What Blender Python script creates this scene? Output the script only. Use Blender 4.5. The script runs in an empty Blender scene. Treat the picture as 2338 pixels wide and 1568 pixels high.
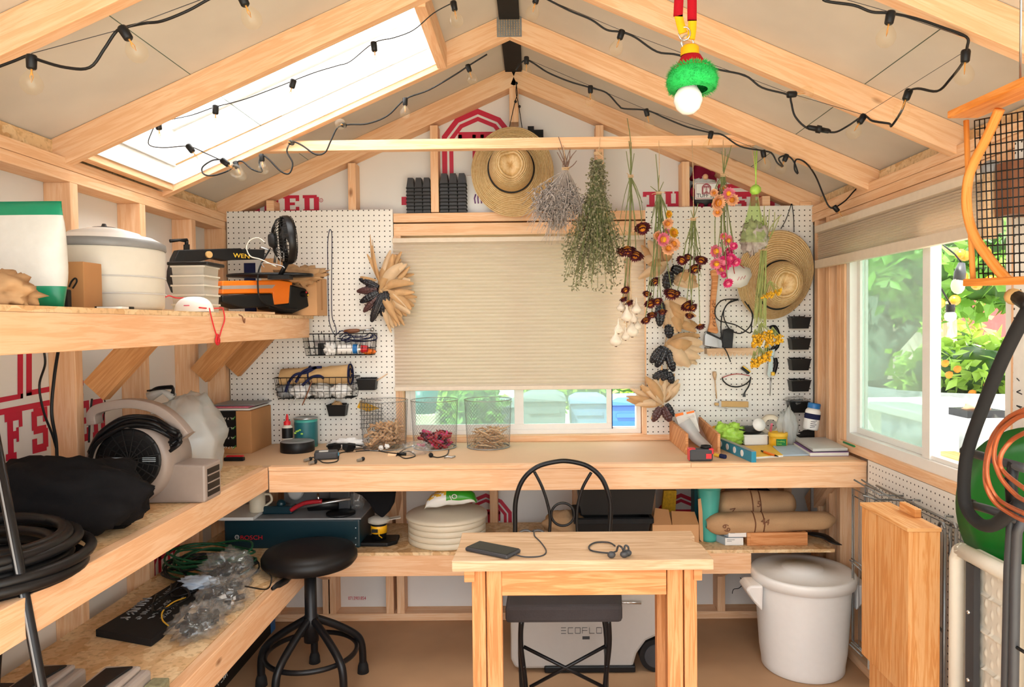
import bpy, math, random
from math import sin, cos, pi, radians, sqrt, atan2
from mathutils import Vector, Matrix, Euler, noise
V = Vector
IN = 0.0254
R = random.Random(7)
YAW, PITCH, ROLL, CX, CY, FP, CH = .0096, .0267, -.011, 1206., 783., 1600., 57.4
CROT = Matrix.Rotation(YAW, 3, 'Z') @ Matrix.Rotation(pi/2-PITCH, 3, 'X') @ Matrix.Rotation(ROLL, 3, 'Z')
CAM = V((0, 0, CH))
XL, XR, YB, YF = -59.1, 52.9, 134.5, -2.0
# ---- where a point seen in the photo lies on a known plane of the room (inches)
def ray(u, v): return CROT @ V(((u-CX)/FP, -(v-CY)/FP, -1))
def at(u, v, Y):
    d = ray(u, v); return CAM + d*(Y/d.y)
def atx(u, v, X):
    d = ray(u, v); return CAM + d*(X/d.x)
def atz(u, v, Z):
    d = ray(u, v); return CAM + d*((Z-CH)/d.z)
def ppi(Y): return FP/Y
C = bpy.context.scene.collection

class G:
    """collects geometry in inches; build() links it as ONE mesh object"""
    def __init__(s, M=None):
        s.v = []; s.f = []; s.uv = []; s.mi = []; s.M = M or Matrix(); s.cur = 0; s.sm = []; s.smooth = False
    def add(s, vs, fs, uvs=None, smooth=None):
        o = len(s.v); M = s.M
        s.v += [M @ V(p) for p in vs]
        sm = s.smooth if smooth is None else smooth
        for i, f in enumerate(fs):
            s.f.append([o+k for k in f]); s.mi.append(s.cur); s.sm.append(sm)
            s.uv.append(uvs[i] if uvs else [(vs[k][0]+vs[k][1]*.3, vs[k][2]+vs[k][1]*.7) for k in f])
        return s
    def mat(s, i): s.cur = i; return s
    def beam(s, p, q, w, h, up=(0, 0, 1), taper=1):
        """board from p to q; w along up, h across; grain along it"""
        p, q = V(p), V(q); d = q-p; L = d.length; d.normalize(); u = V(up); u = (u-d*u.dot(d)).normalized(); n = d.cross(u)
        ou, ov = R.uniform(0, 90), R.uniform(0, 90)
        vs = []; t = 1
        for e, c in ((p, 1), (q, taper)):
            for a, b in ((-1, -1), (1, -1), (1, 1), (-1, 1)): vs.append(e+u*(a*w*c/2)+n*(b*h*c/2))
        fs = [(0, 3, 2, 1), (4, 5, 6, 7), (0, 1, 5, 4), (1, 2, 6, 5), (2, 3, 7, 6), (3, 0, 4, 7)]
        ds = [0, w, w+h, 2*w+h, 2*w+2*h]
        uvs = [[(ou, ov), (ou+.1*h, ov), (ou+.1*h, ov+w), (ou, ov+w)], [(ou, ov), (ou, ov+w), (ou+.1*h, ov+w), (ou+.1*h, ov)]]
        for k in range(4):
            a, b = ov+ds[k], ov+ds[k+1]
            uvs.append([(ou, a), (ou, b), (ou+L, b), (ou+L, a)])
        return s.add(vs, fs, uvs, False)
    def box(s, x0, x1, y0, y1, z0, z1):
        a = (abs(x1-x0), abs(y1-y0), abs(z1-z0)); m = a.index(max(a)); c = V(((x0+x1)/2, (y0+y1)/2, (z0+z1)/2))
        if m == 0: return s.beam((x0, c.y, c.z), (x1, c.y, c.z), a[2], a[1])
        if m == 1: return s.beam((c.x, y0, c.z), (c.x, y1, c.z), a[2], a[0])
        return s.beam((c.x, c.y, z0), (c.x, c.y, z1), a[0], a[1], (1, 0, 0))
    def cbox(s, c, dx, dy, dz): return s.box(c[0]-dx/2, c[0]+dx/2, c[1]-dy/2, c[1]+dy/2, c[2]-dz/2, c[2]+dz/2)
    def tube(s, pts, r, n=7, closed=False, caps=True, flat=1):
        pts = [V(p) for p in pts]; m = len(pts)
        if m < 2: return s
        rad = r if isinstance(r, (list, tuple)) else [r]*m
        vs = []; fs = []; uvs = []; prev = None; L = 0; Ls = []
        for i, p in enumerate(pts):
            if closed: t = pts[(i+1) % m]-pts[i-1]
            else: t = pts[min(i+1, m-1)]-pts[max(i-1, 0)]
            if t.length < 1e-9: t = V((0, 0, 1))
            t.normalize()
            if prev is None:
                a = V((0, 0, 1)) if abs(t.z) < .9 else V((1, 0, 0)); prev = (a-t*a.dot(t)).normalized()
            else:
                prev = prev-t*prev.dot(t)
                prev = prev.normalized() if prev.length > 1e-6 else t.orthogonal().normalized()
            b = t.cross(prev)
            for k in range(n):
                an = 2*pi*k/n; vs.append(p+(prev*cos(an)*flat+b*sin(an))*rad[i])
            if i: L += (p-pts[i-1]).length
            Ls.append(L)
        for i in range(m if closed else m-1):
            j = (i+1) % m
            for k in range(n):
                l = (k+1) % n; fs.append((i*n+k, i*n+l, j*n+l, j*n+k))
                uvs.append([(Ls[i], k*.3), (Ls[i], k*.3+.3), (Ls[j], k*.3+.3), (Ls[j], k*.3)])
        if caps and not closed:
            fs.append(tuple(range(n))[::-1]); fs.append(tuple((m-1)*n+k for k in range(n)))
            uvs += [[(0, 0)]*n, [(0, 0)]*n]
        return s.add(vs, fs, uvs, True)
    def lathe(s, c, prof, n=24, axis=(0, 0, 1), smooth=True, sx=1, sy=1):
        """prof: (r, h) pairs; poles when r==0"""
        c = V(c); ax = V(axis).normalized(); a = V((1, 0, 0)) if abs(ax.x) < .9 else V((0, 1, 0)); a = (a-ax*a.dot(ax)).normalized(); b = ax.cross(a)
        vs = []; fs = []; rings = []
        for r, h in prof:
            if r <= 1e-6: rings.append([len(vs)]); vs.append(c+ax*h)
            else:
                rings.append(list(range(len(vs), len(vs)+n)))
                for k in range(n):
                    t = 2*pi*k/n; vs.append(c+ax*h+(a*cos(t)*sx+b*sin(t)*sy)*r)
        for A, B in zip(rings, rings[1:]):
            for k in range(n):
                l = (k+1) % n
                if len(A) == 1 and len(B) == 1: break
                if len(A) == 1: fs.append((A[0], B[l], B[k]))
                elif len(B) == 1: fs.append((A[k], A[l], B[0]))
                else: fs.append((A[k], A[l], B[l], B[k]))
        return s.add(vs, fs, None, smooth)
    def cyl(s, p, q, r, n=16, r2=None, smooth=True):
        p, q = V(p), V(q); h = (q-p).length; r2 = r if r2 is None else r2
        s.lathe(p, [(0, 0), (r, 0)], n, q-p, False); s.lathe(p, [(r, 0), (r2, h)], n, q-p, smooth); return s.lathe(p, [(r2, h), (0, h)], n, q-p, False)
    def ball(s, c, r, sx=1, sy=1, sz=1, n=14, bump=0, seed=0):
        vs = []; fs = []; m = n//2
        for i in range(m+1):
            th = pi*i/m
            for k in range(n):
                ph = 2*pi*k/n; d = V((sin(th)*cos(ph), sin(th)*sin(ph), cos(th))); q = 1
                if bump: q += bump*noise.noise(d*2.3+V((seed*3.1, seed, 0)))
                vs.append(V(c)+V((d.x*sx, d.y*sy, d.z*sz))*r*q)
        for i in range(m):
            for k in range(n):
                l = (k+1) % n; fs.append((i*n+k, (i+1)*n+k, (i+1)*n+l, i*n+l))
        return s.add(vs, fs, None, True)
    def prism(s, pts, off, smooth=False):
        """closed outline pts (3D, planar) pushed by the vector off"""
        pts = [V(p) for p in pts]; off = V(off); n = len(pts)
        vs = pts+[p+off for p in pts]
        fs = [tuple(range(n)), tuple(range(2*n-1, n-1, -1))]+[(i, n+i, n+(i+1) % n, (i+1) % n) for i in range(n)]
        return s.add(vs, fs, None, smooth)
    def quad(s, a, b, c, d, uv=None):
        return s.add([a, b, c, d], [(0, 1, 2, 3)], [uv] if uv else None)
    def strip(s, pts, w, side, th=0.02):
        """ribbon along pts, width w (number or list) along side, thickness th"""
        pts = [V(p) for p in pts]; m = len(pts); ws = w if isinstance(w, (list, tuple)) else [w]*m
        vs = []; fs = []
        for i, p in enumerate(pts):
            t = (pts[min(i+1, m-1)]-pts[max(i-1, 0)]).normalized(); sd = V(side[i] if isinstance(side, list) else side); sd = (sd-t*sd.dot(t)).normalized(); n = t.cross(sd)*th/2
            for q in (-1, 1):
                for e in (-1, 1): vs.append(p+sd*ws[i]/2*q*e+n*q)
        for i in range(m-1):
            a, b = i*4, i*4+4
            for k in range(4): l = (k+1) % 4; fs.append((a+k, a+l, b+l, b+k))
        fs.append((0, 1, 2, 3)); fs.append((m*4-1, m*4-2, m*4-3, m*4-4))
        return s.add(vs, fs, None, True)
    def grid(s, fn, nu, nv, closed_u=False, smooth=True):
        vs = [fn(i/(nu if closed_u else nu-1), j/(nv-1)) for j in range(nv) for i in range(nu)]; fs = []; uvs = []
        for j in range(nv-1):
            for i in range(nu if closed_u else nu-1):
                k = (i+1) % nu; fs.append((j*nu+i, j*nu+k, (j+1)*nu+k, (j+1)*nu+i))
                uvs.append([(i/nu, j/nv), ((i+1)/nu, j/nv), ((i+1)/nu, (j+1)/nv), (i/nu, (j+1)/nv)])
        return s.add(vs, fs, uvs, smooth)
    def text(s, txt, M, size, ext=.02, sx=1):
        """lettering: M maps text x,y to the world (inches)"""
        cu = bpy.data.curves.new('t', 'FONT'); cu.body = txt; cu.size = size; cu.extrude = ext; cu.resolution_u = 3
        ob = bpy.data.objects.new('t', cu); me = bpy.data.meshes.new_from_object(ob)
        vs = [M @ V((v.co.x*sx, v.co.y, v.co.z)) for v in me.vertices]; fs = [tuple(p.vertices) for p in me.polygons]
        bpy.data.objects.remove(ob); bpy.data.curves.remove(cu); bpy.data.meshes.remove(me)
        return s.add(vs, fs, None, False)
    def scrib(s, M, n, size):
        """a row of n small strokes: print too fine to read in the photo"""
        q = random.Random(n*7+int(size*50)); x = 0; k = size
        for i in range(n):
            w = k*q.uniform(.45, .7); a = [(x, 0), (x, k*.7), (x+w*.7, k*.7), (x+w*.7, 0), (x, k*.35), (x+w*.7, k*.35)]; q.shuffle(a)
            for j in (0, 2): p0, p1 = [M @ V((c[0], c[1], 0)) for c in (a[j], a[j+1])]; s.tube([p0, p1], k*.07, 4)
            x += w*(1 if q.random() > .15 else 1.7)
        return s
    def build(s, name, mats, parent=None, bevel=0, base=None, solid=0, sub=0):
        if not isinstance(mats, (list, tuple)): mats = [mats]
        if base is None: base = ROOT.get(parent.name, V()) if parent else V()
        base = V(base)
        me = bpy.data.meshes.new(name); me.from_pydata([(p-base)*IN for p in s.v], [], s.f)
        uvl = me.uv_layers.new(name='UVMap'); flat = []
        for u in s.uv:
            for a in u: flat += [a[0], a[1]]
        uvl.data.foreach_set('uv', flat); me.polygons.foreach_set('material_index', s.mi); me.polygons.foreach_set('use_smooth', s.sm)
        for m in mats: me.materials.append(MT(m) if isinstance(m, str) else m)
        me.validate(); me.update()
        o = bpy.data.objects.new(name, me); C.objects.link(o)
        if parent: o.parent = parent; ROOT[o.name] = base
        else: o.location = base*IN; ROOT[o.name] = base
        if bevel:
            b = o.modifiers.new('b', 'BEVEL'); b.width = bevel*IN; b.segments = 2; b.limit_method = 'ANGLE'; b.angle_limit = .7
        if solid:
            b = o.modifiers.new('s', 'SOLIDIFY'); b.thickness = solid*IN; b.offset = 0
        if sub:
            b = o.modifiers.new('u', 'SUBSURF'); b.levels = sub; b.render_levels = sub
        return o
ROOT = {}
def thing(name, label, cat, base, group=None):
    o = bpy.data.objects.new(name, None); C.objects.link(o); o.location = V(base)*IN; o.empty_display_size = .05
    ROOT[o.name] = V(base); o['label'] = label; o['category'] = cat
    if group: o['group'] = group
    return o
def tag(o, label, cat, group=None, kind=None):
    if label: o['label'] = label
    if cat: o['category'] = cat
    if group: o['group'] = group
    if kind: o['kind'] = kind
    return o
def single(name, g, mats, label, cat, base, group=None, **k): return tag(g.build(name, mats, None, base=base, **k), label, cat, group)
def struct(name, g, mats, parent=None, **k):
    o = g.build(name, mats, parent, **k)
    if not parent: o['kind'] = 'structure'
    return o
def kids(o): return [c for c in C.objects if c.parent == o]
def copy_thing(o, base, label, rotz=0, cat=None, scale=None):
    def cp(a, par):
        c = a.copy(); C.objects.link(c)
        if par: c.parent = par
        for ch in KID.get(a.name, None) or kids(a): cp(ch, c)
        return c
    c = cp(o, None); c.location = V(base)*IN; c['label'] = label; ROOT[c.name] = V(base)
    c.rotation_euler = (0, 0, rotz)
    if scale: c.scale = (scale,)*3
    return c
KID = {}
def arc(c, r, a0, a1, n, e1=(1, 0, 0), e2=(0, 0, 1)):
    c, e1, e2 = V(c), V(e1), V(e2); return [c+e1*(r*cos(a0+(a1-a0)*i/n))+e2*(r*sin(a0+(a1-a0)*i/n)) for i in range(n+1)]
def spline(P, n=8, closed=False):
    P = [V(p) for p in P]; m = len(P); out = []
    for i in range(m if closed else m-1):
        if closed: a, b, c, d = P[i-1], P[i], P[(i+1) % m], P[(i+2) % m]
        else: a, b, c, d = P[max(i-1, 0)], P[i], P[i+1], P[min(i+2, m-1)]
        for k in range(n):
            t = k/n; out.append(.5*((2*b)+(c-a)*t+(2*a-5*b+4*c-d)*t*t+(3*b-a-3*c+d)*t**3))
    if not closed: out.append(P[-1])
    return out
def uvY(pts, Y): return [at(u, v, Y) for u, v in pts]
def rnd(a, b): return R.uniform(a, b)

# ---------------------------------------------------------------- materials
_M = {}
def srgb(c):
    if isinstance(c, str): c = [int(c[i:i+2], 16)/255 for i in (0, 2, 4)]
    return tuple(((x+.055)/1.055)**2.4 if x > .04045 else x/12.92 for x in c)+(1,)
class N:
    def __init__(s, name):
        s.m = bpy.data.materials.new(name); s.m.use_nodes = True; s.t = s.m.node_tree; s.t.nodes.clear()
        s.out = s.t.nodes.new('ShaderNodeOutputMaterial'); s.b = s.t.nodes.new('ShaderNodeBsdfPrincipled'); s.link(s.b.outputs[0], s.out.inputs[0])
    def n(s, ty, **k):
        x = s.t.nodes.new('ShaderNode'+ty)
        for a, b in k.items():
            if a.startswith('i_'):
                key = a[2:].replace('_', ' '); key = int(key) if key.isdigit() else key; x.inputs[key].default_value = b
            else: setattr(x, a, b)
        return x
    def link(s, a, b): s.t.links.new(a, b)
    def ramp(s, fac, stops, interp='LINEAR'):
        x = s.n('ValToRGB'); x.color_ramp.interpolation = interp; e = x.color_ramp.elements
        while len(e) > 1: e.remove(e[-1])
        e[0].position, e[0].color = stops[0][0], srgb(stops[0][1])
        for p, c in stops[1:]: y = e.new(p); y.color = srgb(c)
        s.link(fac, x.inputs[0]); return x.outputs[0]
    def coord(s, kind='Object', scale=(1, 1, 1)):
        a = s.n('TexCoord'); m = s.n('Mapping'); m.inputs['Scale'].default_value = scale; s.link(a.outputs[kind], m.inputs[0]); return m.outputs[0]
    def noise(s, vec, scale, detail=4, rough=.5, dist=0):
        x = s.n('TexNoise'); x.inputs['Scale'].default_value = scale; x.inputs['Detail'].default_value = detail; x.inputs['Roughness'].default_value = rough; x.inputs['Distortion'].default_value = dist
        s.link(vec, x.inputs['Vector']); return x.outputs[0]
    def mix(s, fac, a, b, mode='MIX'):
        x = s.n('Mix', data_type='RGBA', blend_type=mode)
        for i, val in ((0, fac), (6, a), (7, b)):
            if hasattr(val, 'is_linked'): s.link(val, x.inputs[i])
            else: x.inputs[i].default_value = srgb(val) if isinstance(val, str) else val
        return x.outputs[2]
    def math(s, op, a, b=None, clamp=False):
        x = s.n('Math', operation=op); x.use_clamp = clamp
        for i, val in enumerate((a, b)):
            if val is None: continue
            if hasattr(val, 'is_linked'): s.link(val, x.inputs[i])
            else: x.inputs[i].default_value = val
        return x.outputs[0]
    def bump(s, h, strength=.3, dist=.002):
        x = s.n('Bump'); x.inputs['Strength'].default_value = strength; x.inputs['Distance'].default_value = dist; s.link(h, x.inputs['Height']); s.link(x.outputs[0], s.b.inputs['Normal'])
    def base(s, c, rough=.5, metal=0, spec=.5):
        if hasattr(c, 'is_linked'): s.link(c, s.b.inputs['Base Color'])
        else: s.b.inputs['Base Color'].default_value = srgb(c)
        s.b.inputs['Roughness'].default_value = rough; s.b.inputs['Metallic'].default_value = metal; s.b.inputs['Specular IOR Level'].default_value = spec
def plain(name, col, rough=.5, metal=0, var=.06, nscale=40, bump=0, spec=.5, alpha=1, trans=0, sheen=0, emit=0, thin=0):
    x = N(name); co = x.coord(); nz = x.noise(co, nscale, 3); c = srgb(col)
    d = tuple(max(0, k*(1-var*2)) for k in c[:3])+(1,); l = tuple(min(1, k*(1+var)) for k in c[:3])+(1,)
    x.base(x.mix(nz, d, l), rough, metal, spec)
    if bump: x.bump(x.noise(co, nscale*2.5, 3), bump, .003)
    if alpha < 1: x.b.inputs['Alpha'].default_value = alpha
    if trans: x.b.inputs['Transmission Weight'].default_value = trans
    if sheen: x.b.inputs['Sheen Weight'].default_value = sheen
    if thin:
        tr = x.n('BsdfTranslucent'); tr.inputs[0].default_value = c; mx = x.n('MixShader'); mx.inputs[0].default_value = thin
        x.link(x.b.outputs[0], mx.inputs[1]); x.link(tr.outputs[0], mx.inputs[2]); x.link(mx.outputs[0], x.out.inputs[0])
    return x.m
def wood(name, light, mid, dark, rough=.62, knots=1, grain=1):
    x = N(name); uv = x.coord('UV', (1, 1, 1))
    m1 = x.n('Mapping'); m1.inputs['Scale'].default_value = (.035, .55*grain, 1); x.link(uv, m1.inputs[0])
    m2 = x.n('Mapping'); m2.inputs['Scale'].default_value = (.25, 6, 1); x.link(uv, m2.inputs[0])
    # knots warp the grain
    mk = x.n('Mapping'); mk.inputs['Scale'].default_value = (.075, .16, 1); x.link(uv, mk.inputs[0])
    vo = x.n('TexVoronoi'); vo.inputs['Scale'].default_value = 1; vo.inputs['Randomness'].default_value = 1; x.link(mk.outputs[0], vo.inputs['Vector'])
    kd = vo.outputs['Distance']
    g = x.noise(m1.outputs[0], 2.2, 5, .55, .6)
    w = x.math('SINE', x.math('ADD', x.math('MULTIPLY', g, 24), x.math('MULTIPLY', x.math('DIVIDE', .05, x.math('ADD', kd, .06)), 5*knots)))
    w = x.math('MULTIPLY_ADD', w, .5); x.t.nodes[-1].inputs[2].default_value = .5
    fine = x.noise(m2.outputs[0], 2, 4, .6)
    c = x.ramp(x.math('ADD', x.math('MULTIPLY', w, .4), x.math('MULTIPLY', fine, .5)), [(.15, light), (.55, mid), (1, dark)])
    big = x.noise(uv, .09, 2); c = x.mix(x.math('MULTIPLY', x.ramp(big, [(.4, '000000'), (.75, 'ffffff')]), .3), c, dark)
    if knots:
        kf = x.ramp(kd, [(.03, 'ffffff'), (.085, '000000')]); c = x.mix(x.math('MULTIPLY', kf, .85), c, '86502c')
    x.base(c, rough, 0, .35); x.bump(fine, .15, .001); return x.m
def chips(name):
    x = N(name); co = x.coord('Object', (1, 1, 1)); vs = []
    vo = x.n('TexVoronoi'); vo.inputs['Scale'].default_value = 26; mp = x.n('Mapping'); mp.inputs['Scale'].default_value = (1, .45, 1.6); x.link(co, mp.inputs[0])
    ns = x.n('TexNoise'); ns.inputs['Scale'].default_value = 9; x.link(co, ns.inputs['Vector'])
    ad = x.n('VectorMath', operation='ADD'); sc = x.n('VectorMath', operation='SCALE'); sc.inputs['Scale'].default_value = .14; x.link(ns.outputs['Color'], sc.inputs[0]); x.link(mp.outputs[0], ad.inputs[0]); x.link(sc.outputs[0], ad.inputs[1])
    x.link(ad.outputs[0], vo.inputs['Vector'])
    c = x.ramp(vo.outputs['Color'], [(.1, 'd3a877'), (.35, 'e3be8f'), (.6, 'efd3a8'), (.85, 'dab384')]); c = x.mix(x.math('MULTIPLY', x.ramp(x.noise(co, 60, 4), [(.5, '000000'), (.7, 'ffffff')]), .5), c, '9b7342')
    x.base(c, .7); x.bump(vo.outputs['Distance'], .3, .002); return x.m
def holes(name, axis):
    """pegboard: one hole an inch; axis 0 -> board in XZ, 1 -> board in YZ"""
    x = N(name); co = x.coord(); se = x.n('SeparateXYZ'); x.link(co, se.inputs[0])
    def fr(o): return x.math('SUBTRACT', x.math('FRACT', x.math('DIVIDE', o, IN)), .5)
    a, b = fr(se.outputs[axis]), fr(se.outputs[2])
    d = x.math('SQRT', x.math('ADD', x.math('MULTIPLY', a, a), x.math('MULTIPLY', b, b)))
    k = x.math('LESS_THAN', d, .125); nz = x.noise(co, 6, 3)
    x.base(x.mix(k, x.mix(nz, 'e6e4de', 'f1eee8'), '2b2723'), .45); x.bump(x.math('LESS_THAN', d, .14), -.5, .002); return x.m
def cloth(name, col, weave=400, rough=.9, dark=None, thin=0, bump=.4):
    x = N(name); co = x.coord(); n1 = x.noise(co, weave, 2); n2 = x.noise(co, 14, 4); c = srgb(col); d = srgb(dark) if dark else tuple(k*.7 for k in c[:3])+(1,)
    x.base(x.mix(x.math('MULTIPLY', x.math('ADD', n1, n2), .5), d, tuple(min(1, k*1.12) for k in c[:3])+(1,)), rough, 0, .2); x.bump(n1, bump, .001)
    if thin:
        tr = x.n('BsdfTranslucent'); tr.inputs[0].default_value = c; mx = x.n('MixShader'); mx.inputs[0].default_value = thin
        x.link(x.b.outputs[0], mx.inputs[1]); x.link(tr.outputs[0], mx.inputs[2]); x.link(mx.outputs[0], x.out.inputs[0])
    return x.m
def straw(name):
    x = N(name); co = x.coord('UV', (1, 1, 1)); sp = x.n('SeparateXYZ'); x.link(co, sp.inputs[0])
    w = x.n('TexWave', bands_direction='Y'); w.inputs['Scale'].default_value = 1; mp = x.n('Mapping'); mp.inputs['Scale'].default_value = (9, 4.6, 1); x.link(co, mp.inputs[0]); x.link(mp.outputs[0], w.inputs['Vector']); w.inputs['Distortion'].default_value = 2
    nz = x.noise(x.coord(), 90, 4); c = x.ramp(x.math('MULTIPLY', x.math('ADD', w.outputs[1], nz), .5), [(.2, 'c69c62'), (.5, 'dfba84'), (.8, 'efd4a6')])
    x.base(c, .7, 0, .3); x.bump(x.math('ADD', w.outputs[1], nz), .8, .006); return x.m
def clear(name, tint='ffffff', rough=.02, mix=.12, diff=None):
    """thin clear sheet: mostly see-through, a little gloss (and haze)"""
    x = N(name); x.t.nodes.remove(x.b); tr = x.n('BsdfTransparent'); tr.inputs[0].default_value = srgb(tint); gl = x.n('BsdfGlossy'); gl.inputs['Roughness'].default_value = rough
    lw = x.n('LayerWeight'); lw.inputs[0].default_value = .25; mx = x.n('MixShader'); x.link(x.math('ADD', x.math('MULTIPLY', lw.outputs['Facing'], mix), mix*.3, True), mx.inputs[0]); x.link(tr.outputs[0], mx.inputs[1]); x.link(gl.outputs[0], mx.inputs[2]); o = mx.outputs[0]
    if diff:
        df = x.n('BsdfDiffuse'); df.inputs[0].default_value = srgb(diff[0]); m2 = x.n('MixShader'); m2.inputs[0].default_value = diff[1]; x.link(o, m2.inputs[1]); x.link(df.outputs[0], m2.inputs[2]); o = m2.outputs[0]
    x.link(o, x.out.inputs[0]); return x.m
def frosted(name):
    x = N(name); x.t.nodes.remove(x.b); a = x.n('BsdfTranslucent'); a.inputs[0].default_value = (1, 1, 1, 1); b = x.n('BsdfTransparent'); m = x.n('MixShader'); m.inputs[0].default_value = .93
    x.link(b.outputs[0], m.inputs[1]); x.link(a.outputs[0], m.inputs[2]); x.link(m.outputs[0], x.out.inputs[0]); return x.m
PAL = {}
def MT(k):
    if k not in _M:
        v = PAL[k]
        _M[k] = v() if callable(v) else plain(k, *v[:1], **(v[1] if len(v) > 1 else {}))
    return _M[k]
D = dict
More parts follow.
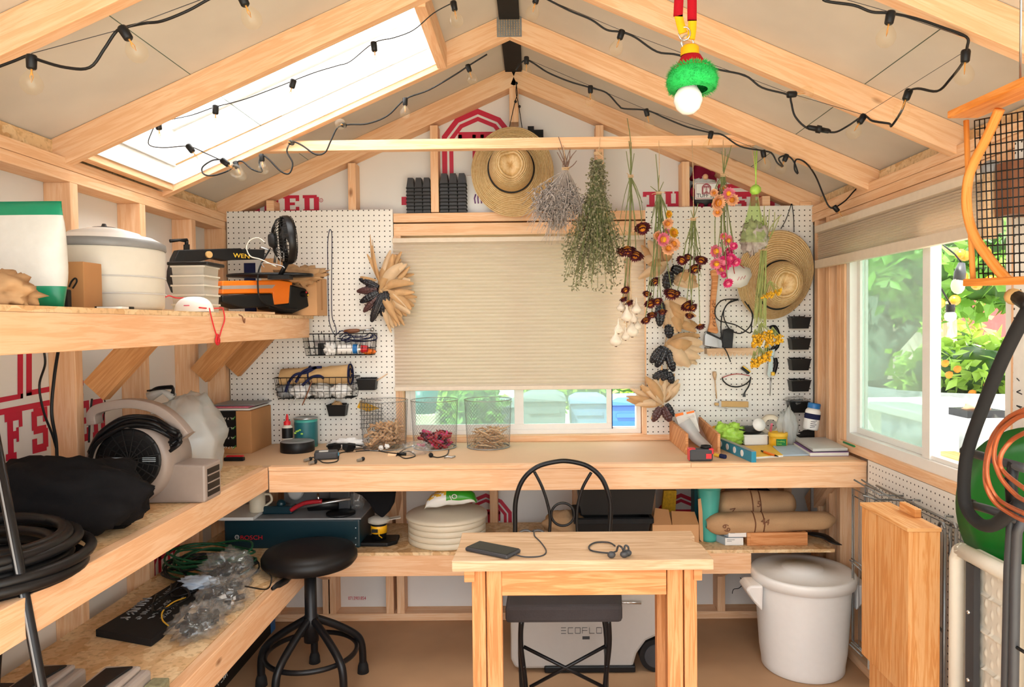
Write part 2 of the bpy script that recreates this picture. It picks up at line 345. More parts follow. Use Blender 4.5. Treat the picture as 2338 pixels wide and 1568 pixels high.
PAL.update({
 'pine': lambda: wood('pine', 'f4cfaa', 'ecbc91', 'dda679'),
 'pine_old': lambda: wood('pine_old', 'd6a06c', 'c78d58', 'a97040'),
 'pine_table': lambda: wood('pine_table', 'e6aa76', 'd08c56', 'b06a38'),
 'plank_pale': lambda: wood('plank_pale', 'dfc3a3', 'cfab87', 'a98463', knots=.6),
 'cedar': lambda: wood('cedar', 'eebb82', 'e09c5a', 'bf783c'),
 'orange_wood': lambda: wood('orange_wood', 'e59a4f', 'd5812f', 'b9641c', knots=.3),
 'osb': lambda: chips('osb'),
 'hardboard': ('dbb792', D(var=.05, nscale=5, rough=.7)),
 'floor_board': ('c39b76', D(var=.16, nscale=3.0, rough=.75)),
 'deck': ('d3ccc3', D(var=.1, nscale=4, rough=.6, spec=.3)),
 'wrap': ('e4e1dd', D(var=.04, nscale=3, rough=.5)),
 'print_red': ('c2183c', D(rough=.5, var=.03)),
 'print_dark_red': ('a01432', D(rough=.6, var=.03)),
 'peg_x': lambda: holes('peg_x', 0), 'peg_y': lambda: holes('peg_y', 1),
 'blind': ('ecdfcf', D(rough=.8, var=.01, thin=.42)),
 'blind_rail': ('dccdb9', D(rough=.5)),
 'vinyl': ('eceae6', D(rough=.4, var=.02)),
 'glass': lambda: clear('glass', mix=.05),
 'glass_haze': lambda: clear('glass_haze', 'dff0ea', .05, .06, ('d8e8e2', .36)),  # greenish reflection and screen haze mixed into the pane's colour
 'diffuser': lambda: frosted('diffuser'),
 'black': ('101012', D(rough=.45, var=.1, spec=.35)),
 'black_matte': ('101012', D(rough=.8, var=.15, bump=.1)),
 'black_gloss': ('151517', D(rough=.2, var=.1)),
 'black_metal': ('17171a', D(rough=.38, metal=.3, var=.1)),
 'soft_black': lambda: cloth('soft_black', '121114', 250, dark='09090b'),
 'grey_fabric': lambda: cloth('grey_fabric', '4d4849', 300, dark='3b3839'),
 'dark_grey': ('38393d', D(rough=.5)),
 'mid_grey': ('8b8c8e', D(rough=.45)),
 'taupe': ('9b8d85', D(rough=.42, var=.04)),
 'case_grey': ('a49890', D(rough=.5, var=.04)),
 'pale_grey': ('c9c8c6', D(rough=.45)),
 'white': ('efeeec', D(rough=.45, var=.02)),
 'white_gloss': ('f2f1ef', D(rough=.2, var=.02)),
 'white_soft': lambda: cloth('white_soft', 'f0efee', 200, bump=.2),
 'cream': ('ded3bd', D(rough=.45, var=.02)),
 'offwhite': ('dcd7cb', D(rough=.4, var=.03)),
 'steel': ('b9bbbd', D(rough=.28, metal=.9)),
 'wire_grey': ('8f9294', D(rough=.35, metal=.7)),
 'chrome': ('d8d8da', D(rough=.12, metal=1)),
 'galv': ('a9acad', D(rough=.45, metal=.8, var=.15)),
 'card': ('b98656', D(rough=.85, var=.06, nscale=12)),
 'card_light': ('d3a273', D(rough=.85, var=.06, nscale=12)),
 'card_dark': ('a9794d', D(rough=.85, var=.06, nscale=12)),
 'kraft': lambda: cloth('kraft', 'b58f68', 60, bump=.6),
 'burlap': lambda: cloth('burlap', 'c6a078', 350, bump=.8),
 'canvas': lambda: cloth('canvas', 'cba777', 350, bump=.5),
 'navy': lambda: cloth('navy', '23274a', 350),
 'red': ('d5202c', D(rough=.4)), 'red_cloth': lambda: cloth('red_cloth', 'b01020', 350), 'yellow_cloth': lambda: cloth('yellow_cloth', 'f2b018', 350),
 'orange': ('f47a10', D(rough=.35, var=.02)), 'yellow': ('f3c13a', D(rough=.5)), 'teal': ('1f6a72', D(rough=.4)), 'turquoise': ('4fb3a6', D(rough=.4, var=.1, nscale=14)),
 'green': ('0c7a3a', D(rough=.5)), 'cord_green': ('0d4f2e', D(rough=.5)), 'bag_green': ('0b8a66', D(rough=.3, bump=.1)), 'fur_green': ('22c25a', D(rough=.9, var=.25, nscale=90)), 'leaf': ('6a7a3c', D(rough=.7, var=.25, nscale=60, thin=.2)),
 'lime': ('b6ea5c', D(rough=.35, var=.25, nscale=50)), 'bright_green': ('3aa52a', D(rough=.3)), 'disc_green': ('06601a', D(rough=.35)),
 'blue': ('1d6fb5', D(rough=.35)), 'level_blue': ('2589a8', D(rough=.35)), 'pale_blue': ('aebdca', D(rough=.5)),
 'bag_white': ('e9e9e4', D(rough=.35, bump=.15, thin=.2)), 'bag_film': lambda: clear('bag_film', 'f4f6f6', .15, .16, ('dfe3e3', .38)),
 'film_clear': lambda: clear('film_clear', 'ffffff', .1, .2, ('e8eaea', .07)),
 'tub': lambda: clear('tub', 'f2efe8', .2, .1, ('e6e2d8', .55)),
 'net_green': lambda: clear('net_green', 'e4f4cc', .4, .02, ('dcebc0', .1)),
 'bulb_glass': lambda: clear('bulb_glass', 'fffdf8', .02, .06, ('fff4dc', .02)),
 'filament': ('e8a24a', D(rough=.4)),
 'straw': lambda: straw('straw'), 'husk': ('e6bb87', D(rough=.75, var=.2, nscale=30, thin=.3)), 'husk_pale': ('f2d5ae', D(rough=.75, var=.12, nscale=30, thin=.3)),
 'kernel': ('25252c', D(rough=.25, var=.4, nscale=200)), 'kernel_red': ('5c3a3a', D(rough=.35, var=.4, nscale=200)),
 'twine': ('d8b58c', D(rough=.9, var=.2, nscale=150)), 'stem_green': ('7b8350', D(rough=.8, var=.25, nscale=60)), 'stem_brown': ('85685a', D(rough=.9, var=.25, nscale=60)),
 'sage': ('b3a7a0', D(rough=.9, var=.25, nscale=80)), 'thyme': ('8c8768', D(rough=.9, var=.3, nscale=80)), 'yarrow_stem': ('a9b06a', D(rough=.8, var=.2)),
 'garlic': ('e9dccb', D(rough=.6, var=.12, nscale=50)), 'maroon': ('5a1020', D(rough=.8, var=.35, nscale=80)), 'petal_orange': ('d8841c', D(rough=.8, var=.3, nscale=60)),
 'petal_pink': ('ea7f98', D(rough=.7, var=.2, nscale=60)), 'petal_hot': ('e0397c', D(rough=.7, var=.2, nscale=60)), 'petal_peach': ('f3b78c', D(rough=.7, var=.15, nscale=60)), 'petal_yellow': ('f0b020', D(rough=.8, var=.25, nscale=90)),
 'clay': ('b8805e', D(rough=.6)), 'skin': ('e8b48c', D(rough=.6)), 'gnome_hat': lambda: cloth('gnome_hat', '7c1430', 300), 'beard': ('c9c9c6', D(rough=.95, bump=.6, nscale=50)),
 'copper': ('b5623c', D(rough=.35, metal=.5)), 'tan_wood': ('cda56a', D(rough=.6)), 'dark_wood': ('7a4a2e', D(rough=.5)), 'paper': ('e9e6e0', D(rough=.7)),
 'foliage_dark': ('3f6b2a', D(rough=.5, var=.3, nscale=3, thin=.3)), 'foliage_mid': ('6fa23c', D(rough=.5, var=.3, nscale=3, thin=.3)), 'foliage_lime': ('a8cf55', D(rough=.5, var=.25, nscale=3, thin=.3)), 'fence_red': ('c8423e', D(rough=.7, var=.05)), 'bounce_ground': ('c6c6ae', D(rough=.9, var=.15, nscale=1)), 'bark': ('5d6a5c', D(rough=.9, var=.2, nscale=8)), 'wheelie_grey': ('6c7478', D(rough=.5)), 'wheelie_blue': ('2c62b4', D(rough=.45)), 'wheelie_pale': ('7894b8', D(rough=.5)),
 'power_silver': ('bdbab6', D(rough=.32, metal=.15, var=.02)), 'stick': ('a97d55', D(rough=.8, var=.3, nscale=60)), 'driftwood': ('cfa57b', D(rough=.85, var=.2, nscale=60)), 'chili': ('b3202c', D(rough=.4, var=.3, nscale=60)),
 'bosch_teal': ('0d2f3a', D(rough=.35)), 'dewalt': ('f0b41c', D(rough=.4)), 'purple': ('7a4f8c', D(rough=.5)), 'sheet_blue': ('b9cbe0', D(rough=.5, var=.1, nscale=20)),
})
WORLD, EXPO, SUN = 1.4, 1.72, 5
# ================================================================ the shed
RX, RZ, SL = -3.5, 106.6, .4376
def deck(X): return RZ-SL*abs(X-RX)
YS = YB+3.5
GW = 49.0
tn = [0]
def trim(g, mat='pine', bevel=.08):
    tn[0] += 1; return struct('trim_%d' % tn[0], g, mat, bevel=bevel)
struct('floor', G().box(XL-4, XR+4, YF, YS+.5, -1, 0), 'floor_board')
# sheathing with the house wrap showing between the studs
def wallYZ(name, X0, X1, hole=None):
    g = G()
    if hole:
        ya, yb, za, zb = hole
        g.box(X0, X1, YF, ya, 0, 82); g.box(X0, X1, yb, YS, 0, 82); g.box(X0, X1, ya, yb, 0, za); g.box(X0, X1, ya, yb, zb, 82)
    else: g.box(X0, X1, YF, YS, 0, 83)
    return struct(name, g, 'wrap')
W2 = (78.5, 120.2, 36.8, 72)
wl = wallYZ('wall_left', XL-4, XL-3.5); wr = wallYZ('wall_right', XR+3.5, XR+4, W2)
wbl, wbr, wbb, wbt = at(922, 900, YB).x, at(1466, 900, YB).x, at(1200, 994, YB).z, at(1200, 545, YB).z
g = G(); g.box(XL-4, wbl, YS, YS+.5, 0, 80); g.box(wbr, XR+4, YS, YS+.5, 0, 80); g.box(wbl, wbr, YS, YS+.5, 0, wbb); g.box(wbl, wbr, YS, YS+.5, wbt, 80)
g.prism([(XL-4, YS, 80), (XR+4, YS, 80), (XR+4, YS, deck(XR+4)), (RX, YS, RZ), (XL-4, YS, deck(XL-4))], (0, .5, 0))
wb = struct('wall_back', g, 'wrap')
# roof deck: left slope with the skylight opening, right slope whole
RY = [111.7, 88.6, 65.0, 41.5, 18]
SKY = (RY[1]+1.5, RY[0], -57.3, -15.0)
nrm = V((-SL, 0, 1)).normalized()
def slab(g, xa, xb, ya, yb, t=.6):
    for_ = [(xa, ya, deck(xa)), (xb, ya, deck(xb)), (xb, yb, deck(xb)), (xa, yb, deck(xa))]
    g.prism([V(p) for p in for_], (0, 0, t))
g = G(); slab(g, XL-12, RX, YF, SKY[0]); slab(g, XL-12, RX, SKY[1], YS+4); slab(g, XL-12, SKY[2], SKY[0], SKY[1]); slab(g, SKY[3], RX, SKY[0], SKY[1])
slab(g, RX, XR+12, YF, YS+4)
clg = struct('ceiling', g, 'deck')
g = G()
for X in (-43, 41.5): g.strip([(X, YF, deck(X)-.02), (X, YS, deck(X)-.02)], .1, (1, 0, -SL if X > 0 else SL), .03)
g.build('board_seam', 'bark', clg)
g = G(); g.strip([(RX, YF, RZ-.3), (RX, YB+3, RZ-.3)], 3.6, (1, 0, 0), .1)
g.M = Matrix(); trim(g.box(RX-1.6, RX+1.6, YF, YB+3, RZ-1.2, RZ-.35), 'black_matte')
# rafters
for i, y in enumerate(RY):
    for sg in (-1, 1):
        xe = XL-3.2 if sg < 0 else XR+3.2
        g = G(); a = V((RX, y+.75, RZ-1.95)); b = V((xe, y+.75, deck(xe)-1.95))
        pts = [(RX, y, RZ-.04), (xe, y, deck(xe)-.04), (xe, y, deck(xe)-3.86), (RX, y, RZ-3.86)]
        g.beam(a, b, 3.5, 1.5); trim(g)
for sg in (-1, 1):
    xe = XL-3.2 if sg < 0 else XR+3.2
    trim(G().beam((RX, YB+1.75, RZ-1.95), (xe, YB+1.75, deck(xe)-1.95), 3.5, 3.4))
# nail plate at the peak of the second rafter pair
g = G(); pc = at(1171, 66, RY[0]-.1); g.cbox((RX, RY[0]-.06, RZ-2.1), 3.9, .08, 3.6)
g.mat(1)
for i in range(9):
    for j in range(9): g.cbox((RX-1.6+i*.4, RY[0]-.12, RZ-3.6+j*.38), .1, .03, .22)
struct('trim_90', g, ['galv', 'tan_wood'])
# plates and OSB blocking
for X, s in ((XL, -1), (XR, 1)):
    for k in (0, 1): trim(G().box(X, X+s*3.5, YF, YS, 76.2+1.5*k, 77.65+1.5*k))
    trim(G().box(X+s*1.6, X+s*2.2, YF, YS, 79.2, deck(X+s*1.9)-.1), 'osb')
    trim(G().box(X, X+s*3.5, YF, YB, .0, 1.5))
# left wall studs
for y in (9.4, 25.4, 41.4, 57.4, 73.4, 89.4, 105.2, 121.0): trim(G().box(XL-3.5, XL, y, y+1.5, 1.5, 76.2))
trim(G().box(XL-3.5, XL, YB-1.5, YB+.0, 1.5, 76.2)); trim(G().box(XL-3.5, XL, YB+.05, YS, 1.5, 76.2))
# right wall studs, header and sill of the side window
for y, z0, z1 in ((131.6, 1.5, 76.2), (126.4, 1.5, 76.2), (120.3, 36.9, 72), (121.9, 1.5, 72), (76.9, 1.5, 72), (56, 1.5, 76.2), (40, 1.5, 76.2), (24, 1.5, 76.2), (8, 1.5, 76.2), (104, 1.5, 35.4), (90, 1.5, 35.4)):
    trim(G().box(XR, XR+3.5, y, y+1.5, z0, z1))
trim(G().box(XR, XR+3.5, 70, 126.3, 72.1, 76.1)); trim(G().box(XR-.4, XR+3.5, 76.8, 121.8, 35.4, 36.85))
# back wall plates, studs and window framing
trim(G().box(XL, at(893, 483, YB).x, YB, YS, 77.7, 79.1));
xa, xb = at(898, 500, YB).x, at(1476, 500, YB).x
trim(G().box(xa, xb, YB-.0, YS, 77.2, 78.9)); trim(G().box(xa, xb, YB, YS, 74.6, 76.9)); trim(G().box(xb, XR, YB, YS, 77.7, 79.1))
trim(G().box(at(1826, 470, YB).x, XR, YB-.2, YB+1.2, 78.9, 80.2))
def gstud(u, z0=79.1, w=1.5):
    x = at(u, 420, YB+.2).x; z1 = deck(x+w)-3.9 if x > RX else deck(x)-3.9
    trim(G().box(x, x+w, YB+.3, YS, z0, min(z1, deck(x+w)-3.8)))
for u in (606, 794, 983, 1361, 1557, 1741): gstud(u)
trim(G().box(RX-.9, RX+.8, YB+.3, YS, 96, RZ-3.9))
trim(G().box(XL, XR, YB, YS, 0.05, 1.5))
for u in (620, 735, 748, 880, 905, 1120, 1310, 1480, 1638, 1790):
    x = at(u, 1300, YB).x; trim(G().box(x, x+1.5, YB+.02, YS, 1.5, wbb-1.6))
trim(G().box(wbl-2, wbr+2, YB-.3, YS, wbb-1.5, wbb));
trim(G().box(wbl-1.6, wbl-.1, YB, YS, wbb, 74.6)); trim(G().box(wbr+.1, wbr+1.6, YB, YS, wbb, 74.6))
trim(G().box(at(906, 1000, YB).x, at(1530, 1000, YB).x, YB-.4, YB+.4, at(1200, 1007, YB).z, at(1200, 994, YB).z))
# curb, panes and bars of the roof window
g = G(); y0, y1, xa, xb = SKY
for Y, s in ((y0, 1), (y1, -1)):
    g.prism([(xa, Y, deck(xa)-.0), (xb, Y, deck(xb)), (xb, Y, deck(xb)+6), (xa, Y, deck(xa)+6)], (0, s*.7, 0))
for X, s in ((xa, 1), (xb, -1)): g.prism([(X, y0, deck(X)-.0), (X, y1, deck(X)), (X, y1, deck(X)+6), (X, y0, deck(X)+6)], (s*.7, 0, 0))
wsk = struct('window_3', g, 'vinyl')
g = G()
for Y, s in ((y0+.02, 1), (y1-.02, -1)): g.prism([(xa, Y, deck(xa)-2.9), (xb, Y, deck(xb)-2.9), (xb, Y, deck(xb)-.05), (xa, Y, deck(xa)-.05)], (0, s*.25, 0))
for X, s in ((xa+.02, 1), (xb-.02, -1)): g.prism([(X, y0, deck(X)-2.8), (X, y1, deck(X)-2.8), (X, y1, deck(X)-.05), (X, y0, deck(X)-.05)], (s*.25, 0, 0))
g.build('liner', 'white', wsk)
g = G(); g.beam((xa, (y0+y1)/2+3, deck(xa)+5.6), (xb, (y0+y1)/2+3, deck(xb)+5.6), .8, .5); g.beam((xa, y1-1, deck(xa)+5.6), (xb, y1-1, deck(xb)+5.6), .8, .9)
g.build('window_bar', 'pale_grey', wsk)
g = G(); slab(g, xa, xb, y0, y1, .12); g.v = [p+V((0, 0, 6.1)) for p in g.v]; g.build('pane', 'diffuser', wsk)
# trimmers closing the opening: sill at the low end, head at the high end, strip along the far rafter
trim(G().beam((xa-.8, y0, deck(xa)-2), (xa-.8, y1, deck(xa)-2), 3.5, 1.5)); trim(G().beam((xb+.8, y0, deck(xb)-1.9), (xb+.8, y1, deck(xb)-1.9), 3.5, 1.5))
trim(G().beam((xa+.3, y1-.35, deck(xa)+.35), (xb-.3, y1-.35, deck(xb)+.35), .6, .4), 'tan_wood')
# ---------------------------------------------------------------- back window
Yw = YB+1.6
w1 = struct('window_1', G().box(wbl, wbr, Yw, Yw+1.6, wbb, wbb+.9).box(wbl, wbr, Yw, Yw+1.6, wbt-1, wbt).box(wbl, wbl+.9, Yw, Yw+1.6, wbb+.9, wbt-1).box(wbr-.9, wbr, Yw, Yw+1.6, wbb+.9, wbt-1), 'vinyl', bevel=.05)
xm = at(1397, 940, Yw).x; xr = at(1452, 940, Yw).x; z2 = at(1300, 967, Yw).z
g = G().box(wbl+.9, xm, Yw+.2, Yw+.8, wbb+.9, z2).box(xm-1.0, xm, Yw+.2, Yw+.8, z2, wbt-1).box(wbl+.9, wbl+1.9, Yw+.2, Yw+.8, z2, wbt-1); xs = at(1185, 940, Yw).x; g.box(xs-.9, xs+.9, Yw+.2, Yw+.8, z2, wbt-1)
g.build('sash', 'vinyl', w1, bevel=.04)
G().box(xm+.02, xm+.14, Yw+.1, Yw+.9, wbb+.9, wbt-1).build('seal', 'navy', w1)
G().box(xr, wbr-.9, Yw+.4, Yw+1.4, wbb+.9, wbt-1).box(xm+.2, xr, Yw+.4, Yw+1.4, wbb+.9, wbb+1.2).build('sash', 'vinyl', w1)
G().box(wbl+1.9, xm-1, Yw+.5, Yw+.56, z2, wbt-1).build('pane', 'glass_haze', w1)
G().box(xm+.2, xr, Yw+1, Yw+1.06, wbb+1.2, wbt-1).build('pane', 'glass', w1)
# pleated shades
def shade(name, label, base, P, ux, Wd, z0, z1, n, rail, brail, out):
    """ux: unit across, out: towards the room"""
    t = thing(name, label, 'blind', base); ux, out = V(ux), V(out); P = V(P); g = G(); vs = []; fs = []; h = (z1-rail)-(z0+brail)
    for side in (0, 1):
        o = len(vs)
        for i in range(2*n+1):
            z = z0+brail+h*i/(2*n); d = (.05 if i % 2 else .42)
            for e in (0, 1): vs.append(P+ux*(Wd*e)+out*(d if side == 0 else -.1)+V((0, 0, z-P.z)))
        for i in range(2*n): fs.append((o+2*i, o+2*i+1, o+2*i+3, o+2*i+2))
    g.add(vs, fs, None, False); g.build('pleated_fabric', 'blind', t)
    for nm, a, b in (('head_rail', z1-rail, z1), ('bottom_rail', z0, z0+brail)):
        g = G(); c = P+ux*(Wd/2)+out*.25; g.beam(V((c.x, c.y, (a+b)/2))-ux*(Wd/2+.05), V((c.x, c.y, (a+b)/2))+ux*(Wd/2+.05), b-a, 1.1); g.build(nm, 'blind_rail', t, bevel=.1)
    return t
a, b = at(903, 892, YB-.7), at(1472, 892, YB-.7); zt = at(1200, 541, YB-.7).z
t = shade('pleated_shade', 'beige pleated shade drawn most of the way down the back window', (a.x, YB-.7, a.z), (a.x, YB-.7, a.z), (1, 0, 0), b.x-a.x, a.z, zt, 39, .9, .8, (0, -1, 0))
Xb = XR-.75
a = atx(1870, 613, Xb); b = atx(2250, 500, Xb); zt = atx(1868, 517, Xb).z
t = shade('pleated_shade', 'beige pleated shade pulled up high on the side window', (Xb, a.y, a.z), (Xb, a.y, a.z), (0, -1, 0), a.y-79, a.z, zt, 13, 1.3, 1.5, (-1, 0, 0))
# ---------------------------------------------------------------- side window
ya, yb, za, zb = W2; X0, X1 = XR+.3, XR+2.6
w2 = struct('window_2', G().box(X0, X1, ya, yb, za, za+1.6).box(X0, X1, ya, yb, zb-1.2, zb).box(X0, X1, ya, ya+1.2, za+1.6, zb-1.2).box(X0, X1, yb-1.3, yb, za+1.6, zb-1.2), 'vinyl', bevel=.06)
ym = 95.2
G().box(X0+.2, X1-.6, ym, ym+1.9, za+1.6, zb-1.2).box(X0+1.2, X1-.3, ym+1.9, yb-1.3, za+1.6, za+2.6).box(X0+1.2, X1-.3, yb-2.4, yb-1.3, za+2.6, zb-1.2).build('sash', 'vinyl', w2, bevel=.05)
G().box(X0+.5, X1-.6, ya+1.2, ya+2, za+1.6, zb-1.2).box(X0+.5, X1-.6, ya+1.2, ym, za+1.6, za+2.2).build('sash', 'vinyl', w2, bevel=.05)
G().box(X0+.4, X1-.4, ym+1.9, ym+2.1, za+1.6, zb-1.2).build('seal', 'dark_wood', w2)
G().box(X0+1.6, X0+1.66, ym+2.1, yb-2.4, za+2.6, zb-1.2).build('pane', 'glass_haze', w2)
G().box(X0+1.0, X0+1.06, ya+2, ym, za+2.2, zb-1.2).build('pane', 'glass', w2)
# ---------------------------------------------------------------- pegboards
def peg(label, x0, x1, z0, z1):
    return single('pegboard', G().box(x0, x1, YB-.25, YB-.02, z0, z1), 'peg_x', label, 'pegboard', (x0-(x0 % 1)-.0, YB-.25, z0-(z0 % 1)))
zt = at(700, 481, YB).z; zb_ = at(900, 1005, YB).z
zbn = 34.9
peg('white perforated board on the back wall behind the wire baskets', at(521, 600, YB).x, at(899, 600, YB).x, zbn, zt)
peg('white perforated board on the back wall behind the hatchet and black bins', at(1474, 600, YB).x, at(1855, 600, YB).x, zbn, at(1700, 471, YB).z)
single('pegboard', G().box(XR-.25, XR-.02, 20, 111.2, 1.8, 35.3), 'peg_y', 'white perforated board on the side wall below the window sill', 'pegboard', (XR-.25, 20, 2))
single('pegboard', G().box(XR-.25, XR-.02, 20, 77.6, 36, 90.5-.4376*58.7+12), 'peg_y', 'tall white perforated board beside the side window behind the framed mesh', 'pegboard', (XR-.25, 20, 36))
# ---------------------------------------------------------------- benches and shelves
ZB, YFB, XS = 34.85, 112.0, -43.2
t = thing('workbench', 'long built-in pine workbench along the back wall with brown top', 'workbench', (-3, YFB, 0))
G().box(XL, XR-.1, YFB+1.6, YB-.3, ZB-.6, ZB).build('bench_top', 'hardboard', t)
sx = at(1578, 1070, YFB).x
G().box(XS, sx-.02, YFB, YFB+1.55, ZB-.65, ZB+.02).box(sx+.02, XR, YFB, YFB+1.55, ZB-.65, ZB+.02).build('edge_board', 'pine', t, bevel=.05)
G().box(XS, XR, YFB+.1, YFB+1.6, ZB-4.15, ZB-.68).build('front_rail', 'pine', t, bevel=.08)
for u in (905, 1850):
    x = at(u, 1180, YB).x; G().beam((x, YB-.2, 22), (x+(2 if u < 1000 else 0), YFB+8, ZB-1), 3.5, 1.5, (1, 0, 0) if 0 else (0, 1, 0)).build('brace', 'pine', t)
for x in (-20, 0, 20, 44): G().box(x, x+1.5, YFB+1.6, YB-.3, ZB-4.1, ZB-.62).build('joist', 'pine', t)
G().box(at(1890, 1180, YB-6).x, XR-.3, YB-4, YB-.5, .1, ZB-4.2).build('post', 'pine', t)
t = thing('wall_shelf', 'middle pine shelf along the side wall carrying the blower and hoses', 'shelf', (XL, 60, ZB-4))
G().box(XL, XS-1.6, YF+2, YFB+18, ZB-.62, ZB-.03).build('shelf_board', 'osb', t)
G().box(XS-1.55, XS, YF+2, YFB-.1, ZB-3.55, ZB-.0).build('front_rail', 'pine', t, bevel=.08)
G().box(XL+.02, XL+1.5, YF+2, YFB, ZB-4.2, ZB-.66).build('ledger', 'pine', t)
ZU, XU = 59.0, -42.3
t = thing('wall_shelf', 'upper pine shelf along the side wall carrying the saw and dehydrator', 'shelf', (XL, 60, ZU-4))
G().box(XL, XU-.1, YF+2, YB-.4, ZU-.1, ZU+.45).build('shelf_board', 'osb', t)
G().box(XU-1.6, XU, YF+2, 131.2, ZU-3.6, ZU-.12).build('front_rail', 'pine', t, bevel=.08)
for y in (58.9, 90.9, 119.4, 132.5): G().beam((XL+1.3, y+.7, ZU-9.7), (XL+9, y+.7, ZU-1.6), 3.5, 1.5).build('brace', 'pine_old', t)
ZLS = at(880, 1268, 117).z; XLS = -38.2
t = thing('under_bench_shelf', 'low pine shelf below the workbench holding bins and sacks', 'shelf', (0, 117, ZLS-4))
G().box(XLS-2, XR-3, 117, YB-.1, ZLS-.05, ZLS+.5).build('shelf_board', 'osb', t)
G().box(XLS, at(1716, 1290, 117).x, 117.1, 118.6, ZLS-3.6, ZLS-.08).build('front_rail', 'pine', t, bevel=.08)
for u in (748, 1640):
    x = at(u, 1330, YB).x; G().beam((x, YB-.1, ZLS-9), (x, 119.5, ZLS-1.6), 2.6, 1.4).build('brace', 'pine', t)
t = thing('wall_shelf', 'lowest pine shelf along the side wall with plastic-wrapped parts', 'shelf', (XL, 60, ZLS-4))
G().box(XL, XLS-1.55, YF+2, YB-.1, ZLS-.05, ZLS+.5).build('shelf_board', 'osb', t)
G().box(XLS-1.5, XLS, YF+2, 117.0, ZLS-3.6, ZLS+.45).build('front_rail', 'pine', t, bevel=.08)
YT = RY[0]+2.3
a, b = at(585, 338, YT), at(1722, 328, YT)
single('hanging_rail', G().box(a.x, b.x, YT-.75, YT+.75, a.z-.75, a.z+.9), 'pine', 'long thin pine rail across the rafters that the dried flowers hang from', 'rail', (a.x, YT, a.z), bevel=.06)
ZRAIL = a.z
# ---------------------------------------------------------------- printed marks on the wrap
GLY = {  # slab letters on a 6 x 9 grid: (x0, x1, y0, y1)
 'T': [(0, 6, 7, 9), (0, 1.2, 6, 7), (4.8, 6, 6, 7), (2.1, 3.9, 0, 7), (1.2, 4.8, 0, 1.2)],
 'U': [(.4, 2.2, 1.4, 9), (3.8, 5.6, 1.4, 9), (1, 5, 0, 1.8), (0, 2.7, 7.8, 9), (3.3, 6, 7.8, 9)],
 'F': [(.8, 2.7, 0, 9), (0, 6, 7.4, 9), (4.8, 6, 6, 7.6), (2.7, 4.4, 3.9, 5.4), (3.8, 4.6, 3.2, 6), (0, 3.6, 0, 1.3)],
 'S': [(0, 1.9, 4.6, 8.4), (.8, 6, 7.3, 9), (4.3, 6, 6, 7.6), (.6, 5.4, 3.8, 5.3), (4.1, 6, .7, 4.6), (0, 5.3, 0, 1.6), (0, 1.7, 1.6, 2.9)],
 'H': [(.4, 2.3, 0, 9), (3.7, 5.6, 0, 9), (2.3, 3.7, 3.8, 5.3), (0, 2.7, 7.8, 9), (3.3, 6, 7.8, 9), (0, 2.7, 0, 1.2), (3.3, 6, 0, 1.2)],
 'E': [(.6, 2.5, 0, 9), (0, 6, 7.4, 9), (0, 6, 0, 1.6), (4.7, 6, 6, 7.6), (4.7, 6, 1.4, 3), (2.5, 4.4, 3.9, 5.3)],
 'D': [(.6, 2.5, 0, 9), (0, 5.2, 7.4, 9), (0, 5.2, 0, 1.6), (4.1, 6, 1, 8)]}
def lettering(g, txt, O, ex, ez, h, w, gap, out):
    O, ex, ez, out = V(O), V(ex), V(ez), V(out); x = 0
    for c in txt:
        if c == ' ': x += w*.7; continue
        for i, (a, b, p, q) in enumerate(GLY[c]):
            P = [O+ex*(x+s*w/6)+ez*(t*h/9)+out*(.03+i*.002) for s, t in ((a, p), (b, p), (b, q), (a, q))]
            g.prism(P, out*.03)
        x += w+gap
    return g
def arch(g, O, ex, ez, s, out, lw=.14):
    """the barn arch emblem, s wide: two outlines and a T"""
    O, ex, ez, out = V(O), V(ex), V(ez), V(out)
    def poly(pts, w):
        for i in range(len(pts)-1):
            a, b = [O+ex*(p[0]*s)+ez*(p[1]*s) for p in (pts[i], pts[i+1])]; d = (b-a).normalized(); n = d.cross(out)*w*s/2; a, b = a-d*w*s*.2, b+d*w*s*.2
            g.prism([a-n+out*(.03+i*.002), b-n+out*(.03+i*.002), b+n+out*(.03+i*.002), a+n+out*(.03+i*.002)], out*.03)
    for k, w in ((1, .075), (.8, .06)):
        h = k*.5; poly([(-h, -.62*k-.0), (-h, .18*k), (-h*.62, .42*k), (0, .55*k), (h*.62, .42*k), (h, .18*k), (h, -.62*k), (-h, -.62*k)], w)
    poly([(-.27, .2), (.27, .2)], .1); poly([(-.27, .2), (-.27, .02)], .06); poly([(.27, .2), (.27, .02)], .06); poly([(-.06, .2), (-.06, -.42)], .05); poly([(.06, .2), (.06, -.42)], .05); poly([(-.16, -.42), (.16, -.42)], .06)
    return g
bo = (0, -1, 0); Yg = YS-.02
def sp(u, v): return at(u, v, Yg)
g = G(); h = 3.4
a, b = sp(557, 487), sp(728, 487); lettering(g, 'SHED', a, (1, 0, 0), (0, 0, 1), h, (b.x-a.x)/4*.86, (b.x-a.x)/4*.14+.2, bo)
R_ = sp(733, 457); g.tube(arc(R_, .35, 0, 2*pi, 12), .05, 4); g.text('R', Matrix.Translation(R_+V((-.15, -.03, -.2))) @ Matrix.Rotation(pi/2, 4, 'X'), .5)
a = sp(468, 487); lettering(g, 'FF', a, (1, 0, 0), (0, 0, 1), h, 3.0, .6, bo)
a = sp(917, 468); g.prism([a, a+V((9, 0, 0)), a+V((9, 0, 1.6)), a+V((0, 0, 1.6))], (0, -.03, 0))
a = sp(1468, 472); lettering(g, 'TUFF', a, (1, 0, 0), (0, 0, 1), 2.9, 3.5, .7, bo)
a = sp(1668, 484); lettering(g, 'SHED', a, (1, 0, 0), (0, 0, 1), 3.8, 3.1, .55, bo)
